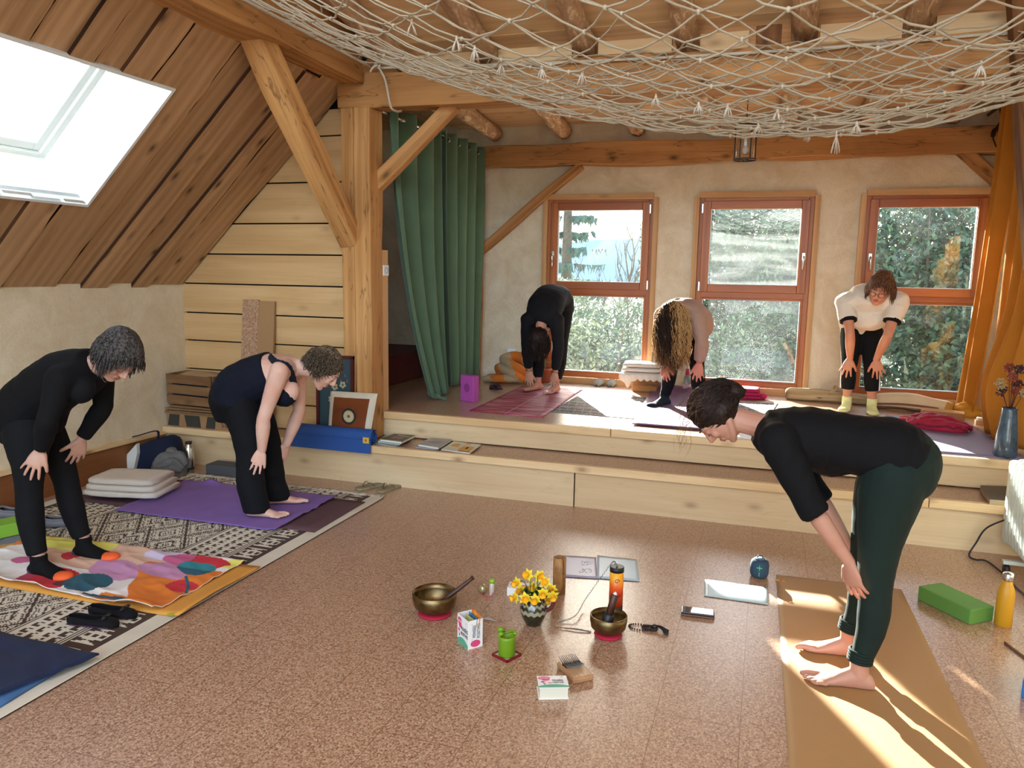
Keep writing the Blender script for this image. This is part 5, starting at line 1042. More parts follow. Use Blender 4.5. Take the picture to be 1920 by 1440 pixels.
for i, (px, py, dy) in enumerate(fl):
    q = ony(px, py, c.y+dy); dirv = ((q-jb)*.7+Vector((0, -.09, -.015))+Vector((rsf.uniform(-.05, .05), rsf.uniform(-.03, .02), rsf.uniform(-.05, .03)))).normalized()
    ft = T('daffodil', 'yellow daffodil, '+DL_[i]+', in the green jug', 'flower', W3(q), 0, 'daffodils in the green jug')
    sm_ = MB(); sm_.tube(smooth([jb+Vector((rsf.uniform(-.02, .02), rsf.uniform(-.02, .02), -.02)), jb.lerp(q, .6)+Vector((0, 0, .03)), q-dirv*.012], 4), .002, 5); sm_.build('stem', stem, ft)
    ax, s_, u_ = basis(dirv); pm_ = MB()
    for k in range(6):
        an = k*math.pi/3+i; e = s_*math.cos(an)+u_*math.sin(an); w = ax.cross(e); L = .029*rsf.uniform(.9, 1.15)
        vs = [q+e*L*x-ax*(.006-.01*x+.006*x*x)+w*y*.010*math.sin(math.pi*min(1, x*.9+.12)) for x in (0.08, .35, .65, .9, 1.05) for y in (-1, 0, 1)]
        pm_.add(vs, [(3*a+b2, 3*a+b2+1, 3*a+4+b2, 3*a+3+b2) for a in range(4) for b2 in (0, 1)], smooth=True)
    pm_.build('petals', yel, ft); tm_ = MB(); M3 = Matrix((s_, u_, ax)).transposed(); rings = []
    for r_, z_ in ((.006, -.004), (.009, .004), (.0105, .014), (.0125, .02), (.017, .024), (.0135, .0205), (.008, .012), (.004, .0)): rings.append([q+M3 @ Vector((r_*math.cos(x)*(1+.08*math.sin(6*x)*(r_ > .015)), r_*math.sin(x)*(1+.08*math.sin(6*x)*(r_ > .015)), z_)) for x in [j*math.pi/9 for j in range(18)]])
    tm_.loft(rings); tm_.build('trumpet', yel2, ft)
# bamboo chime, drum, papers
c = onz(1048, 1112, 0); t = T('bamboo_chime', 'upright bamboo tube chime with a black cord', 'chime', (c.x, c.y, 0)); bam = wood('bamboo', '#8a5c30', '#b98a54', 3, 0, .4)
MB().lathe([(0, 0), (.032, 0), (.0325, .1), (.0325, .19), (.028, .19), (.0275, .165), (0, .16)], 32).build('tube', bam, t, world=False); MB().tube(smooth([(-.03, 0, .186), (0, -.006, .18), (.022, -.02, .19), (.0245, -.024, .16), (.025, -.024, .11)], 4), .0016, 6).build('cord', MT['black'], t, world=False)
c = onz(1154, 1141, 0); t = T('thunder_drum', 'tall red and yellow thunder tube drum with a long spring', 'drum', (c.x, c.y, 0)); dr = .0335
dm_, nt, b_ = newmat('drum_print'); sx = N(nt, 'ShaderNodeSeparateXYZ'); nt.links.new(coords(nt), sx.inputs[0]); nz = N(nt, 'ShaderNodeTexNoise', i_Scale=22, i_Detail=2); nt.links.new(coords(nt), nz.inputs[0]); ma = N(nt, 'ShaderNodeMath', operation='MULTIPLY_ADD'); ma.inputs[1].default_value = .08; nt.links.new(nz.outputs[0], ma.inputs[0]); nt.links.new(sx.outputs[2], ma.inputs[2])
rp = ramp(nt, ma.outputs[0], [(.03, hexc('#b82a14')), (.1, hexc('#e0521c')), (.125, hexc('#d8361a')), (.16, hexc('#e8661c')), (.20, hexc('#f0a024')), (.26, hexc('#f4b428'))]); nt.links.new(rp.outputs[0], b_.inputs[0]); b_.inputs['Roughness'].default_value = .35
MB().lathe([(dr, .02), (dr, .195)], 32).build('tube', dm_, t, world=False); 
MB().lathe([(0, 0), (dr+.0006, 0), (dr+.0006, .022), (dr, .022)], 32).build('base_band', MT['black'], t, world=False); MB().lathe([(dr, .19), (dr+.0006, .19), (dr+.0006, .214), (dr-.003, .214)], 32).build('top_band', MT['black'], t, world=False); MB().lathe([(0, .213), (dr-.002, .213), (dr-.002, .21)], 32).build('skin', plain('drum_skin', '#c8dcd8', .5), t, world=False)
sp2 = MB()
for cc, r1 in (((.008, .15), .013), ((-.022, .06), .008), ((.02, .075), .007)):
    sp2.tube([(dr*math.sin((cc[0]+r*math.cos(a))/dr)*1.012, -dr*math.cos((cc[0]+r*math.cos(a))/dr)*1.012, cc[1]+r*math.sin(a)) for a, r in [(x*.35, r1*(1-.045*x)) for x in range(20)]], .0016, 5)
sp2.build('spiral_marks', MT['black'], t, world=False)
e1, e2 = onz(1050, 1166, .004), ony(1100, 1120, c.y-.02); P_ = smooth([(0, 0, .213), (-.008, 0, .228), (-.03, -.005, .222), e2-c, Vector(((e1-c).x*.72, (e1-c).y*.75, .02)), e1-c], 14); coil = []
for i, p in enumerate(P_):
    for k in range(3): a = i*3+k; coil.append(Vector(p)+Vector((.0035*math.cos(a*2.1), .0035*math.sin(a*2.1)*.5, .0035*math.sin(a*2.1))))
MB().tube(coil, .0016, 4).build('spring', plain('spring_steel', '#7a766e', .4, .6), t, world=False)
def sheet(label, pts, col, rough=.12, lines=0, cat='sheet', alpha=1):
    a = sum((Vector(p) for p in pts), Vector())/4; t = T('paper_sheet', label, cat, (a.x, a.y, 0)); mt = plain('sheet_'+col[1:], col, .35, spec=.5)
    cloth('sheet', mt, t, pts, 14, 10, .0012, zf=lambda u, v: .0015*(1+noise.noise(Vector((u*3, v*4, a.x*9))))); return t
t = sheet('lilac plastic sleeve with faint white drawings, left of the pale one', [onz(1050, 1042, .001), onz(1118, 1046, .001), onz(1120, 1086, .001), onz(1058, 1082, .001)], '#a9a4bc'); 
m = MB()
for k in range(7):
    q = onz(1092+(k % 4)*7, 1056+(k//4)*14, .0055); m.tube([q+Vector((.012*math.cos(x*1.3+k), .03*math.sin(x*.9+k*2), 0)) for x in range(7)], .0012, 4)
m.build('drawing', MT['white'], t)
sheet('pale crinkled plastic sleeve behind the thunder drum', [onz(1120, 1042, .001), onz(1194, 1050, .001), onz(1199, 1091, .001), onz(1119, 1085, .001)], '#b8ccd8')
sheet('clear plastic sleeve lying next to the blue speaker', [onz(1321, 1087, .001), onz(1440, 1103, .001), onz(1440, 1135, .001), onz(1320, 1118, .001)], '#b4c8cc')
# vial, ball, ribbon
c = onz(905, 1112, 0); t = T('pearl_ball', 'small pearly ball beside the green-capped vial', 'ball', (c.x, c.y, 0)); MB().ell((0, 0, .024), (.024,)*3, nu=24, nv=16).build('ball', plain('pearl', '#a89a70', .15, .4, coat=.6), t, world=False)
c = onz(922, 1116, 0); t = T('glass_vial', 'small glass vial with a lime green cap and a red ribbon', 'vial', (c.x, c.y, 0)); MB().lathe([(0, 0), (.0125, 0), (.013, .004), (.013, .068), (.011, .07)], 20).build('glass', plain('vial_glass', '#c9b5a8', .08, spec=.8), t, world=False)
MB().lathe([(0, .066), (.0145, .066), (.0145, .08), (.012, .084), (0, .085)], 20).build('cap', plain('lime_cap', '#8cc42c', .4), t, world=False); MB().tube(smooth([(-.05, -.012, .02), (-.042, -.022, .006), (-.012, -.03, .004), (.006, -.03, .006), (.012, -.01, .02)], 5), .002, 5).build('ribbon', plain('red_ribbon', '#c23a56', .5), t, world=False)
# feathers
def feather(label, a, b, w, col, quill):
    a, b = Vector(a), Vector(b); t = T('feather', label, 'feather', W3((a+b)/2)); ax, s_, u_ = basis(b-a); L = (b-a).length; m = MB(); n = 12; vs = []
    for i in range(n+1):
        x = i/n; ww = w*math.sin(math.pi*min(1, x*.95+.05))**.6; z = .004+.006*math.sin(x*3)
        for y in (-1, 0, 1): vs.append(a+ax*L*.75*x+s_*ww*y+Vector((0, 0, z-abs(y)*.003)))
    m.add(vs, [(3*i+k, 3*i+k+1, 3*i+4+k, 3*i+3+k) for i in range(n) for k in (0, 1)], smooth=True); m.build('vane', col, t); MB().tube([a+Vector((0, 0, .006)), (a+b)/2+Vector((0, 0, .009)), b+Vector((0, 0, .003))], [.0008, .0014, .0016], 5).build('quill', quill, t)
fgrey, fbr = plain('grey_feather', '#b9b4b2', .6), plain('brown_quill', '#8a6248', .5)
feather('grey feather lying behind the upright card box', onz(902, 1160, 0), onz(942, 1167, 0), .012, fgrey, fbr); feather('long speckled feather pointing at the smaller bowl', onz(1108, 1186, 0), onz(1040, 1177, 0), .009, plain('speckled_feather', '#7a6a60', .6, var=.5, bs=300), fbr)
# mala beads
c = onz(1216, 1180, 0); t = T('mala_beads', 'dark prayer beads with a thick black tassel', 'beads', (c.x, c.y, 0)); m = MB(); 
for i in range(84):
    a = i*.235; r1 = .052-.0002*i if i < 30 else .03; cx = -.035 if i < 30 else .005; p = (cx+r1*math.cos(a)*1.1, r1*.62*math.sin(a), .004+(.007 if i > 56 else 0)); m.ell(p, (.0042,)*3, nu=7, nv=5)
m.build('beads', plain('dark_beads', '#2c1a16', .25), t, world=False)['kind'] = 'stuff'
m = MB(); 
for i in range(46): a = rsf.uniform(-.6, .6); m.tube(smooth([(.02, .012, .016), (.045+.01*math.cos(a), .012*a, .02+rsf.uniform(-.004, .006)), (.085+rsf.uniform(-.01, .008), -.012+.05*a, .005)], 3), .0015, 4)
m.ell((.026, .01, .014), (.014, .012, .01)); m.build('tassel', MT['black'], t, world=False)
# phone in a wallet case
c = onz(1308, 1153, 0); t = T('phone', 'phone lying on a folded brown wallet case', 'phone', (c.x, c.y, 0), R(4)); MB().box((0, 0, .008), (.155, .075, .008)).build('case', plain('quilted_leather', '#6a4634', .5, bmp=.5, bs=120), t, world=False, bev=.003); MB().box((0, .002, .017), (.15, .073, .008)).build('phone_body', plain('phone_black', '#0b0c10', .2), t, world=False, bev=.003); MB().box((.006, .002, .0213), (.13, .062, .0008)).build('screen', plain('phone_screen', '#1c2228', .04, spec=1, coat=1), t, world=False)
# card boxes
ink_, pink_, grn_, boxw, mint = plain('print_ink', '#33313a', .5), plain('print_pink', '#d84a78', .45), plain('print_green', '#5aa886', .5), plain('box_card_white', '#ece9e4', .4), plain('leaf_green', '#3c7a58', .5)
def disc(m, x, y, rx, ry, z, n=20): m.add([(x+rx*math.cos(a), y+ry*math.sin(a), z+dz) for dz in (0, .0005) for a in [2*math.pi*i/n for i in range(n)]], [tuple(n+i for i in range(n)), tuple(range(n))[::-1]]+[(i, (i+1) % n, n+(i+1) % n, n+i) for i in range(n)])
def heart(m, x, y, s, z): m.add([(x+s*.06*(16*math.sin(a)**3)/1.6, y+s*.06*(13*math.cos(a)-5*math.cos(2*a)-2*math.cos(3*a)-math.cos(4*a))/1.6, z) for a in [2*math.pi*i/22 for i in range(22)]], [tuple(range(22))[::-1]])
def print_face(t, F, w, h, two=False):
    """cover art on a face; F = 4x4 in the thing's frame, face spans w x h centred"""
    def put(m, name, mt): m.v = [tuple(F @ Vector(v)) for v in m.v]; return m.build(name, mt, t, world=False)
    m = MB(); 
    if not two: disc(m, -w*.27, h*.30, w*.2, h*.13, .0006); disc(m, -w*.22, h*.17, w*.13, h*.1, .0007)
    else: disc(m, 0, -h*.33, w*.34, h*.12, .0006)
    heart(m, w*.33 if not two else -w*.25, h*.36, w*.05, .0012)
    if not two: disc(m, -w*.33, -h*.02, w*.07, h*.06, .0006); disc(m, -w*.1, -h*.12, w*.07, h*.035, .0006)
    put(m, 'pink_print', pink_)
    if not two:
        m = MB(); m.add([(-w/2, -h/2, .0008)]+[(-w/2+w*i/14, -h/2+h*(.06+.2*math.sin(math.pi*(i/14*.8+.1))), .0008) for i in range(15)]+[(w/2, -h/2, .0008)], [tuple(range(17))[::-1]]); put(m, 'green_hill', grn_); m = MB(); m.bar((-w*.33, -h*.08, .001), (-w*.3, -h*.24, .001), w*.02, .0006); disc(m, -w*.28, -h*.2, w*.03, h*.05, .0006); put(m, 'tulip_leaf', mint)
    loc, rot, _ = F.decompose()
    def tx(name, s_, x, y, size, mt, sx=.72): o = text(name, s_, size, F @ Vector((x, y, .0009)), F.to_euler(), mt, t, .0003, sx=sx)
    if not two: tx('title', 'PENSÉES', w*.17, h*.08, h*.19, ink_); tx('title', 'POSITIVES', w*.17, -h*.10, h*.17, ink_, .66); tx('logo_text', 'Pensée', -w*.27, h*.30, h*.15, MT['white'], .9)
    else:
        for k, s_ in enumerate(('PENSÉES', 'POSITIVES')): o = text('title', s_, w*.3, F @ Vector((-w*.08+w*.3*k, h*.1, .0009)), (F @ Matrix.Rotation(R(90), 4, 'Z')).to_euler(), ink_, t, .0003, sx=.72)
def Fm(o, x, y):
    x, y = Vector(x).normalized(), Vector(y).normalized(); m = Matrix((x, y, x.cross(y))).transposed().to_4x4(); m.translation = Vector(o); return m
c = onz(881, 1206, 0); t = T('card_box', 'upright open box of inspirational cards with two cards sticking out', 'card box', (c.x, c.y, 0), R(-38)); bw, bd, bh = .125, .082, .15
q = onz(885, 1220, 0)-onz(857, 1195, 0); t.rotation_euler[2] = math.atan2(q.y, q.x); MW[t.name] = Matrix.Translation((c.x, c.y, 0)) @ Matrix.Rotation(t.rotation_euler[2], 4, 'Z')
print('box angle', math.degrees(t.rotation_euler[2]), q.length, (onz(905, 1208, 0)-onz(885, 1220, 0)).length); bw, bd, bh = .098, .07, .128
m = MB(); th_ = .002; m.box((0, -bd/2, bh/2), (bw, th_, bh)).box((0, bd/2, bh/2), (bw, th_, bh)).box((-bw/2, 0, bh/2), (th_, bd, bh)).box((bw/2, 0, bh/2), (th_, bd, bh)).box((0, 0, .001), (bw, bd, .002)); m.build('box', boxw, t, world=False)
print_face(t, Fm((0, -bd/2-.001, bh/2), (1, 0, 0), (0, 0, 1)), bw, bh); print_face(t, Fm((bw/2+.001, 0, bh/2), (0, 1, 0), (0, 0, 1)), bd, bh, True)
cm1, nt, b_ = newmat('orange_picture_card'); n_ = N(nt, 'ShaderNodeTexNoise', i_Scale=30, i_Detail=3); nt.links.new(coords(nt), n_.inputs[0]); nt.links.new(ramp(nt, n_.outputs[0], [(.35, hexc('#b8521c')), (.55, hexc('#e08a2c')), (.7, hexc('#e8b060'))]).outputs[0], b_.inputs[0])
for k, (mt, dz, dy, nm) in enumerate(((cm1, .10, .012, 'orange picture card standing in the upright card box'), (plain('blue_card', '#3c6a9c', .5, var=.4, bs=40), .085, .0, 'blue picture card standing in the upright card box'), (plain('green_card', '#b8b86a', .5, var=.3, bs=60), .078, -.012, 'pale green picture card in the upright card box'))):
    ct = T('picture_card', nm, 'card', W3(MW[t.name] @ Vector((.012, dy, .02))), t.rotation_euler[2]); MB().box((0, 0, dz/2+.015), (.075, .0015, dz+.03), rot=Matrix.Rotation(R(7-4*k), 3, 'Y') @ Matrix.Rotation(R(-8), 3, 'X')).build('card', mt, ct, world=False)
c = onz(1036, 1300, 0); t = T('card_box', 'closed white box of inspirational cards lying near the thumb piano', 'card box', (c.x, c.y, 0), R(17)); q = onz(1062, 1316, 0)-onz(1007, 1317, 0); t.rotation_euler[2] = math.atan2(q.y, q.x); MW[t.name] = Matrix.Translation((c.x, c.y, 0)) @ Matrix.Rotation(t.rotation_euler[2], 4, 'Z'); bw, bd, bh = .116, .085, .046
MB().box((0, 0, bh/2), (bw-.008, bd-.006, bh)).build('card_block', plain('cream_card_edge', '#d9d5c0', .6), t, world=False); m = MB(); m.box((0, .002, bh), (bw, bd+.004, .003)).box((0, .002, .0015), (bw, bd+.006, .003)); m.build('box', boxw, t, world=False, bev=.0008); print_face(t, Fm((0, .002, bh+.0016), (1, 0, 0), (0, 1, 0)), bw, bd)
c = onz(965, 1112, 0); t = T('card_box', 'small white and pink card box half hidden behind the daffodils', 'card box', (c.x+.02, c.y, 0), R(8)); MB().box((0, 0, .022), (.105, .08, .044)).build('box', boxw, t, world=False, bev=.002); m = MB(); disc(m, -.02, .01, .025, .014, .0445); disc(m, .03, -.01, .02, .02, .0445); m.build('pink_print', pink_, t, world=False)
# green candle on a tray
c = onz(950, 1230, 0); t = T('candle_tray', 'small square red and cream tray under the green candle', 'tray', (c.x, c.y, 0), R(-25)); m = MB(); m.box((0, 0, .003), (.082, .082, .006)); m.build('tray', plain('tray_cream', '#cfc8b0', .4), t, world=False); m = MB()
for s in (-1, 1): m.box((s*.042, 0, .006), (.004, .088, .012)); m.box((0, s*.042, .006), (.088, .004, .012))
m.build('rim', plain('tray_red', '#7a1420', .35), t, world=False)
t = T('candle', 'stubby lime green candle with a curled melted rim', 'candle', (c.x, c.y, .0065)); cg = plain('lime_wax', '#6c9414', .45); cg.node_tree.nodes['Principled BSDF'].inputs['Subsurface Weight'].default_value = .3
MB().lathe([(0, 0), (.034, 0), (.0355, .004), (.0355, .075), (.036, .088), (.03, .086), (.028, .07), (0, .066)], 36).build('wax', cg, t, world=False)
m = MB()
for a0, n_, hh in ((2.2, 9, .0), (.2, 10, .0)): m.tube([((.033+.002*math.sin(i))*math.cos(a0+i*.22), (.033)*math.sin(a0+i*.22), .09+.008*math.sin(i*.5+a0)) for i in range(n_)], .0075, 8, flat=.7)
m.ell((-.032, .008, .103), (.014, .012, .012)); m.ell((-.022, -.018, .097), (.012, .01, .01)); m.build('melted_rim', cg, t, world=False); MB().tube([(.004, 0, .066), (.006, 0, .078)], .0015, 6).build('wick', MT['black'], t, world=False)
# thumb piano
a, b = onz(1046, 1245, .0), onz(1090, 1283, .0); c = onz(1078, 1264, 0); t = T('thumb_piano', 'small wooden thumb piano with metal tines', 'thumb piano', (c.x, c.y, 0)); ang = R(102+20); d_ = (onz(1062, 1238, 0)-onz(1098, 1275, 0)).normalized(); t.rotation_euler[2] = math.atan2(d_.y, d_.x)-R(90); MW[t.name] = Matrix.Translation((c.x, c.y, 0)) @ Matrix.Rotation(t.rotation_euler[2], 4, 'Z')
MB().box((0, 0, .014), (.095, .15, .026)).build('body', wood('kalimba_wood', '#9a6a44', '#c49a70', 1, .1, .35, spec=.5, ringmix=.1), t, world=False, bev=.008); m = MB(); m.box((0, .035, .031), (.08, .007, .008)); m.box((0, .022, .029), (.075, .022, .003)); m.build('bridge', plain('dark_bridge', '#241a16', .5), t, world=False, bev=.001); m = MB()
for i in range(10): x = -.036+.008*i; L = .045-.0018*abs(i-4.5)*2; m.tube([(x, .075, .046), (x, .04, .036), (x, .022, .034), (x, .022-L, .04)], [.0018, .0018, .0018, .0024], 6)
m.build('tines', plain('tine_steel', (.3, .3, .3), .45, 1), t, world=False)
# speaker
c = onz(1423, 1081, 0); t = T('bluetooth_speaker', 'small round blue-grey speaker with a green plus sign', 'speaker', (c.x, c.y, 0)); MB().lathe([(0, 0), (.03, 0), (.043, .008), (.0485, .025), (.049, .07), (.045, .088), (.034, .099), (0, .101)], 36).build('body', fabric('speaker_mesh', '#34485a', weave=900), t, world=False); MB().lathe([(0, .101), (.026, .101), (.027, .104), (0, .105)], 28).build('top_disc', plain('speaker_top', '#5a7488', .35), t, world=False); MB().tube(smooth([(-.014, 0, .104), (-.01, 0, .116), (.01, 0, .116), (.014, 0, .104)], 4), .003, 6).build('loop', MT['black'], t, world=False)
q = -Vector((c.x, c.y, 0)).normalized(); m = MB(); sd2 = Vector((-q.y, q.x, 0)); o_ = q*.0485; m.bar(o_+sd2*.014+Vector((0, 0, .065)), o_-sd2*.014+Vector((0, 0, .065)), .004, .002, up=q); m.bar(o_+Vector((0, 0, .079)), o_+Vector((0, 0, .051)), .003, .004); m.bar(o_+Vector((0, 0, .041)), o_+Vector((0, 0, .02)), .003, .004); m.build('volume_marks', plain('mark_green', '#3cc46a', .5), t, world=False)
# blocks, bottle
def block(name, label, c, rz, d, col, group=None, emb=None, bev=.006):
    t = T(name, label, 'yoga block' if 'block' in name else 'block', c, rz, group); MB().box((0, 0, d[2]/2), d).build('foam', plain('foam_'+col[1:], col, .7, bmp=.15, bs=200), t, world=False, bev=bev); return t
c = onz(1792, 1150, 0); block('yoga_block', 'grass green foam yoga block beside the yellow bottle', (c.x-.0, c.y+.04, 0), R(-24), (.15, .3, .075), '#5d8c3c')
t0 = bpy.data.objects['yoga_block']; q = onz(1814, 1167, 0)-onz(1738, 1130, 0); t0.rotation_euler[2] = math.atan2(q.y, q.x)+R(90); 
c = onz(1880, 1172, 0); t = T('drinking_bottle', 'mustard yellow drinking bottle with a chrome cap', 'bottle', (c.x, c.y, 0)); MB().lathe([(0, 0), (.034, 0), (.037, .004), (.037, .15), (.034, .175), (.022, .21), (.02, .222), (0, .222)], 32).build('body', plain('mustard_paint', '#c9921e', .45, bmp=.1, bs=400), t, world=False); MB().lathe([(.0, .222), (.0225, .222), (.0235, .228), (.0235, .252), (.02, .258), (0, .26)], 32).build('cap', MT['steel'], t, world=False)
block('yoga_block', 'bright blue foam yoga block at the picture edge, nearest the ochre mat', (1.135, 3.36, 0), R(-22), (.14, .22, .075), '#1c6cc0')
c = onz(1900, 1222, 0); t = T('wooden_stick', 'thin wooden stick on the floor near the blue yoga block', 'stick', W3(c)); MB().tube([onz(1884, 1205, .006), onz(1945, 1250, .006)], .006, 8).build('stick', MT['oldwood'], t)
# oil radiator
t = T('oil_radiator', 'white oil-filled column radiator on black castors', 'radiator', (1.44, 4.55, 0)); rm_ = plain('radiator_enamel', '#cfd6cc', .35); L_ = 17
for i in range(L_):
    y = 4.87-.056*i; m = MB(); pr = []
    for j in range(24): a = 2*math.pi*j/24; ca, sa = math.cos(a), math.sin(a); e = (abs(ca)**5+abs(sa)**5)**(-.2); pr.append((ca*e*.085, sa*e*.255+.37))
    rings = [[Vector((1.44+x*k, y+dy, .37+(z-.37)*k2)) for x, z in pr] for dy, k, k2 in ((-.019, .7, .93), (-.009, 1, 1), (.009, 1, 1), (.019, .7, .93))]; m.loft(rings); m.build('fin', rm_, t)
m = MB(); m.tube([(1.44, 4.88, .17), (1.44, 3.98, .17)], .022, 12); m.tube([(1.44, 4.88, .56), (1.44, 3.98, .56)], .022, 12); m.build('pipes', rm_, t); MB().box((1.44, 4.93, .36), (.15, .1, .48)).build('control_box', rm_, t, bev=.02)
for y in (4.72, 4.1):
    for s in (-1, 1):
        w = MB(); w.tube([(1.44+s*.1-.012, y, .03), (1.44+s*.1+.012, y, .03)], .03, 16); w.build('castor', MT['black'], t)
    MB().box((1.44, y, .075), (.24, .03, .02)).build('foot_bar', rm_, t)
t = T('power_cord', 'black cable curving from the radiator along the floor', 'cable', (1.28, 4.7, 0)); MB().tube(smooth([(1.39, 4.93, .27), ony(1850, 990, 4.98), ony(1830, 1018, 5.0), ony(1817, 1040, 4.98), onz(1828, 1049, .008), onz(1850, 1052, .008), onz(1880, 1075, .008), onz(1925, 1118, .008), (1.5, 3.9, .008)], 6), .005, 8).build('cable', MT['black'], t)
# flip-flops, slippers, ballet shoes
def sole(m, L, w, z0, z1, mirror=1):
    P = [(.0, -.5), (.32, -.47), (.42, -.3), (.40, -.1), (.46, .1), (.5, .3), (.4, .45), (.15, .5), (-.15, .49), (-.38, .38), (-.46, .15), (-.36, -.1), (-.38, -.3), (-.3, -.46)]
    pts = [(p.x*w*mirror, p.y*L) for p in smooth([(x, y, 0) for x, y in P+[P[0]]], 3)]; m.prism(pts[:-1], z0, z1)
ff = None; ffm = plain('khaki_rubber', '#8a8264', .7)
for i, (px, py, rz, mi) in enumerate(((694, 914, 62, 1), (730, 917, 74, -1))):
    c = onz(px, py, 0); t = T('flip_flop', ['khaki flip-flop, the one farther from the steps corner, left of its pair', 'khaki flip-flop, right one of the pair at the step'][i], 'sandal', (c.x, c.y, 0), R(rz-90+180), 'khaki flip-flops by the step'); m = MB(); sole(m, .24, .09, 0, .016, mi); m.build('sole', ffm, t, world=False, bev=.003)
    MB().tube(smooth([(-.035, -.02, .014), (-.028, .02, .045), (0, .065, .018), (.028, .02, .045), (.035, -.02, .014)], 5), .004, 8, flat=.6).build('strap', plain('strap_brown', '#5a4a34', .6), t, world=False)
def shoe(t, L, prof, mats, rim, lift=0):
    """open shoe: prof rows (y, half width, height, opening half angle 0..1 of the top); sole stays on the ground"""
    ys = [p_[0] for p_ in prof]; m = MB()
    def fn(u, v):
        y = ys[0]+(ys[-1]-ys[0])*v; w, h, o = (float(np.interp(y, ys, [p_[k] for p_ in prof])) for k in (1, 2, 3)); A = math.pi*(1-.5*o); a = (2*u-1)*A; x = w*math.sin(a)*(1 if abs(a) < math.pi/2 else 1-.15*(abs(a)-math.pi/2)); c = math.cos(a); z = h*.5*(1-c) if abs(a) > .9 else h*.5*(1-math.cos(.9))*max(0, (abs(a)-.55)/.35)**1.3
        return (x, y*L, z)
    m.grid(fn, 30, 36, th=-.004); m.build('upper', mats[0], t, world=False)
    pts = []
    for s in (1, -1):
        for v in (np.linspace(.02, 1, 24) if s > 0 else np.linspace(1, .02, 24)):
            y = ys[0]+(ys[-1]-ys[0])*v; o = float(np.interp(y, ys, [p_[3] for p_ in prof]))
            if o > .03: pts.append(fn(1 if s > 0 else 0, v))
    MB().tube(pts, rim, 7, closed=True).build('rim', mats[0], t, world=False)
    MB().grid(lambda u, v: ((2*u-1)*.8*float(np.interp(ys[0]+.02+(ys[-1]-ys[0]-.05)*v, ys, [p_[1] for p_ in prof])), (ys[0]+.02+(ys[-1]-ys[0]-.05)*v)*L, .007), 6, 12, th=.003).build('insole', mats[1], t, world=False)
def ballet(label, c, rz, z0=RZ):
    t = T('ballet_slipper', label, 'slipper', (c.x, c.y, z0+.001), rz, 'black velvet slippers'); bv = fabric('black_velvet', '#0a080c', sheen=.15)
    shoe(t, 1, [(-.12, .008, .045, .5), (-.112, .022, .055, .75), (-.08, .031, .052, .62), (-.02, .033, .045, .66), (.02, .037, .043, .62), (.045, .04, .043, .5), (.06, .041, .043, .0), (.09, .038, .038, 0), (.112, .025, .026, 0), (.12, .006, .012, 0)], (bv, plain('plum_lining', '#5a1440', .7)), .0035)
    m = MB(); m.tube(smooth([(-.02, .062, .043), (0, .058, .047), (.02, .062, .043)], 3), .006, 8); m.ell((-.018, .066, .046), (.014, .008, .007)); m.ell((.018, .066, .046), (.014, .008, .007)); m.build('bow', MT['black'], t, world=False)
ballet('black velvet slipper with plum lining, nearer the navy blanket', onz(175, 1176, 0), R(-78)); ballet('black velvet slipper with plum lining, touching the flowered towel', onz(212, 1158, 0), R(-82))
def slip(label, c, rz, mt, z0, group, k=1.):
    t = T('felt_slipper', label, 'slipper', (c.x, c.y, z0+.001), rz, group)
    shoe(t, k, [(-.13, .012, .05, .4), (-.12, .032, .06, .7), (-.085, .042, .06, .6), (-.02, .044, .062, .62), (.01, .046, .066, .5), (.03, .048, .066, .0), (.07, .048, .056, 0), (.11, .038, .04, 0), (.132, .012, .02, 0)], (mt, plain('slipper_inside', '#5a5650', .9)), .007)
gf = fabric('grey_felt', '#8a867c', var=.15, sheen=.5); slip('grey felt slipper, left one of the pair under the first window', onz(1125, 722, Z2), R(176), gf, Z2, 'grey felt slippers by the window'); slip('grey felt slipper, right one of the pair under the first window', onz(1148, 723, Z2), R(184), gf, Z2, 'grey felt slippers by the window')
gf2 = fabric('pale_grey_fleece', '#77757a', var=.12, sheen=.6); slip('pale grey fleece slipper on the rug behind the legs in black', onz(93, 990, .0), R(120), gf2, RZ, 'fleece slippers on the rug', 1.1); slip('pale grey fleece slipper at the picture edge near the lime yoga block', onz(8, 972, .0), R(100), gf2, RZ, 'fleece slippers on the rug', 1.1)
c = onz(-8, 1020, 0); block('yoga_block', 'lime green yoga block tilted on a folded cloth at the picture edge', (c.x, c.y+.08, RZ+.03), R(-20), (.15, .23, .075), '#7cae34'); t = T('folded_cloth', 'grey folded cloth under the lime yoga block', 'cloth', (c.x, c.y+.1, RZ)); m = MB(); heap(m, (c.x-.02, c.y+.12, RZ), .19, .16, .032, 3); m.build('cloth', fabric('mid_grey_cloth', '#6e6c70'), t)
# folded white blanket, tote bag, sweater, flask, grey block
t = T('folded_blanket', 'thick folded cream fleece blanket on the corner of the brown yoga mat', 'blanket', W3(onz(245, 930, RZ))); wf = fabric('cream_fleece', '#d8cdc2', weave=200, var=.07, sheen=.6)
bx = onz(195, 930, .02); rzb = Matrix.Rotation(R(12), 3, 'Z'); cb = onz(250, 924, .03)
for k in range(3):
    m = MB(); z = RZ+.024+.042*k+.0; L = .52-.03*k; w = .36-.015*k; rings = []
    for i in range(9):
        x = (i/8-.5)*L; e = 1-.12*(abs(i/8-.5)*2)**6; r = []
        for j in range(28): a = 2*math.pi*j/28; ca, sa = math.cos(a), math.sin(a); q_ = (abs(ca)**6+abs(sa)**6)**(-1/6); r.append(cb+rzb @ Vector((x, ca*q_*w/2*e, 0))+Vector((0, 0, z+sa*q_*.021*e*(1+.25*noise.noise(Vector((x*6, ca*3, k)))))))
        for j in range(28): r[j].z = max(r[j].z, .0)
        rings.append(r)
    m.loft(rings); m.build('fold', wf, t)
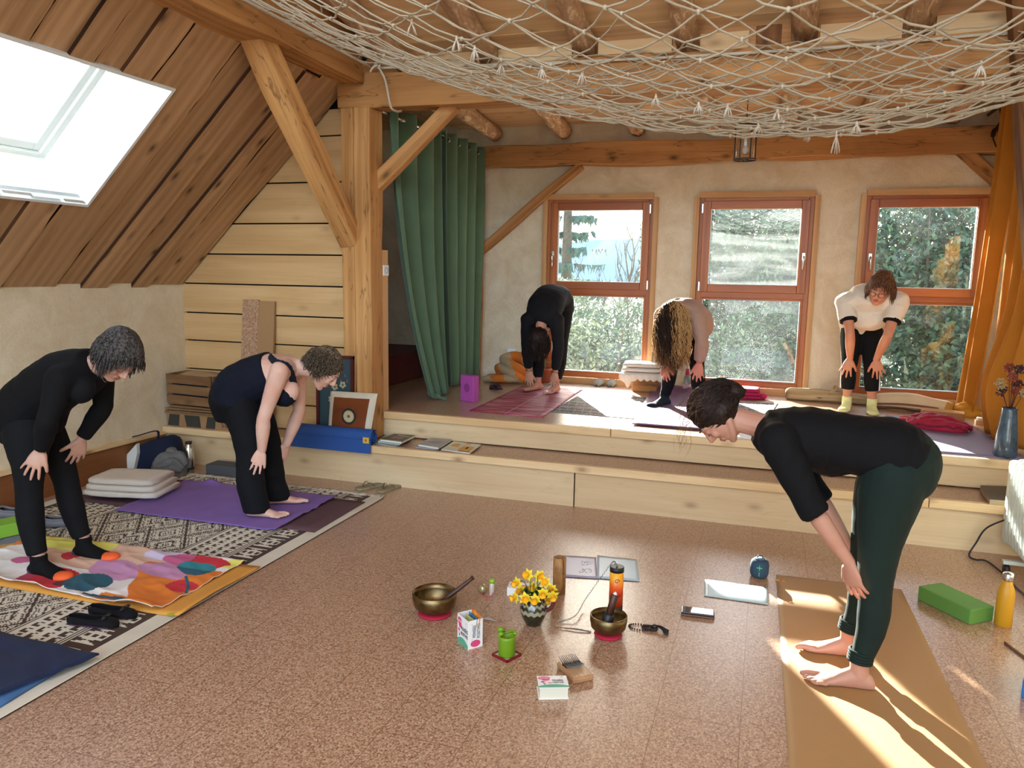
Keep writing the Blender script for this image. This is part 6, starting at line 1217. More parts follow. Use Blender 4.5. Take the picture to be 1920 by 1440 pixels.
t = T('tote_bag', 'navy and white tote bag slumped in the corner by the step', 'bag', (-4.45, 4.85, 0)); nv = fabric('navy_canvas', '#141c34', var=.15); m = MB(); P_ = [onp(px, py, (0, 4.74+dy, 0), (0, 1, 0)) for px, py, dy in ((238, 884, 0), (262, 838, 0), (292, 822, .05), (322, 820, .1), (330, 860, .05), (322, 892, .0))]
m.v = []; ce = sum(P_, Vector())/len(P_); rings = [[(p-ce)*k+ce+Vector((0, o, 0)) for p in smooth(P_+[P_[0]], 4)[:-1]] for o, k in ((-.06, .75), (-.03, .97), (.06, 1), (.12, .85))]; m.loft(rings); m.build('bag_body', nv, t)
m = MB(); Q = [onp(px, py, (0, 4.66, 0), (0, 1, 0)) for px, py in ((236, 884), (238, 852), (256, 832), (257, 850), (250, 884))]; m.loft([[q_+Vector((0, o, 0)) for q_ in Q] for o in (0, .03)], smooth=False); m.build('white_panel', fabric('white_canvas', '#d6d6d2'), t); m = MB(); m.tube(smooth([onp(px, py, (0, 4.76, 0), (0, 1, 0)) for px, py in ((262, 842), (247, 822), (262, 816), (294, 808), (297, 822))], 5), .013, 8, flat=.35); m.build('handle', nv, t)
t = T('grey_sweater', 'grey knitted sweater thrown over the tote bag', 'sweater', (-4.25, 4.74, 0)); q = onz(318, 893, 0); crumple('knit', (q.x, q.y+.03, 0), .15, .12, .26, 5, fabric('grey_knit', '#6a6a6a', weave=90, var=.25), t, n=9, r=.038)
c = onz(356, 886, 0); t = T('steel_flask', 'steel vacuum flask with a black cap beside the grey sweater', 'flask', (c.x, c.y, 0)); MB().lathe([(0, 0), (.035, 0), (.036, .01), (.036, .19), (.03, .215), (.024, .225), (.024, .235)], 28).build('body', MT['steel'], t, world=False); m = MB(); m.lathe([(0, .235), (.026, .235), (.026, .25), (0, .252)], 24); m.lathe([(.0365, .03), (.0365, .05), (.036, .05), (.036, .03)], 28, closed=True); m.build('cap', MT['black'], t, world=False)
c = onz(420, 892, 0); block('yoga_block', 'dark grey foam yoga block behind the legs in loose trousers', (c.x, c.y+.05, 0), R(2), (.3, .15, .085), '#4a4b50')
# crate on cardboard, cork panels
yc = 5.13
t = T('flattened_cartons', 'pile of flattened cardboard boxes with dark printing under the crate', 'cardboard', (-4.35, 5.2, Z1)); card = plain('cardboard', '#9a7450', .8, var=.08, bs=8); MB().box((-4.36, 5.23, Z1+.055), (.66, .24, .11)).build('carton', card, t, bev=.002)
m = MB()
for x0, x1, sk_ in ((-4.68, -4.56, .02), (-4.49, -4.36, -.02), (-4.30, -4.2, .02)): m.prism([(x0, Z1+.008), (x1-sk_*.5, Z1+.008), (x1, Z1+.102), (x0+sk_, Z1+.102)], 0, .002, frame=Matrix(((1, 0, 0, 0), (0, 0, -1, 5.109), (0, 1, 0, 0), (0, 0, 0, 1))))
m.build('dark_print', plain('carton_print', '#34342f', .7), t); text('carton_letters', 'ERS', .06, Vector((-4.1, 5.1085, Z1+.05))-Vector((-4.35, 5.2, Z1)), (R(90), R(180), 0), plain('carton_ink', '#2c2c2c', .7), t); m = MB()
for k in range(6): m.box((-4.38+random.uniform(-.03, .03), 5.24+random.uniform(-.01, .02), Z1+.116+.011*k), (.62+random.uniform(-.06, .05), .27, .006), rot=Matrix.Rotation(R(random.uniform(-2, 2)), 3, 'Z'))
m.build('flat_sheets', card, t)
cz = Z1+.185; t = T('wooden_crate', 'weathered slatted wooden crate filled with papers in the corner', 'crate', (-4.42, 5.24, cz)); fl_, fr_ = Vector((-4.685, 5.12, 0)), Vector((-4.20, 5.07, 0)); m = MB()
for k in range(3):
    z = cz+.045+.085*k; m.bar(fl_+Vector((0, 0, z)), fr_+Vector((0, 0, z)), .012, .072, up=(0, 0, 1)); m.bar(fl_+Vector((.03, .25, z)), fr_+Vector((.03, .25, z)), .012, .072)
m.build('slat', MT['oldwood'], t); m = MB()
for e in (fl_+Vector((.012, .01, 0)), fr_+Vector((-.0, .01, 0))): m.box(e+Vector((.01, .115, cz+.13)), (.014, .23, .25)); 
m.build('end_panel', MT['oldwood'], t); MB().box((-4.43, 5.22, cz+.008), (.47, .24, .01)).build('base', MT['oldwood'], t); m = MB()
for e in (fl_+Vector((.03, .02, 0)), fr_+Vector((-.03, .02, 0))): m.box(e+Vector((0, 0, cz+.13)), (.03, .02, .25))
m.build('corner_block', MT['oldwood'], t)
t = T('paper_bag', 'folded brown paper lying on top of the full crate', 'paper', (-4.42, 5.24, cz+.2)); m = MB(); m.grid(lambda u, v: (-4.60+.42*u+.05*v, 5.13+.2*v-.02*u, cz+.235+.035*math.sin(v*2.4)-.03*u), 8, 8, th=.003); m.build('paper', plain('kraft_paper', '#a58a66', .8), t); t = T('dark_folder', 'dark blue folder inside the crate', 'folder', (-4.42, 5.24, cz+.05)); MB().box((-4.44, 5.2, cz+.12), (.4, .14, .19)).build('folder', plain('folder_navy', '#141a30', .6), t)
t = T('cork_tile', 'taller cork floor panel leaning on the panelled wall', 'cork tile', (-4.0, 5.3, Z1)); ck = MT['corkP']
def lean(name, x0, x1, ztop, y0, th, mt, parent): h = ztop-Z1; a = math.atan2(YP-.016-y0, h); return MB().box(((x0+x1)/2, (y0+YP-.012)/2, Z1+h/2), (x1-x0, th, h), rot=Matrix.Rotation(-a, 3, 'X')).build(name, mt, parent, bev=.001)
def pxx(px, y=5.36): return ony(px, 620, y).x
zt = ony(470, 561, 5.36).z; lean('panel', pxx(457), pxx(487), zt, 5.26, .012, ck, t)
t = T('cork_tile', 'cork floor panel with a worn top, right of the taller one', 'cork tile', (-3.85, 5.3, Z1)); lean('panel', pxx(487)+.004, pxx(517), zt-.01, 5.26, .022, plain('cork_back', '#a07c54', .85, bmp=.3, bs=300, var=.15), t); t = T('cork_tile', 'short cork panel standing in front of the worn one', 'cork tile', (-3.85, 5.26, Z1)); lean('panel', pxx(487), pxx(513), ony(500, 614, 5.3).z, 5.215, .012, ck, t)
# picture, cushion, rolled mat, books
t = T('framed_picture', 'dark red framed picture of pale flowers on teal, behind the cushion', 'picture', (-3.2, 5.3, Z1)); ti = ony(663, 668, 5.22); x1 = ti.x; x0 = x1-.33; zt = ti.z; h = zt-Z1; tilt = Matrix.Rotation(-math.atan2(.012, h), 3, 'X'); o0 = Vector(((x0+x1)/2, 5.218, Z1+h/2))
m = MB(); 
for s in (-1, 1): m.box(o0+tilt @ Vector((s*(.165-.013), 0, 0)), (.026, .022, h), rot=tilt); m.box(o0+tilt @ Vector((0, 0, s*(h/2-.013))), (.33, .022, .026), rot=tilt)
m.build('frame', plain('oxblood_frame', '#4a1418', .35), t); MB().box(o0, (.29, .006, h-.04), rot=tilt).build('picture', plain('teal_ground', '#2c4a56', .5), t); m = MB(); m2 = MB()
for k, (x, z) in enumerate(((.03, .2), (.07, .1), (.0, .08), (-.06, .14), (.05, .02), (-.03, -.02))):
    for j in range(5): a = j*1.257+k; m.ell(o0+tilt @ Vector((x+.018*math.cos(a), -.006, z-.0+.018*math.sin(a))), (.013, .003, .011), nu=8, nv=6)
for k in range(12): a = (-.09+.018*k, .22-.05*abs(math.sin(k))-.02*(k % 3)); m2.ell(o0+tilt @ Vector((a[0], -.005, a[1])), (.004, .002, .013), nu=6, nv=5)
m.build('pale_flowers', plain('flower_cream', '#b8ae8c', .6), t); m2.build('pink_buds', plain('bud_pink', '#b06a68', .6), t)
t = T('cushion', 'brown satin cushion with a white border and a round black medallion', 'cushion', (-3.1, 5.2, Z1)); A_ = [ony(614, 806, 5.155), ony(692, 822, 5.15), ony(708, 738, 5.175), ony(620, 733, 5.175)]; A_ = [A_[0], A_[1], A_[2], A_[3]]; nrm_ = (A_[1]-A_[0]).cross(A_[3]-A_[0]).normalized(); nrm_ = nrm_ if nrm_.y < 0 else -nrm_
zmn = min(a.z for a in A_); A_ = [a+Vector((0, 0, Z1+.012-zmn)) if i < 2 else a for i, a in enumerate(A_)]; A_[0].z = A_[1].z = Z1+.014
def cu_(s, k0=0.):
    def f(u, v):
        q_ = A_[0].lerp(A_[1], u).lerp(A_[3].lerp(A_[2], u), v); e = max(0, (1-(2*u-1)**4)*(1-(2*v-1)**4)); w = .006*noise.noise(Vector((u*9, v*9, 1))); return q_+nrm_*(s*.032*e**.5+w*e)
    return f
m = MB(); m.grid(cu_(1), 26, 26); m.grid(cu_(-1), 26, 26)
for k in range(26*26):
    i, j = k % 26, k//26; m.m[k] = 1 if 3 <= i < 23 and 3 <= j < 23 else 0
m.build('cover', [fabric('ivory_satin', '#cfc6b4', rough=.45, var=.08, fold=.5), fabric('brown_satin', '#7a3f1e', rough=.35, var=.3, fold=.6)], t); ctr = cu_(1)(.5, .5); F_ = Fm(ctr+nrm_*.002, A_[1]-A_[0], nrm_.cross(A_[1]-A_[0])); m = MB(); disc(m, 0, 0, .062, .062, 0, 30); m.v = [tuple(F_ @ Vector(v)) for v in m.v]; m.build('medallion', plain('medallion_black', '#16181c', .6), t); m = MB(); disc(m, 0, 0, .042, .042, .001, 30)
for j in range(22): a = j*.2856; disc(m, .043*math.cos(a), .043*math.sin(a), .005, .005, .001, 6)
m.v = [tuple(F_ @ Vector(v)) for v in m.v]; m.build('medallion_lace', plain('medallion_cream', '#c4b690', .6), t); m = MB(); disc(m, 0, 0, .012, .012, .002, 16); m.v = [tuple(F_ @ Vector(v)) for v in m.v]; m.build('medallion_centre', plain('medallion_grey', '#5a5852', .6), t)
t = T('rolled_mat', 'thick blue yoga mat rolled up on the step edge', 'mat', (-3.15, 5.13, Z1)); bl = plain('royal_blue_mat', '#1f4a8e', .75, bmp=.3, bs=350, var=.12); xa, xb = ony(548, 825, 5.05).x, ony(697, 830, 5.05).x; rr = .062; cyy, czz = 5.088, Z1+rr+.001; prof = []
for i in range(120): a = i*.155; r = .012+(rr-.012)*i/119; prof.append((cyy-math.cos(a+2.7)*r, czz+math.sin(a+2.7)*r))
pts = [Vector((0, y, z)) for y, z in prof]; e = pts[-1]; m = MB(); vs = []; 
for x in (xa, xb):
    for i, p in enumerate(pts): n_ = Vector((0, p.y-cyy, p.z-czz)).normalized(); vs += [(x, p.y, p.z), (x, p.y-n_.y*.0052, p.z-n_.z*.0052)]
n = len(pts)*2; fs = []
for i in range(len(pts)-1): a = 2*i; fs += [(a, a+2, n+a+2, n+a), (a+1, n+a+1, n+a+3, a+3), (a, a+1, a+3, a+2), (n+a, n+a+2, n+a+3, n+a+1)]
fs += [(0, n, n+1, 1), (n-2, n-1, 2*n-1, 2*n-2)]; m.add(vs, fs, smooth=False); m.box(((xa+xb)/2, 5.030, Z1+.0), (xb-xa, .006, .1), rot=Matrix.Rotation(R(-2), 3, 'X')); m.tube([(xa, 5.036, Z1+.047), (xb, 5.036, Z1+.047)], .006, 6); m.tube([(xa+.01, cyy, czz), (xb-.01, cyy, czz)], rr-.01, 30, cap=False); m.build('roll', bl, t)
MB().box((xb-.035, cyy-rr-.0015, czz-.012), (.05, .003, .045)).build('mat_label', plain('label_yellow', '#c9b040', .5), t); m = MB(); m.ell((xb-.035, cyy-rr-.003, czz-.012), (.011, .002, .011)); m.build('orange_dot', plain('label_orange', '#d0521c', .5), t)
def book(label, pts, th, z, cov, page, group=None, name='book', art=None):
    P = [Vector((p.x, p.y, 0)) for p in pts]; c = sum(P, Vector())/4; t = T(name, label, 'book', (c.x, c.y, z), 0, group); m = MB(); m.add([tuple(c+(p-c)*.98+Vector((0, 0, z+dz))) for dz in (.002, th-.002) for p in P], [(3, 2, 1, 0), (4, 5, 6, 7), (0, 1, 5, 4), (1, 2, 6, 5), (2, 3, 7, 6), (3, 0, 4, 7)]); m.build('pages', page, t)
    m = MB()
    for a, b_ in ((0, .002), (th-.002, th)): m.add([tuple(p+Vector((0, 0, z+dz))) for dz in (a, b_) for p in P], [(3, 2, 1, 0), (4, 5, 6, 7), (0, 1, 5, 4), (1, 2, 6, 5), (2, 3, 7, 6), (3, 0, 4, 7)])
    m.build('cover', cov, t)
    if art:
        ax_ = (P[1]-P[0]); ay_ = (P[3]-P[0])
        for mt, rects in art:
            for (u0, v0, u1, v1) in rects: m = MB(); m.add([tuple(P[0]+ax_*u+ay_*v+Vector((0, 0, z+th+dz))) for dz in (0, .0006) for u, v in ((u0, v0), (u1, v0), (u1, v1), (u0, v1))], [(3, 2, 1, 0), (4, 5, 6, 7), (0, 1, 5, 4), (1, 2, 6, 5), (2, 3, 7, 6), (3, 0, 4, 7)]); m.build('cover_print', mt, t)
    return t
pg = plain('page_white', '#d9d7cc', .7); zb = Z1-.003; B = lambda z, *q: [onz(x, y, z) for x, y in q]
book('thin pale magazine at the bottom of the black book stack', B(zb+.01, (701, 830), (743, 837), (762, 822), (722, 815)), .008, zb, plain('mag_a', '#9aa4a4', .3), pg); book('white book under the black one on the step', B(zb+.02, (708, 827), (750, 832), (772, 818), (735, 812)), .014, zb+.009, plain('mag_b', '#c4c8c0', .3), pg)
book('black covered book topping the stack beside the rolled mat', B(zb+.04, (712, 824), (753, 829), (778, 817), (739, 814)), .02, zb+.024, plain('book_black', '#22222a', .35), pg, art=[(plain('cover_pink', '#9a7078', .5), [(.3, .3, .48, .62), (.55, .3, .73, .62)]), (plain('cover_lime', '#a8a24a', .5), [(.02, .02, .98, .07), (.35, .74, .9, .84)]), (pg, [(.3, .80, .6, .88)])])
book('thin grey booklet under the pale spiral notebook', B(zb+.008, (779, 838), (819, 842), (845, 827), (808, 823)), .008, zb, plain('mag_c', '#8a8c90', .4), pg); book('pale grey notebook in the middle of the step edge', B(zb+.03, (784, 832), (822, 838), (846, 823), (806, 820)), .018, zb+.009, plain('book_lilac', '#8c8890', .25), pg, art=[(plain('cover_grey', '#6c7080', .3), [(.25, .35, .8, .75)])])
book('black booklet lying under the yellow and white magazine', B(zb+.006, (826, 840), (868, 846), (880, 832), (842, 826)), .006, zb, plain('mag_d', '#1c1c1e', .4), pg); book('yellow and white patterned magazine on the step', B(zb+.012, (827, 843), (881, 850), (902, 834), (851, 828)), .008, zb+.007, plain('mag_white', '#cfcbb8', .35), pg, art=[(plain('cover_yellow', '#d0a030', .4), [(.12, .45, .36, .8), (.52, .15, .92, .62), (.5, .8, .66, .98)]), (plain('cover_red', '#a8402c', .4), [(.55, .05, .95, .13)]), (MT['black'], [(.68, .35, .74, .55)])])
book('dark book with a cream label lying on the step next to the radiator', B(Z1+.04, (1856, 935), (1900, 938), (1890, 911), (1838, 909)), .04, zb, plain('book_brown', '#3a3434', .4), plain('page_tan', '#a08c6c', .8))
# platform items ---------------------------------------------------------------------
def onP(px, py, dz=0): return onz(px, py, Z2+dz)
t = T('yoga_mat', 'streaky red and pink yoga mat at the left of the platform', 'mat', (-2, 6.5, Z2)); rm2, nt, b_ = newmat('red_streak_mat'); n_ = N(nt, 'ShaderNodeTexNoise', i_Scale=1, i_Detail=5, i_Distortion=.3); nt.links.new(coords(nt, scale=(3, 26, 1)), n_.inputs[0]); nt.links.new(ramp(nt, n_.outputs[0], [(.35, hexc('#7a2436')), (.5, hexc('#a8445a')), (.62, hexc('#c48a94'))]).outputs[0], b_.inputs[0]); b_.inputs['Roughness'].default_value = .6
A4 = [onP(880, 771), onP(1016, 784), onP(1094, 730), onP(978, 725)]; cloth('mat', rm2, t, A4, 16, 20, .006); m = MB(); m.bar((A4[0]+A4[1])/2+Vector((0, 0, .0065)), (A4[2]+A4[3])/2+Vector((0, 0, .0065)), .006, .0012); m.build('centre_line', plain('mat_line', '#d8b0b4', .6), t)
t = T('cotton_rug', 'thin grey and black patterned cotton rug on the platform', 'rug', (-.9, 6.6, Z2)); t['kind'] = 'thing'; cr_ = [fabric('rug_charcoal', '#4a4648'), fabric('rug_ash', '#8c8884'), fabric('rug_rose', '#a86a60')]
def crp(u, v):
    k = int(v*22); a = int(u*150+v*20)
    if k % 6 == 0: return 1
    if k % 6 == 3: return 2 if a % 5 < 2 else 1
    return (a+k) % 2 if k % 2 else (1 if a % 6 == 0 else 0)
cloth('weave', cr_, t, [onP(1030, 773), onP(1430, 806), (.15, 7.2, Z2), onP(1088, 739)], 120, 44, .002, crp, lambda u, v: .003*max(0, noise.noise(Vector((u*7, v*5, 1)))))
t = T('yoga_mat', 'plum purple yoga mat with a curled far end under the long haired person', 'mat', (-.7, 6.6, Z2)); cloth('mat', plain('plum_mat', '#6c4668', .6, bmp=.2, bs=400), t, [onP(1185, 796, .006), onP(1345, 809, .006), onP(1305, 740, .006), onP(1224, 727, .006)], 14, 40, .006, zf=lambda u, v: .004+.05*max(0, (v-.93)/.07)**1.5)
t = T('yoga_mat', 'grey violet yoga mat under the crimson scarf', 'mat', (1.3, 6.2, Z2)); cloth('mat', plain('violet_grey_mat', '#86809a', .6), t, [(1.02, 5.5, Z2), (1.62, 5.5, Z2), (1.56, 6.95, Z2), (.98, 6.9, Z2)], 8, 16, .005)
c = onP(873, 753); t = block('yoga_block', 'magenta foam yoga block standing upright on the platform', (c.x+.02, c.y+.04, Z2), R(-20), (.15, .075, .228), '#a8489c'); m = MB(); disc(m, 0, 0, .032, .04, 0); m.v = [tuple(Fm((.0, -.0378, .12), (1, 0, 0), (0, 0, 1)) @ Vector(v)) for v in m.v]; m.build('embossed_oval', plain('emboss_magenta', '#8a3480', .6), t, world=False)
t = T('eye_mask', 'dark plum satin eye mask on the platform', 'eye mask', W3(onP(930, 729))); crumple('mask', W3(onP(930, 730)), .085, .04, .045, 12, plain('plum_satin', '#2c1824', .35), t, n=5, r=.012, vox=.004)
t = T('blanket', 'crumpled orange and beige checked blanket against the plaster wall', 'blanket', W3(onP(950, 718))); mm = [fabric('orange_wool', '#c8702a'), fabric('beige_wool', '#a89070')]; m = MB(); BQ = onP(955, 718); bt = lambda pts, r: m.tube(smooth([BQ+Vector(q_) for q_ in pts], 6), r, 14, nz=.25, flat=.8); bt([(-.2, -.02, .04), (-.08, -.08, .05), (.06, -.08, .06), (.16, .0, .06)], .055); bt([(.15, .06, .05), (.13, -.02, .14), (.02, -.04, .2), (-.08, .03, .22), (.0, .1, .26), (.13, .08, .25)], .055); bt([(-.09, .05, .06), (-.1, .0, .15), (-.02, -.06, .14), (.08, -.08, .1), (.14, -.02, .05)], .06); bt([(-.26, -.05, .03), (-.17, -.04, .05), (-.1, .03, .04)], .045)
for k in range(len(m.m)): v = Vector(m.v[m.f[k][0]]); m.m[k] = 1 if int((v.x+v.z*.7+9)*6.5) % 2 else 0
m.build('wool', mm, t)
q = ony(959, 661, YW-.004); t = T('wall_socket', 'white double wall socket low on the plaster wall', 'socket', W3(q)); MB().box(q, (.085, .012, .085)).build('socket_plate', MT['white'], t, bev=.003); m = MB(); m.tube([q+Vector((.012, -.006, -.01)), q+Vector((.012, -.04, -.012))], .014, 10); m.build('plug', MT['white'], t)
c = onP(1026, 717); c.y = min(c.y, 7.55); t = T('plant_pot', 'small terracotta pot with a seedling behind the red mat', 'plant pot', (c.x, 7.5, Z2)); MB().lathe([(0, .012), (.055, .012), (.07, .14), (.078, .14), (.078, .165), (.07, .165), (.066, .14), (0, .135)], 28).build('pot', plain('terracotta', '#a85a40', .8), t, world=False); MB().lathe([(0, 0), (.075, 0), (.088, .014), (.084, .014), (.07, .006), (0, .006)], 28).build('saucer', plain('pale_saucer', '#c4bcb0', .6), t, world=False); m = MB(); m.tube([(0, 0, .135), (.004, 0, .24)], .004, 6); 
for a, z in ((0, .22), (2.2, .19), (4.2, .21), (3.2, .16)): m.ell((.03*math.cos(a), .03*math.sin(a), z), (.028, .012, .006), rot=Matrix.Rotation(a, 3, 'Z'), nu=8, nv=6)
m.build('seedling', plain('seedling_leaf', '#7a8a5a', .5), t, world=False)
# stump with folded throws
c = onP(1215, 728); t = T('wood_stump', 'squared log stump carrying folded throws between two windows', 'stump', (c.x, 7.45, Z2)); MB().box((0, 0, .075), (.24, .2, .15), rot=Matrix.Rotation(R(3), 3, 'Z')).build('block', wood('stump_wood', '#7c5230', '#a87a4c', 1.5, .6, .8, crack=.6), t, world=False, bev=.012); wt = fabric('ivory_throw', '#d6cec4', weave=250, var=.08); X0, X1 = ony(1170, 700, 7.4).x, ony(1242, 700, 7.4).x
for k in range(3):
    tt = T('folded_throw', ['ivory scalloped throw at the bottom of the pile on the stump', 'grey-white throw in the middle of the pile on the stump', 'white throw on top of the pile on the stump'][k], 'throw', ((X0+X1)/2, 7.42, Z2+.15+.045*k), 0, 'folded throws on the stump'); m = MB(); rings = []
    for i in range(11):
        x = (i/10-.5)*(.40-.02*k); e = 1-.2*(abs(i/10-.5)*2)**6; rings.append([Vector((x+.01*math.sin(j*.7+k), ca*(abs(ca)**5+abs(sa)**5)**-.2*.14*e, .022+sa*(abs(ca)**5+abs(sa)**5)**-.2*.0215*e+.003*noise.noise(Vector((x*15, j, k))))) for j in range(24) for ca, sa in [(math.cos(2*math.pi*j/24), math.sin(2*math.pi*j/24))]])
    m.loft(rings); m.build('fold', wt, tt, world=False)
    if k == 0: m = MB(); m.grid(lambda u, v: (-.21+.42*u, -.142-.004*math.sin(u*40), .03-v*(.045+.02*abs(math.sin(u*22))+(.07*math.exp(-((u-.2)/.09)**2)))), 60, 6, th=.003); m.build('scalloped_edge', wt, tt, world=False)
c = onP(1293, 729); t = T('water_bottle', 'clear bottle with a pink label and a white and pink cap', 'bottle', (c.x, min(c.y, 7.45), Z2)); MB().lathe([(0, 0), (.036, 0), (.038, .005), (.038, .12), (.03, .15), (.016, .175), (.014, .19)], 24).build('bottle', plain('bottle_plastic', '#c4ccd0', .1, trans=.6), t, world=False); MB().lathe([(.0385, .03), (.0385, .095)], 24).build('label_band', plain('label_pale', '#c4a4b0', .5), t, world=False); MB().lathe([(0, .18), (.017, .18), (.017, .225), (.014, .24), (0, .241)], 20).build('cap', plain('cap_pink', '#c43a5c', .4), t, world=False); MB().lathe([(0, .241), (.015, .241), (.015, .262), (0, .262)], 20).build('cap_top', MT['white'], t, world=False)
c = onP(1325, 737); t = T('small_box', 'small blue and white box beside the wooden cube', 'box', (c.x, 7.38, Z2)); MB().box((0, 0, .03), (.06, .05, .06)).build('box', plain('blue_box', '#3a5a8c', .4), t, world=False, bev=.003)
c = onP(1343, 736); t = T('wooden_cube', 'plain wooden cube standing in front of the second window', 'block', (c.x+.01, 7.47, Z2)); MB().box((0, 0, .06), (.095, .095, .12)).build('cube', MT['trim'], t, world=False, bev=.004)
c = onP(1388, 744); t = T('folded_fleece', 'folded raspberry pink fleece under the second window', 'blanket', (c.x, 7.42, Z2)); pf_ = fabric('raspberry_fleece', '#b01c50', sheen=.6)
for k in range(3):
    m = MB(); rings = []
    for i in range(9): x = (i/8-.5)*(.36-.01*k); e = 1-.15*(abs(i/8-.5)*2)**6; rings.append([Vector((x, ca*(abs(ca)**5+abs(sa)**5)**-.2*.12*e, .018+.032*k+sa*(abs(ca)**5+abs(sa)**5)**-.2*.017*e)) for j in range(22) for ca, sa in [(math.cos(2*math.pi*j/22), math.sin(2*math.pi*j/22))]])
    m.loft(rings); m.build('fold', pf_, t, world=False)
MB().ell((.2, -.04, .03), (.04, .05, .03)).build('ruffled_end', pf_, t, world=False)
t = T('driftwood', 'long pale driftwood log on the platform between the second and third windows', 'log', W3(onP(1560, 745))); Pd = [onP(1474, 742, .055), onP(1500, 745, .055), onP(1550, 748, .055), onP(1600, 751, .05), onP(1640, 757, .04), onP(1662, 762, .03)]; Pd = [Vector((p.x, 7.50-.02*i, p.z)) for i, p in enumerate(Pd)]; m = MB(); m.tube(smooth(Pd, 6), list(np.interp(np.linspace(0, 1, 31), [0, .05, .3, .7, 1], [.04, .058, .055, .05, .015])), 14, nz=.35); m.tube([Pd[2]+Vector((.05, 0, .03)), Pd[2]+Vector((.09, .03, .085))], [.03, .022], 8); m.build('log', MT['drift'], t)
t = T('blanket', 'cream blanket with brown stripes bunched under the third window', 'blanket', W3(onP(1700, 765))); m = MB(); P0_, P1_ = onP(1640, 768, .05), onP(1795, 790, .05); 
Pb = [Vector((P0_.x+.02, 7.30, Z2+.055)), Vector((P0_.x+.25, 7.26, Z2+.075)), Vector((P0_.x+.47, 7.2, Z2+.07)), Vector((P0_.x+.62, 7.13, Z2+.06))]; m.tube(smooth(Pb, 8), list(np.interp(np.linspace(0, 1, 25), [0, .08, .5, .9, 1], [.05, .085, .098, .085, .06])), 26, nz=.35, flat=.75); st_ = [fabric('cream_blanket', '#cdb894'), fabric('brown_stripe', '#7a5238'), fabric('gold_blanket', '#b88a3c')]
for k in range(len(m.m)): j = k % 26; i = k//26; m.m[k] = 1 if (j in (13, 15, 17) and i < 20) else (2 if i > 21 else 0)
m.build('wool', st_, t); t = T('cloth', 'mustard cloth heap trailing from the striped blanket', 'cloth', (1.62, 7.15, Z2)); crumple('cloth', (1.62, 7.2, Z2), .15, .14, .12, 31, fabric('gold_cloth', '#c08a2c'), t, n=7, r=.028)
c = onP(1752, 797); t = T('cork_block', 'tan cork yoga block behind the crimson scarf', 'yoga block', (1.36, 6.72, Z2), R(-14)); MB().box((0, 0, .05), (.3, .15, .1)).build('cork', plain('tan_cork', '#a8763c', .8, bmp=.3, bs=150, var=.15), t, world=False, bev=.004)
t = T('scarf', 'crumpled crimson velvet scarf lying on the grey violet mat', 'scarf', W3(onP(1752, 806))); q = onP(1752, 806); crumple('velvet', W3(q+Vector((0, .02, .006))), .28, .13, .13, 41, fabric('crimson_velvet', '#9a1834', sheen=1, var=.25, rough=.6), t, rot=R(-24), n=13, r=.026)
c = onP(1729, 833); t = T('wooden_block', 'small wooden block at the platform edge behind the person in green leggings', 'block', (c.x, c.y, Z2)); MB().box((0, 0, .02), (.07, .05, .04)).build('block', MT['trim'], t, world=False, bev=.003)
c = onP(1836, 796); t = T('candle_holder', 'white tealight on a little wooden block by the curtain', 'candle', (c.x, c.y, Z2)); MB().box((0, 0, .018), (.06, .05, .036)).build('block', MT['trim'], t, world=False); MB().lathe([(0, .036), (.022, .036), (.022, .056), (0, .054)], 18).build('tealight', MT['white'], t, world=False)
c = onP(1900, 858); vx, vy = 1.50, 5.56; t = T('floor_vase', 'tall blue-grey mottled vase behind the radiator', 'vase', (vx, vy, Z2)); vm = plain('blue_glaze', '#3c5060', .25, var=.5, bs=14, coat=.5); MB().lathe([(0, 0), (.06, 0), (.07, .02), (.062, .14), (.05, .24), (.044, .3), (.047, .32), (.04, .318), (.038, .25), (0, .22)], 28).build('vase', vm, t, world=False)
fd = [plain('dried_rust', '#8a3a28', .8), plain('dried_plum', '#3c2024', .8), plain('dried_beige', '#a8946c', .8)]
for k in range(9):
    a = k*.7; top = Vector((.075*math.cos(a)*(.4+.6*(k % 3)/2), .06*math.sin(a), .42+.05*(k % 4))); dt = T('dried_flower', ['rust red', 'dark plum', 'beige'][k % 3]+' sprig of dried flowers in the blue-grey vase', 'dried flower', (vx, vy, Z2+.3), 0, 'dried flowers in the floor vase'); MB().tube([Vector((vx, vy, Z2+.27)), Vector((vx, vy, Z2))+top], .002, 5).build('stem', fd[1], dt); m = MB()
    for j in range(60): e = Vector((rsf.gauss(0, 1), rsf.gauss(0, 1), rsf.gauss(0, 1))).normalized()*.036*rsf.uniform(.4, 1); m.ell(Vector((vx, vy, Z2))+top+e, (.0055,)*3, nu=5, nv=4)
    m.build('bloom', fd[k % 3], dt)
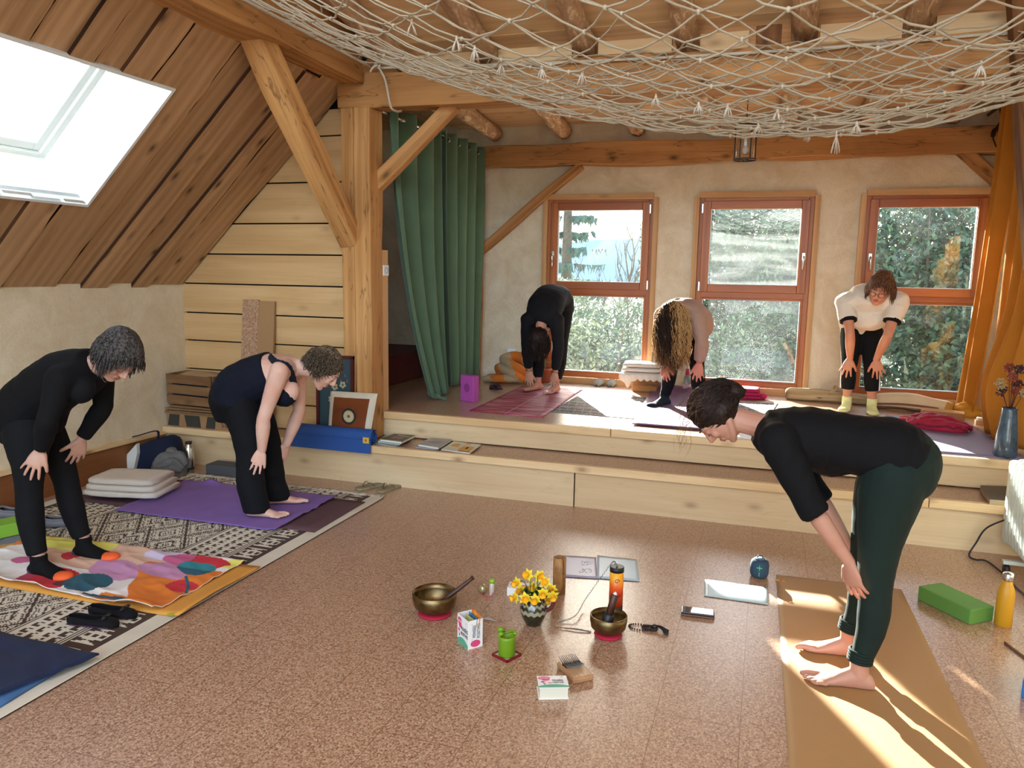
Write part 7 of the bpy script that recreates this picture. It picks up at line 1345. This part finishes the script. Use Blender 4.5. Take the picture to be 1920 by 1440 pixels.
# curtains ---------------------------------------------------------------------------
gc = fabric('green_velvet', '#536e56', weave=300, var=.1, sheen=2); XC = -2.86
t = T('curtain_rod', 'steel curtain rod carrying the green curtains', 'rod', (XC, 6.5, 2.80)); MB().tube([(XC, 5.46, 2.80), (XC, 7.58, 2.80)], .014, 12).build('rod', MT['steel'], t)
def curtain(name, label, y0, y1, yb0, yb1, ph, z0, ztop, X=XC, sgn=1, folds=4, amp=.055, mt=gc, sweep=None, eyes_=True, bamp=.6, xb=None):
    t = T(name, label, 'curtain', (X, (y0+y1)/2, z0)); m = MB()
    def fn(u, v):
        k = v**1.6; y = (y0+(y1-y0)*u)*(1-k)+(yb0+(yb1-yb0)*u)*k; x = X+amp*(1-(1-bamp)*k)*math.sin(u*folds*2*math.pi+ph+.5*math.sin(v*3))*(1+.15*noise.noise(Vector((u*4, v*3, y0))))
        if xb: x += xb*k
        z = ztop+(z0-ztop)*v
        if sweep: y, x, z = sweep(u, v, y, x, z)
        return (x, y, z)
    m.grid(fn, 90, 60, th=.004); m.build('fabric', mt, t)
    if eyes_:
        for i in range(folds*2):
            u = (i+.5)/(folds*2); y = y0+(y1-y0)*u; r_ = MB(); r_.tube([(X+.0, y+.0, 2.80)]+[(X+.002+.0*math.cos(a), y, 2.80) for a in (0,)], .001, 4) if False else r_.tube([(X+.021*math.cos(a), y+.006*math.sin(a), 2.80+.021*math.sin(a)) for a in [j*math.pi/8 for j in range(16)]], .0045, 6, closed=True); r_.build('eyelet', MT['steel'], t)
    return t
curtain('green_curtain', 'green velvet curtain panel pulled aside, nearer the wooden post', 5.52, 6.52, 6.08, 6.46, .4, Z2+.02, 2.86, folds=3, amp=.07, sweep=lambda u, v, y, x, z: (y, x+.12*v**3, z))
curtain('green_curtain', 'green velvet curtain panel hanging against the window wall', 6.55, 7.56, 6.75, 7.5, 1.2, Z2+.02, 2.86, folds=4, amp=.06)
t = T('cloth', 'end of the green curtain trailing on the platform floor', 'cloth', (-2.72, 6.15, Z2)); m = MB(); m.tube(smooth([(-2.8, 6.25, Z2+.03), (-2.70, 6.15, Z2+.025), (-2.6, 6.12, Z2+.012)], 5), [.04]*6+[.02]*5, 10, flat=.6, nz=.3); m.build('trailing_end', gc, t)
mc = fabric('mustard_linen', '#c4822a', weave=260, var=.1, trans=.3)
t = T('curtain_rod', 'dark rod carrying the mustard curtains', 'rod', (1.66, 6.4, 2.98)); MB().tube([(1.66, 5.2, 2.98), (1.66, 7.6, 2.98)], .013, 10).build('rod', MT['metald'], t)
curtain('mustard_curtain', 'mustard curtain strip hanging beside the third window', 6.75, 7.05, 7.12, 7.58, .3, Z2+.012, 2.99, X=1.66, folds=2, amp=.05, mt=mc, eyes_=False, xb=-.02)
def sw(u, v, y, x, z):
    b = math.exp(-((v-.86)/.16)**2)*math.sin(math.pi*min(1, u*1.1)); return y-.10*b, x-.16*b-.02*v, z
curtain('mustard_curtain', 'wide mustard curtain billowing onto the platform behind the radiator', 5.75, 6.62, 5.75, 6.72, .9, Z2+.012, 2.99, X=1.68, folds=4, amp=.05, mt=mc, eyes_=False, sweep=sw)
# lantern, hook, rope, net ------------------------------------------------------------
q = ony(1398, 268, 6.3); t = T('lantern', 'small hanging lantern of glass and dark metal with a brass top', 'lantern', W3(q)); lr, lh = .085, .125; m = MB()
for a in range(4): an = a*math.pi/2+.5; m.tube([q+Vector((lr*math.cos(an), lr*math.sin(an), -lh)), q+Vector((lr*math.cos(an), lr*math.sin(an), lh))], .005, 6)
for z in (-lh, lh): m.tube([q+Vector((lr*math.cos(x), lr*math.sin(x), z)) for x in [i*math.pi/12 for i in range(24)]], .006, 6, closed=True)
for a in (0, 1): m.tube([q+Vector((lr*math.cos(a*1.57+.5), lr*math.sin(a*1.57+.5), -lh)), q-Vector((lr*math.cos(a*1.57+.5), lr*math.sin(a*1.57+.5), lh))], .004, 6)
m.build('cage', MT['metald'], t); MB().lathe([(0, lh), (lr, lh-.004), (lr*.97, lh+.012), (.03, lh+.03), (0, lh+.032)], 24, q).build('top', plain('lantern_brass', '#8a6a2c', .3, 1), t); m = MB(); m.lathe([(lr*.82, -lh+.01), (lr*.82, lh-.02)], 24, q); m.build('glass', glassmat('lantern_glass', .0, 0, .04), t); m = MB(); m.ell(q+Vector((0, 0, -.05)), (.022, .022, .032), nu=14, nv=10); m.build('bulb', plain('bulb_glass', '#c8c4bc', .1), t); MB().tube([q+Vector((0, 0, -.03)), q+Vector((0, 0, .05))], .011, 10).build('socket', MT['white'], t); MB().tube([q+Vector((0, 0, lh+.03)), Vector((q.x, q.y, zc(q.y)))], .003, 6).build('wire', MT['metald'], t)
t = T('iron_hook', 'old dark iron hook hanging on the window wall beam by the mustard curtain', 'hook', W3(ony(1872, 240, 7.5))); MB().tube(smooth([ony(1880, 200, 7.5), ony(1882, 222, 7.5), ony(1874, 238, 7.5), ony(1864, 245, 7.5), ony(1862, 258, 7.5), ony(1868, 276, 7.5)], 5), [.028]*12+[.018]*8+[.006]*6, 8, nz=.3).build('hook', plain('rusty_iron', '#3a241a', .8, .5), t)
rope = fabric('pale_rope', '#c9c0b0', weave=200, var=.15); q0 = ony(708, 122, 5.1)
t = T('rope', 'pale knotted rope end hanging from the net by the post', 'rope', W3(q0)); m = MB(); m.tube(smooth([ony(703, 100, 5.1), q0, ony(722, 150, 5.1), ony(730, 190, 5.1), ony(735, 204, 5.12), ony(745, 209, 5.2), ony(752, 208, 5.3)], 6), .008, 8)
m.tube(smooth([ony(708, 122, 5.08), ony(700, 126, 5.05), ony(694, 135, 5.05)], 4), .0075, 8); m.tube([q0+Vector((.022*math.cos(a*.8), -.01*math.sin(a*1.1), .02*math.sin(a*.8))) for a in range(14)], .008, 6); m.build('cord', rope, t)
def nz_(x, y):
    a = (.2-x)/2.95 if x < .2 else (x-.2)/2.3; f = max(0, 1-min(1, a)**(1.9 if x < .2 else 1.8)); b = (y-3.35)/1.95 if y > 3.35 else (3.35-y)/2.9; g_ = max(0, 1-min(1, b)**2.1)
    return 3.05+.05*max(0, 3.6-y)*(x < -2)+.0-.86*f*g_+.16*max(0, 3.2-y)*(1-f)*.6
t = T('hammock_net', 'large knotted rope net slung under the ceiling like a hammock', 'net', (-.2, 3.3, 2.8)); rn = random.Random(5); m = MB(); netm = fabric('net_cord', '#b9ae98', weave=300, var=.15)
def net(m, x0, x1, y0, y1, s, dz, sk, jit, r):
    nx, ny = int((x1-x0)/s), int((y1-y0)/(s*2)); G = {}
    for i in range(nx+1):
        for j in range(ny+1):
            x = x0+(x1-x0)*i/nx+(j-ny/2)*sk*s+rn.uniform(-jit, jit); y = y0+(y1-y0)*j/ny+rn.uniform(-jit, jit)+(s if i % 2 else 0); x = min(max(x, -2.8), 1.98); y = min(y, 5.22); G[i, j] = Vector((x, y, nz_(x, y)+dz+rn.uniform(-.012, .012)))
    for i in range(nx+1):
        for j in range(ny+1):
            for q_ in ((i+1, j), (i+1, j-1 if i % 2 == 0 else j+1)):
                if q_ in G:
                    a, b = G[i, j], G[q_]; mid = (a+b)/2+Vector((rn.uniform(-.006, .006), rn.uniform(-.006, .006), -.008)); m.tube([a, mid, b], r, 4, cap=False)
            if rn.random() < .5: m.ell(G[i, j], (r*2.2,)*3, nu=5, nv=4)
net(m, -2.8, 1.98, .9, 5.22, .12, 0, 0, .022, .004); m.build('mesh', netm, t); m = MB(); net(m, -2.8, 1.98, 1.2, 5.2, .15, .05, .25, .04, .0034); m.build('upper_mesh', netm, t)
m = MB(); m.tube([(-2.8, y, nz_(-2.8, y)) for y in np.linspace(.6, 5.22, 30)], .009, 6); m.tube([(x, 5.22, nz_(x, 5.22)) for x in np.linspace(-2.8, 1.98, 40)], .009, 6)
for k in range(34): x, y = -2.79, .8+k*.13; m.tube([(x, y, nz_(x, y)), (x-.05, y+.01, 3.06)], .004, 4)
m.build('edge_rope', rope, t)
tsl = [(1515, 252, .05), (1569, 256, .07), (1607, 238, .035), (1648, 226, .04), (1230, 188, .035), (1310, 206, .03), (1365, 206, .035), (1422, 243, .03), (772, 48, .04), (856, 80, .04), (890, 92, .04), (940, 130, .035), (1016, 132, .04), (1092, 145, .04), (1152, 172, .035), (1840, 130, .04), (1760, 170, .035), (1458, 215, .03), (1905, 80, .035), (1700, 205, .03)]
for k, (px, py, L) in enumerate(tsl):
    best = None
    for i in range(60):
        yy = 1.6+i*.06; p_ = ony(px, py-12, yy); e = abs(p_.z-nz_(p_.x, p_.y))
        if best is None or e < best[0]: best = (e, p_)
    p_ = best[1]; tt = MB(); p_.z = nz_(p_.x, p_.y)
    for j in range(14): a = rn.uniform(0, 6.28); tt.tube([p_-Vector((0, 0, L*.3)), p_+Vector((.010*math.cos(a), .010*math.sin(a), -L*.75)), p_+Vector((.017*math.cos(a), .017*math.sin(a), -L*1.25+rn.uniform(-.006, .006)))], [.0025, .002, .0012], 4)
    tt.tube([p_, p_-Vector((0, 0, L*.35))], .0035, 5); tt.ell(p_-Vector((0, 0, L*.3)), (.006,)*3, nu=6, nv=5); tt.build('tassel', rope, t)
# dark bay behind the green curtain
o = MB().box((-3.95, 6.55, 3.15), (1.7, 2.6, .1)).build('ceiling', MT['ceil'], None); o['kind'] = 'structure'
o = MB().box((-4.76, 6.7, 1.85), (.08, 2.4, 2.6)).build('wall_left', MT['plasterL'], None); o['kind'] = 'structure'
t = T('daybed', 'low bed with a dark red blanket in the shadow behind the green curtain', 'bed', (-3.9, 6.9, Z2)); MB().box((-3.95, 6.95, Z2+.18), (1.3, 1.2, .3)).build('mattress', fabric('dark_red_bedding', '#5a2018'), t, bev=.04); MB().box((-3.95, 6.95, Z2+.02), (1.25, 1.15, .06)).build('bed_base', MT['oldwood'], t)
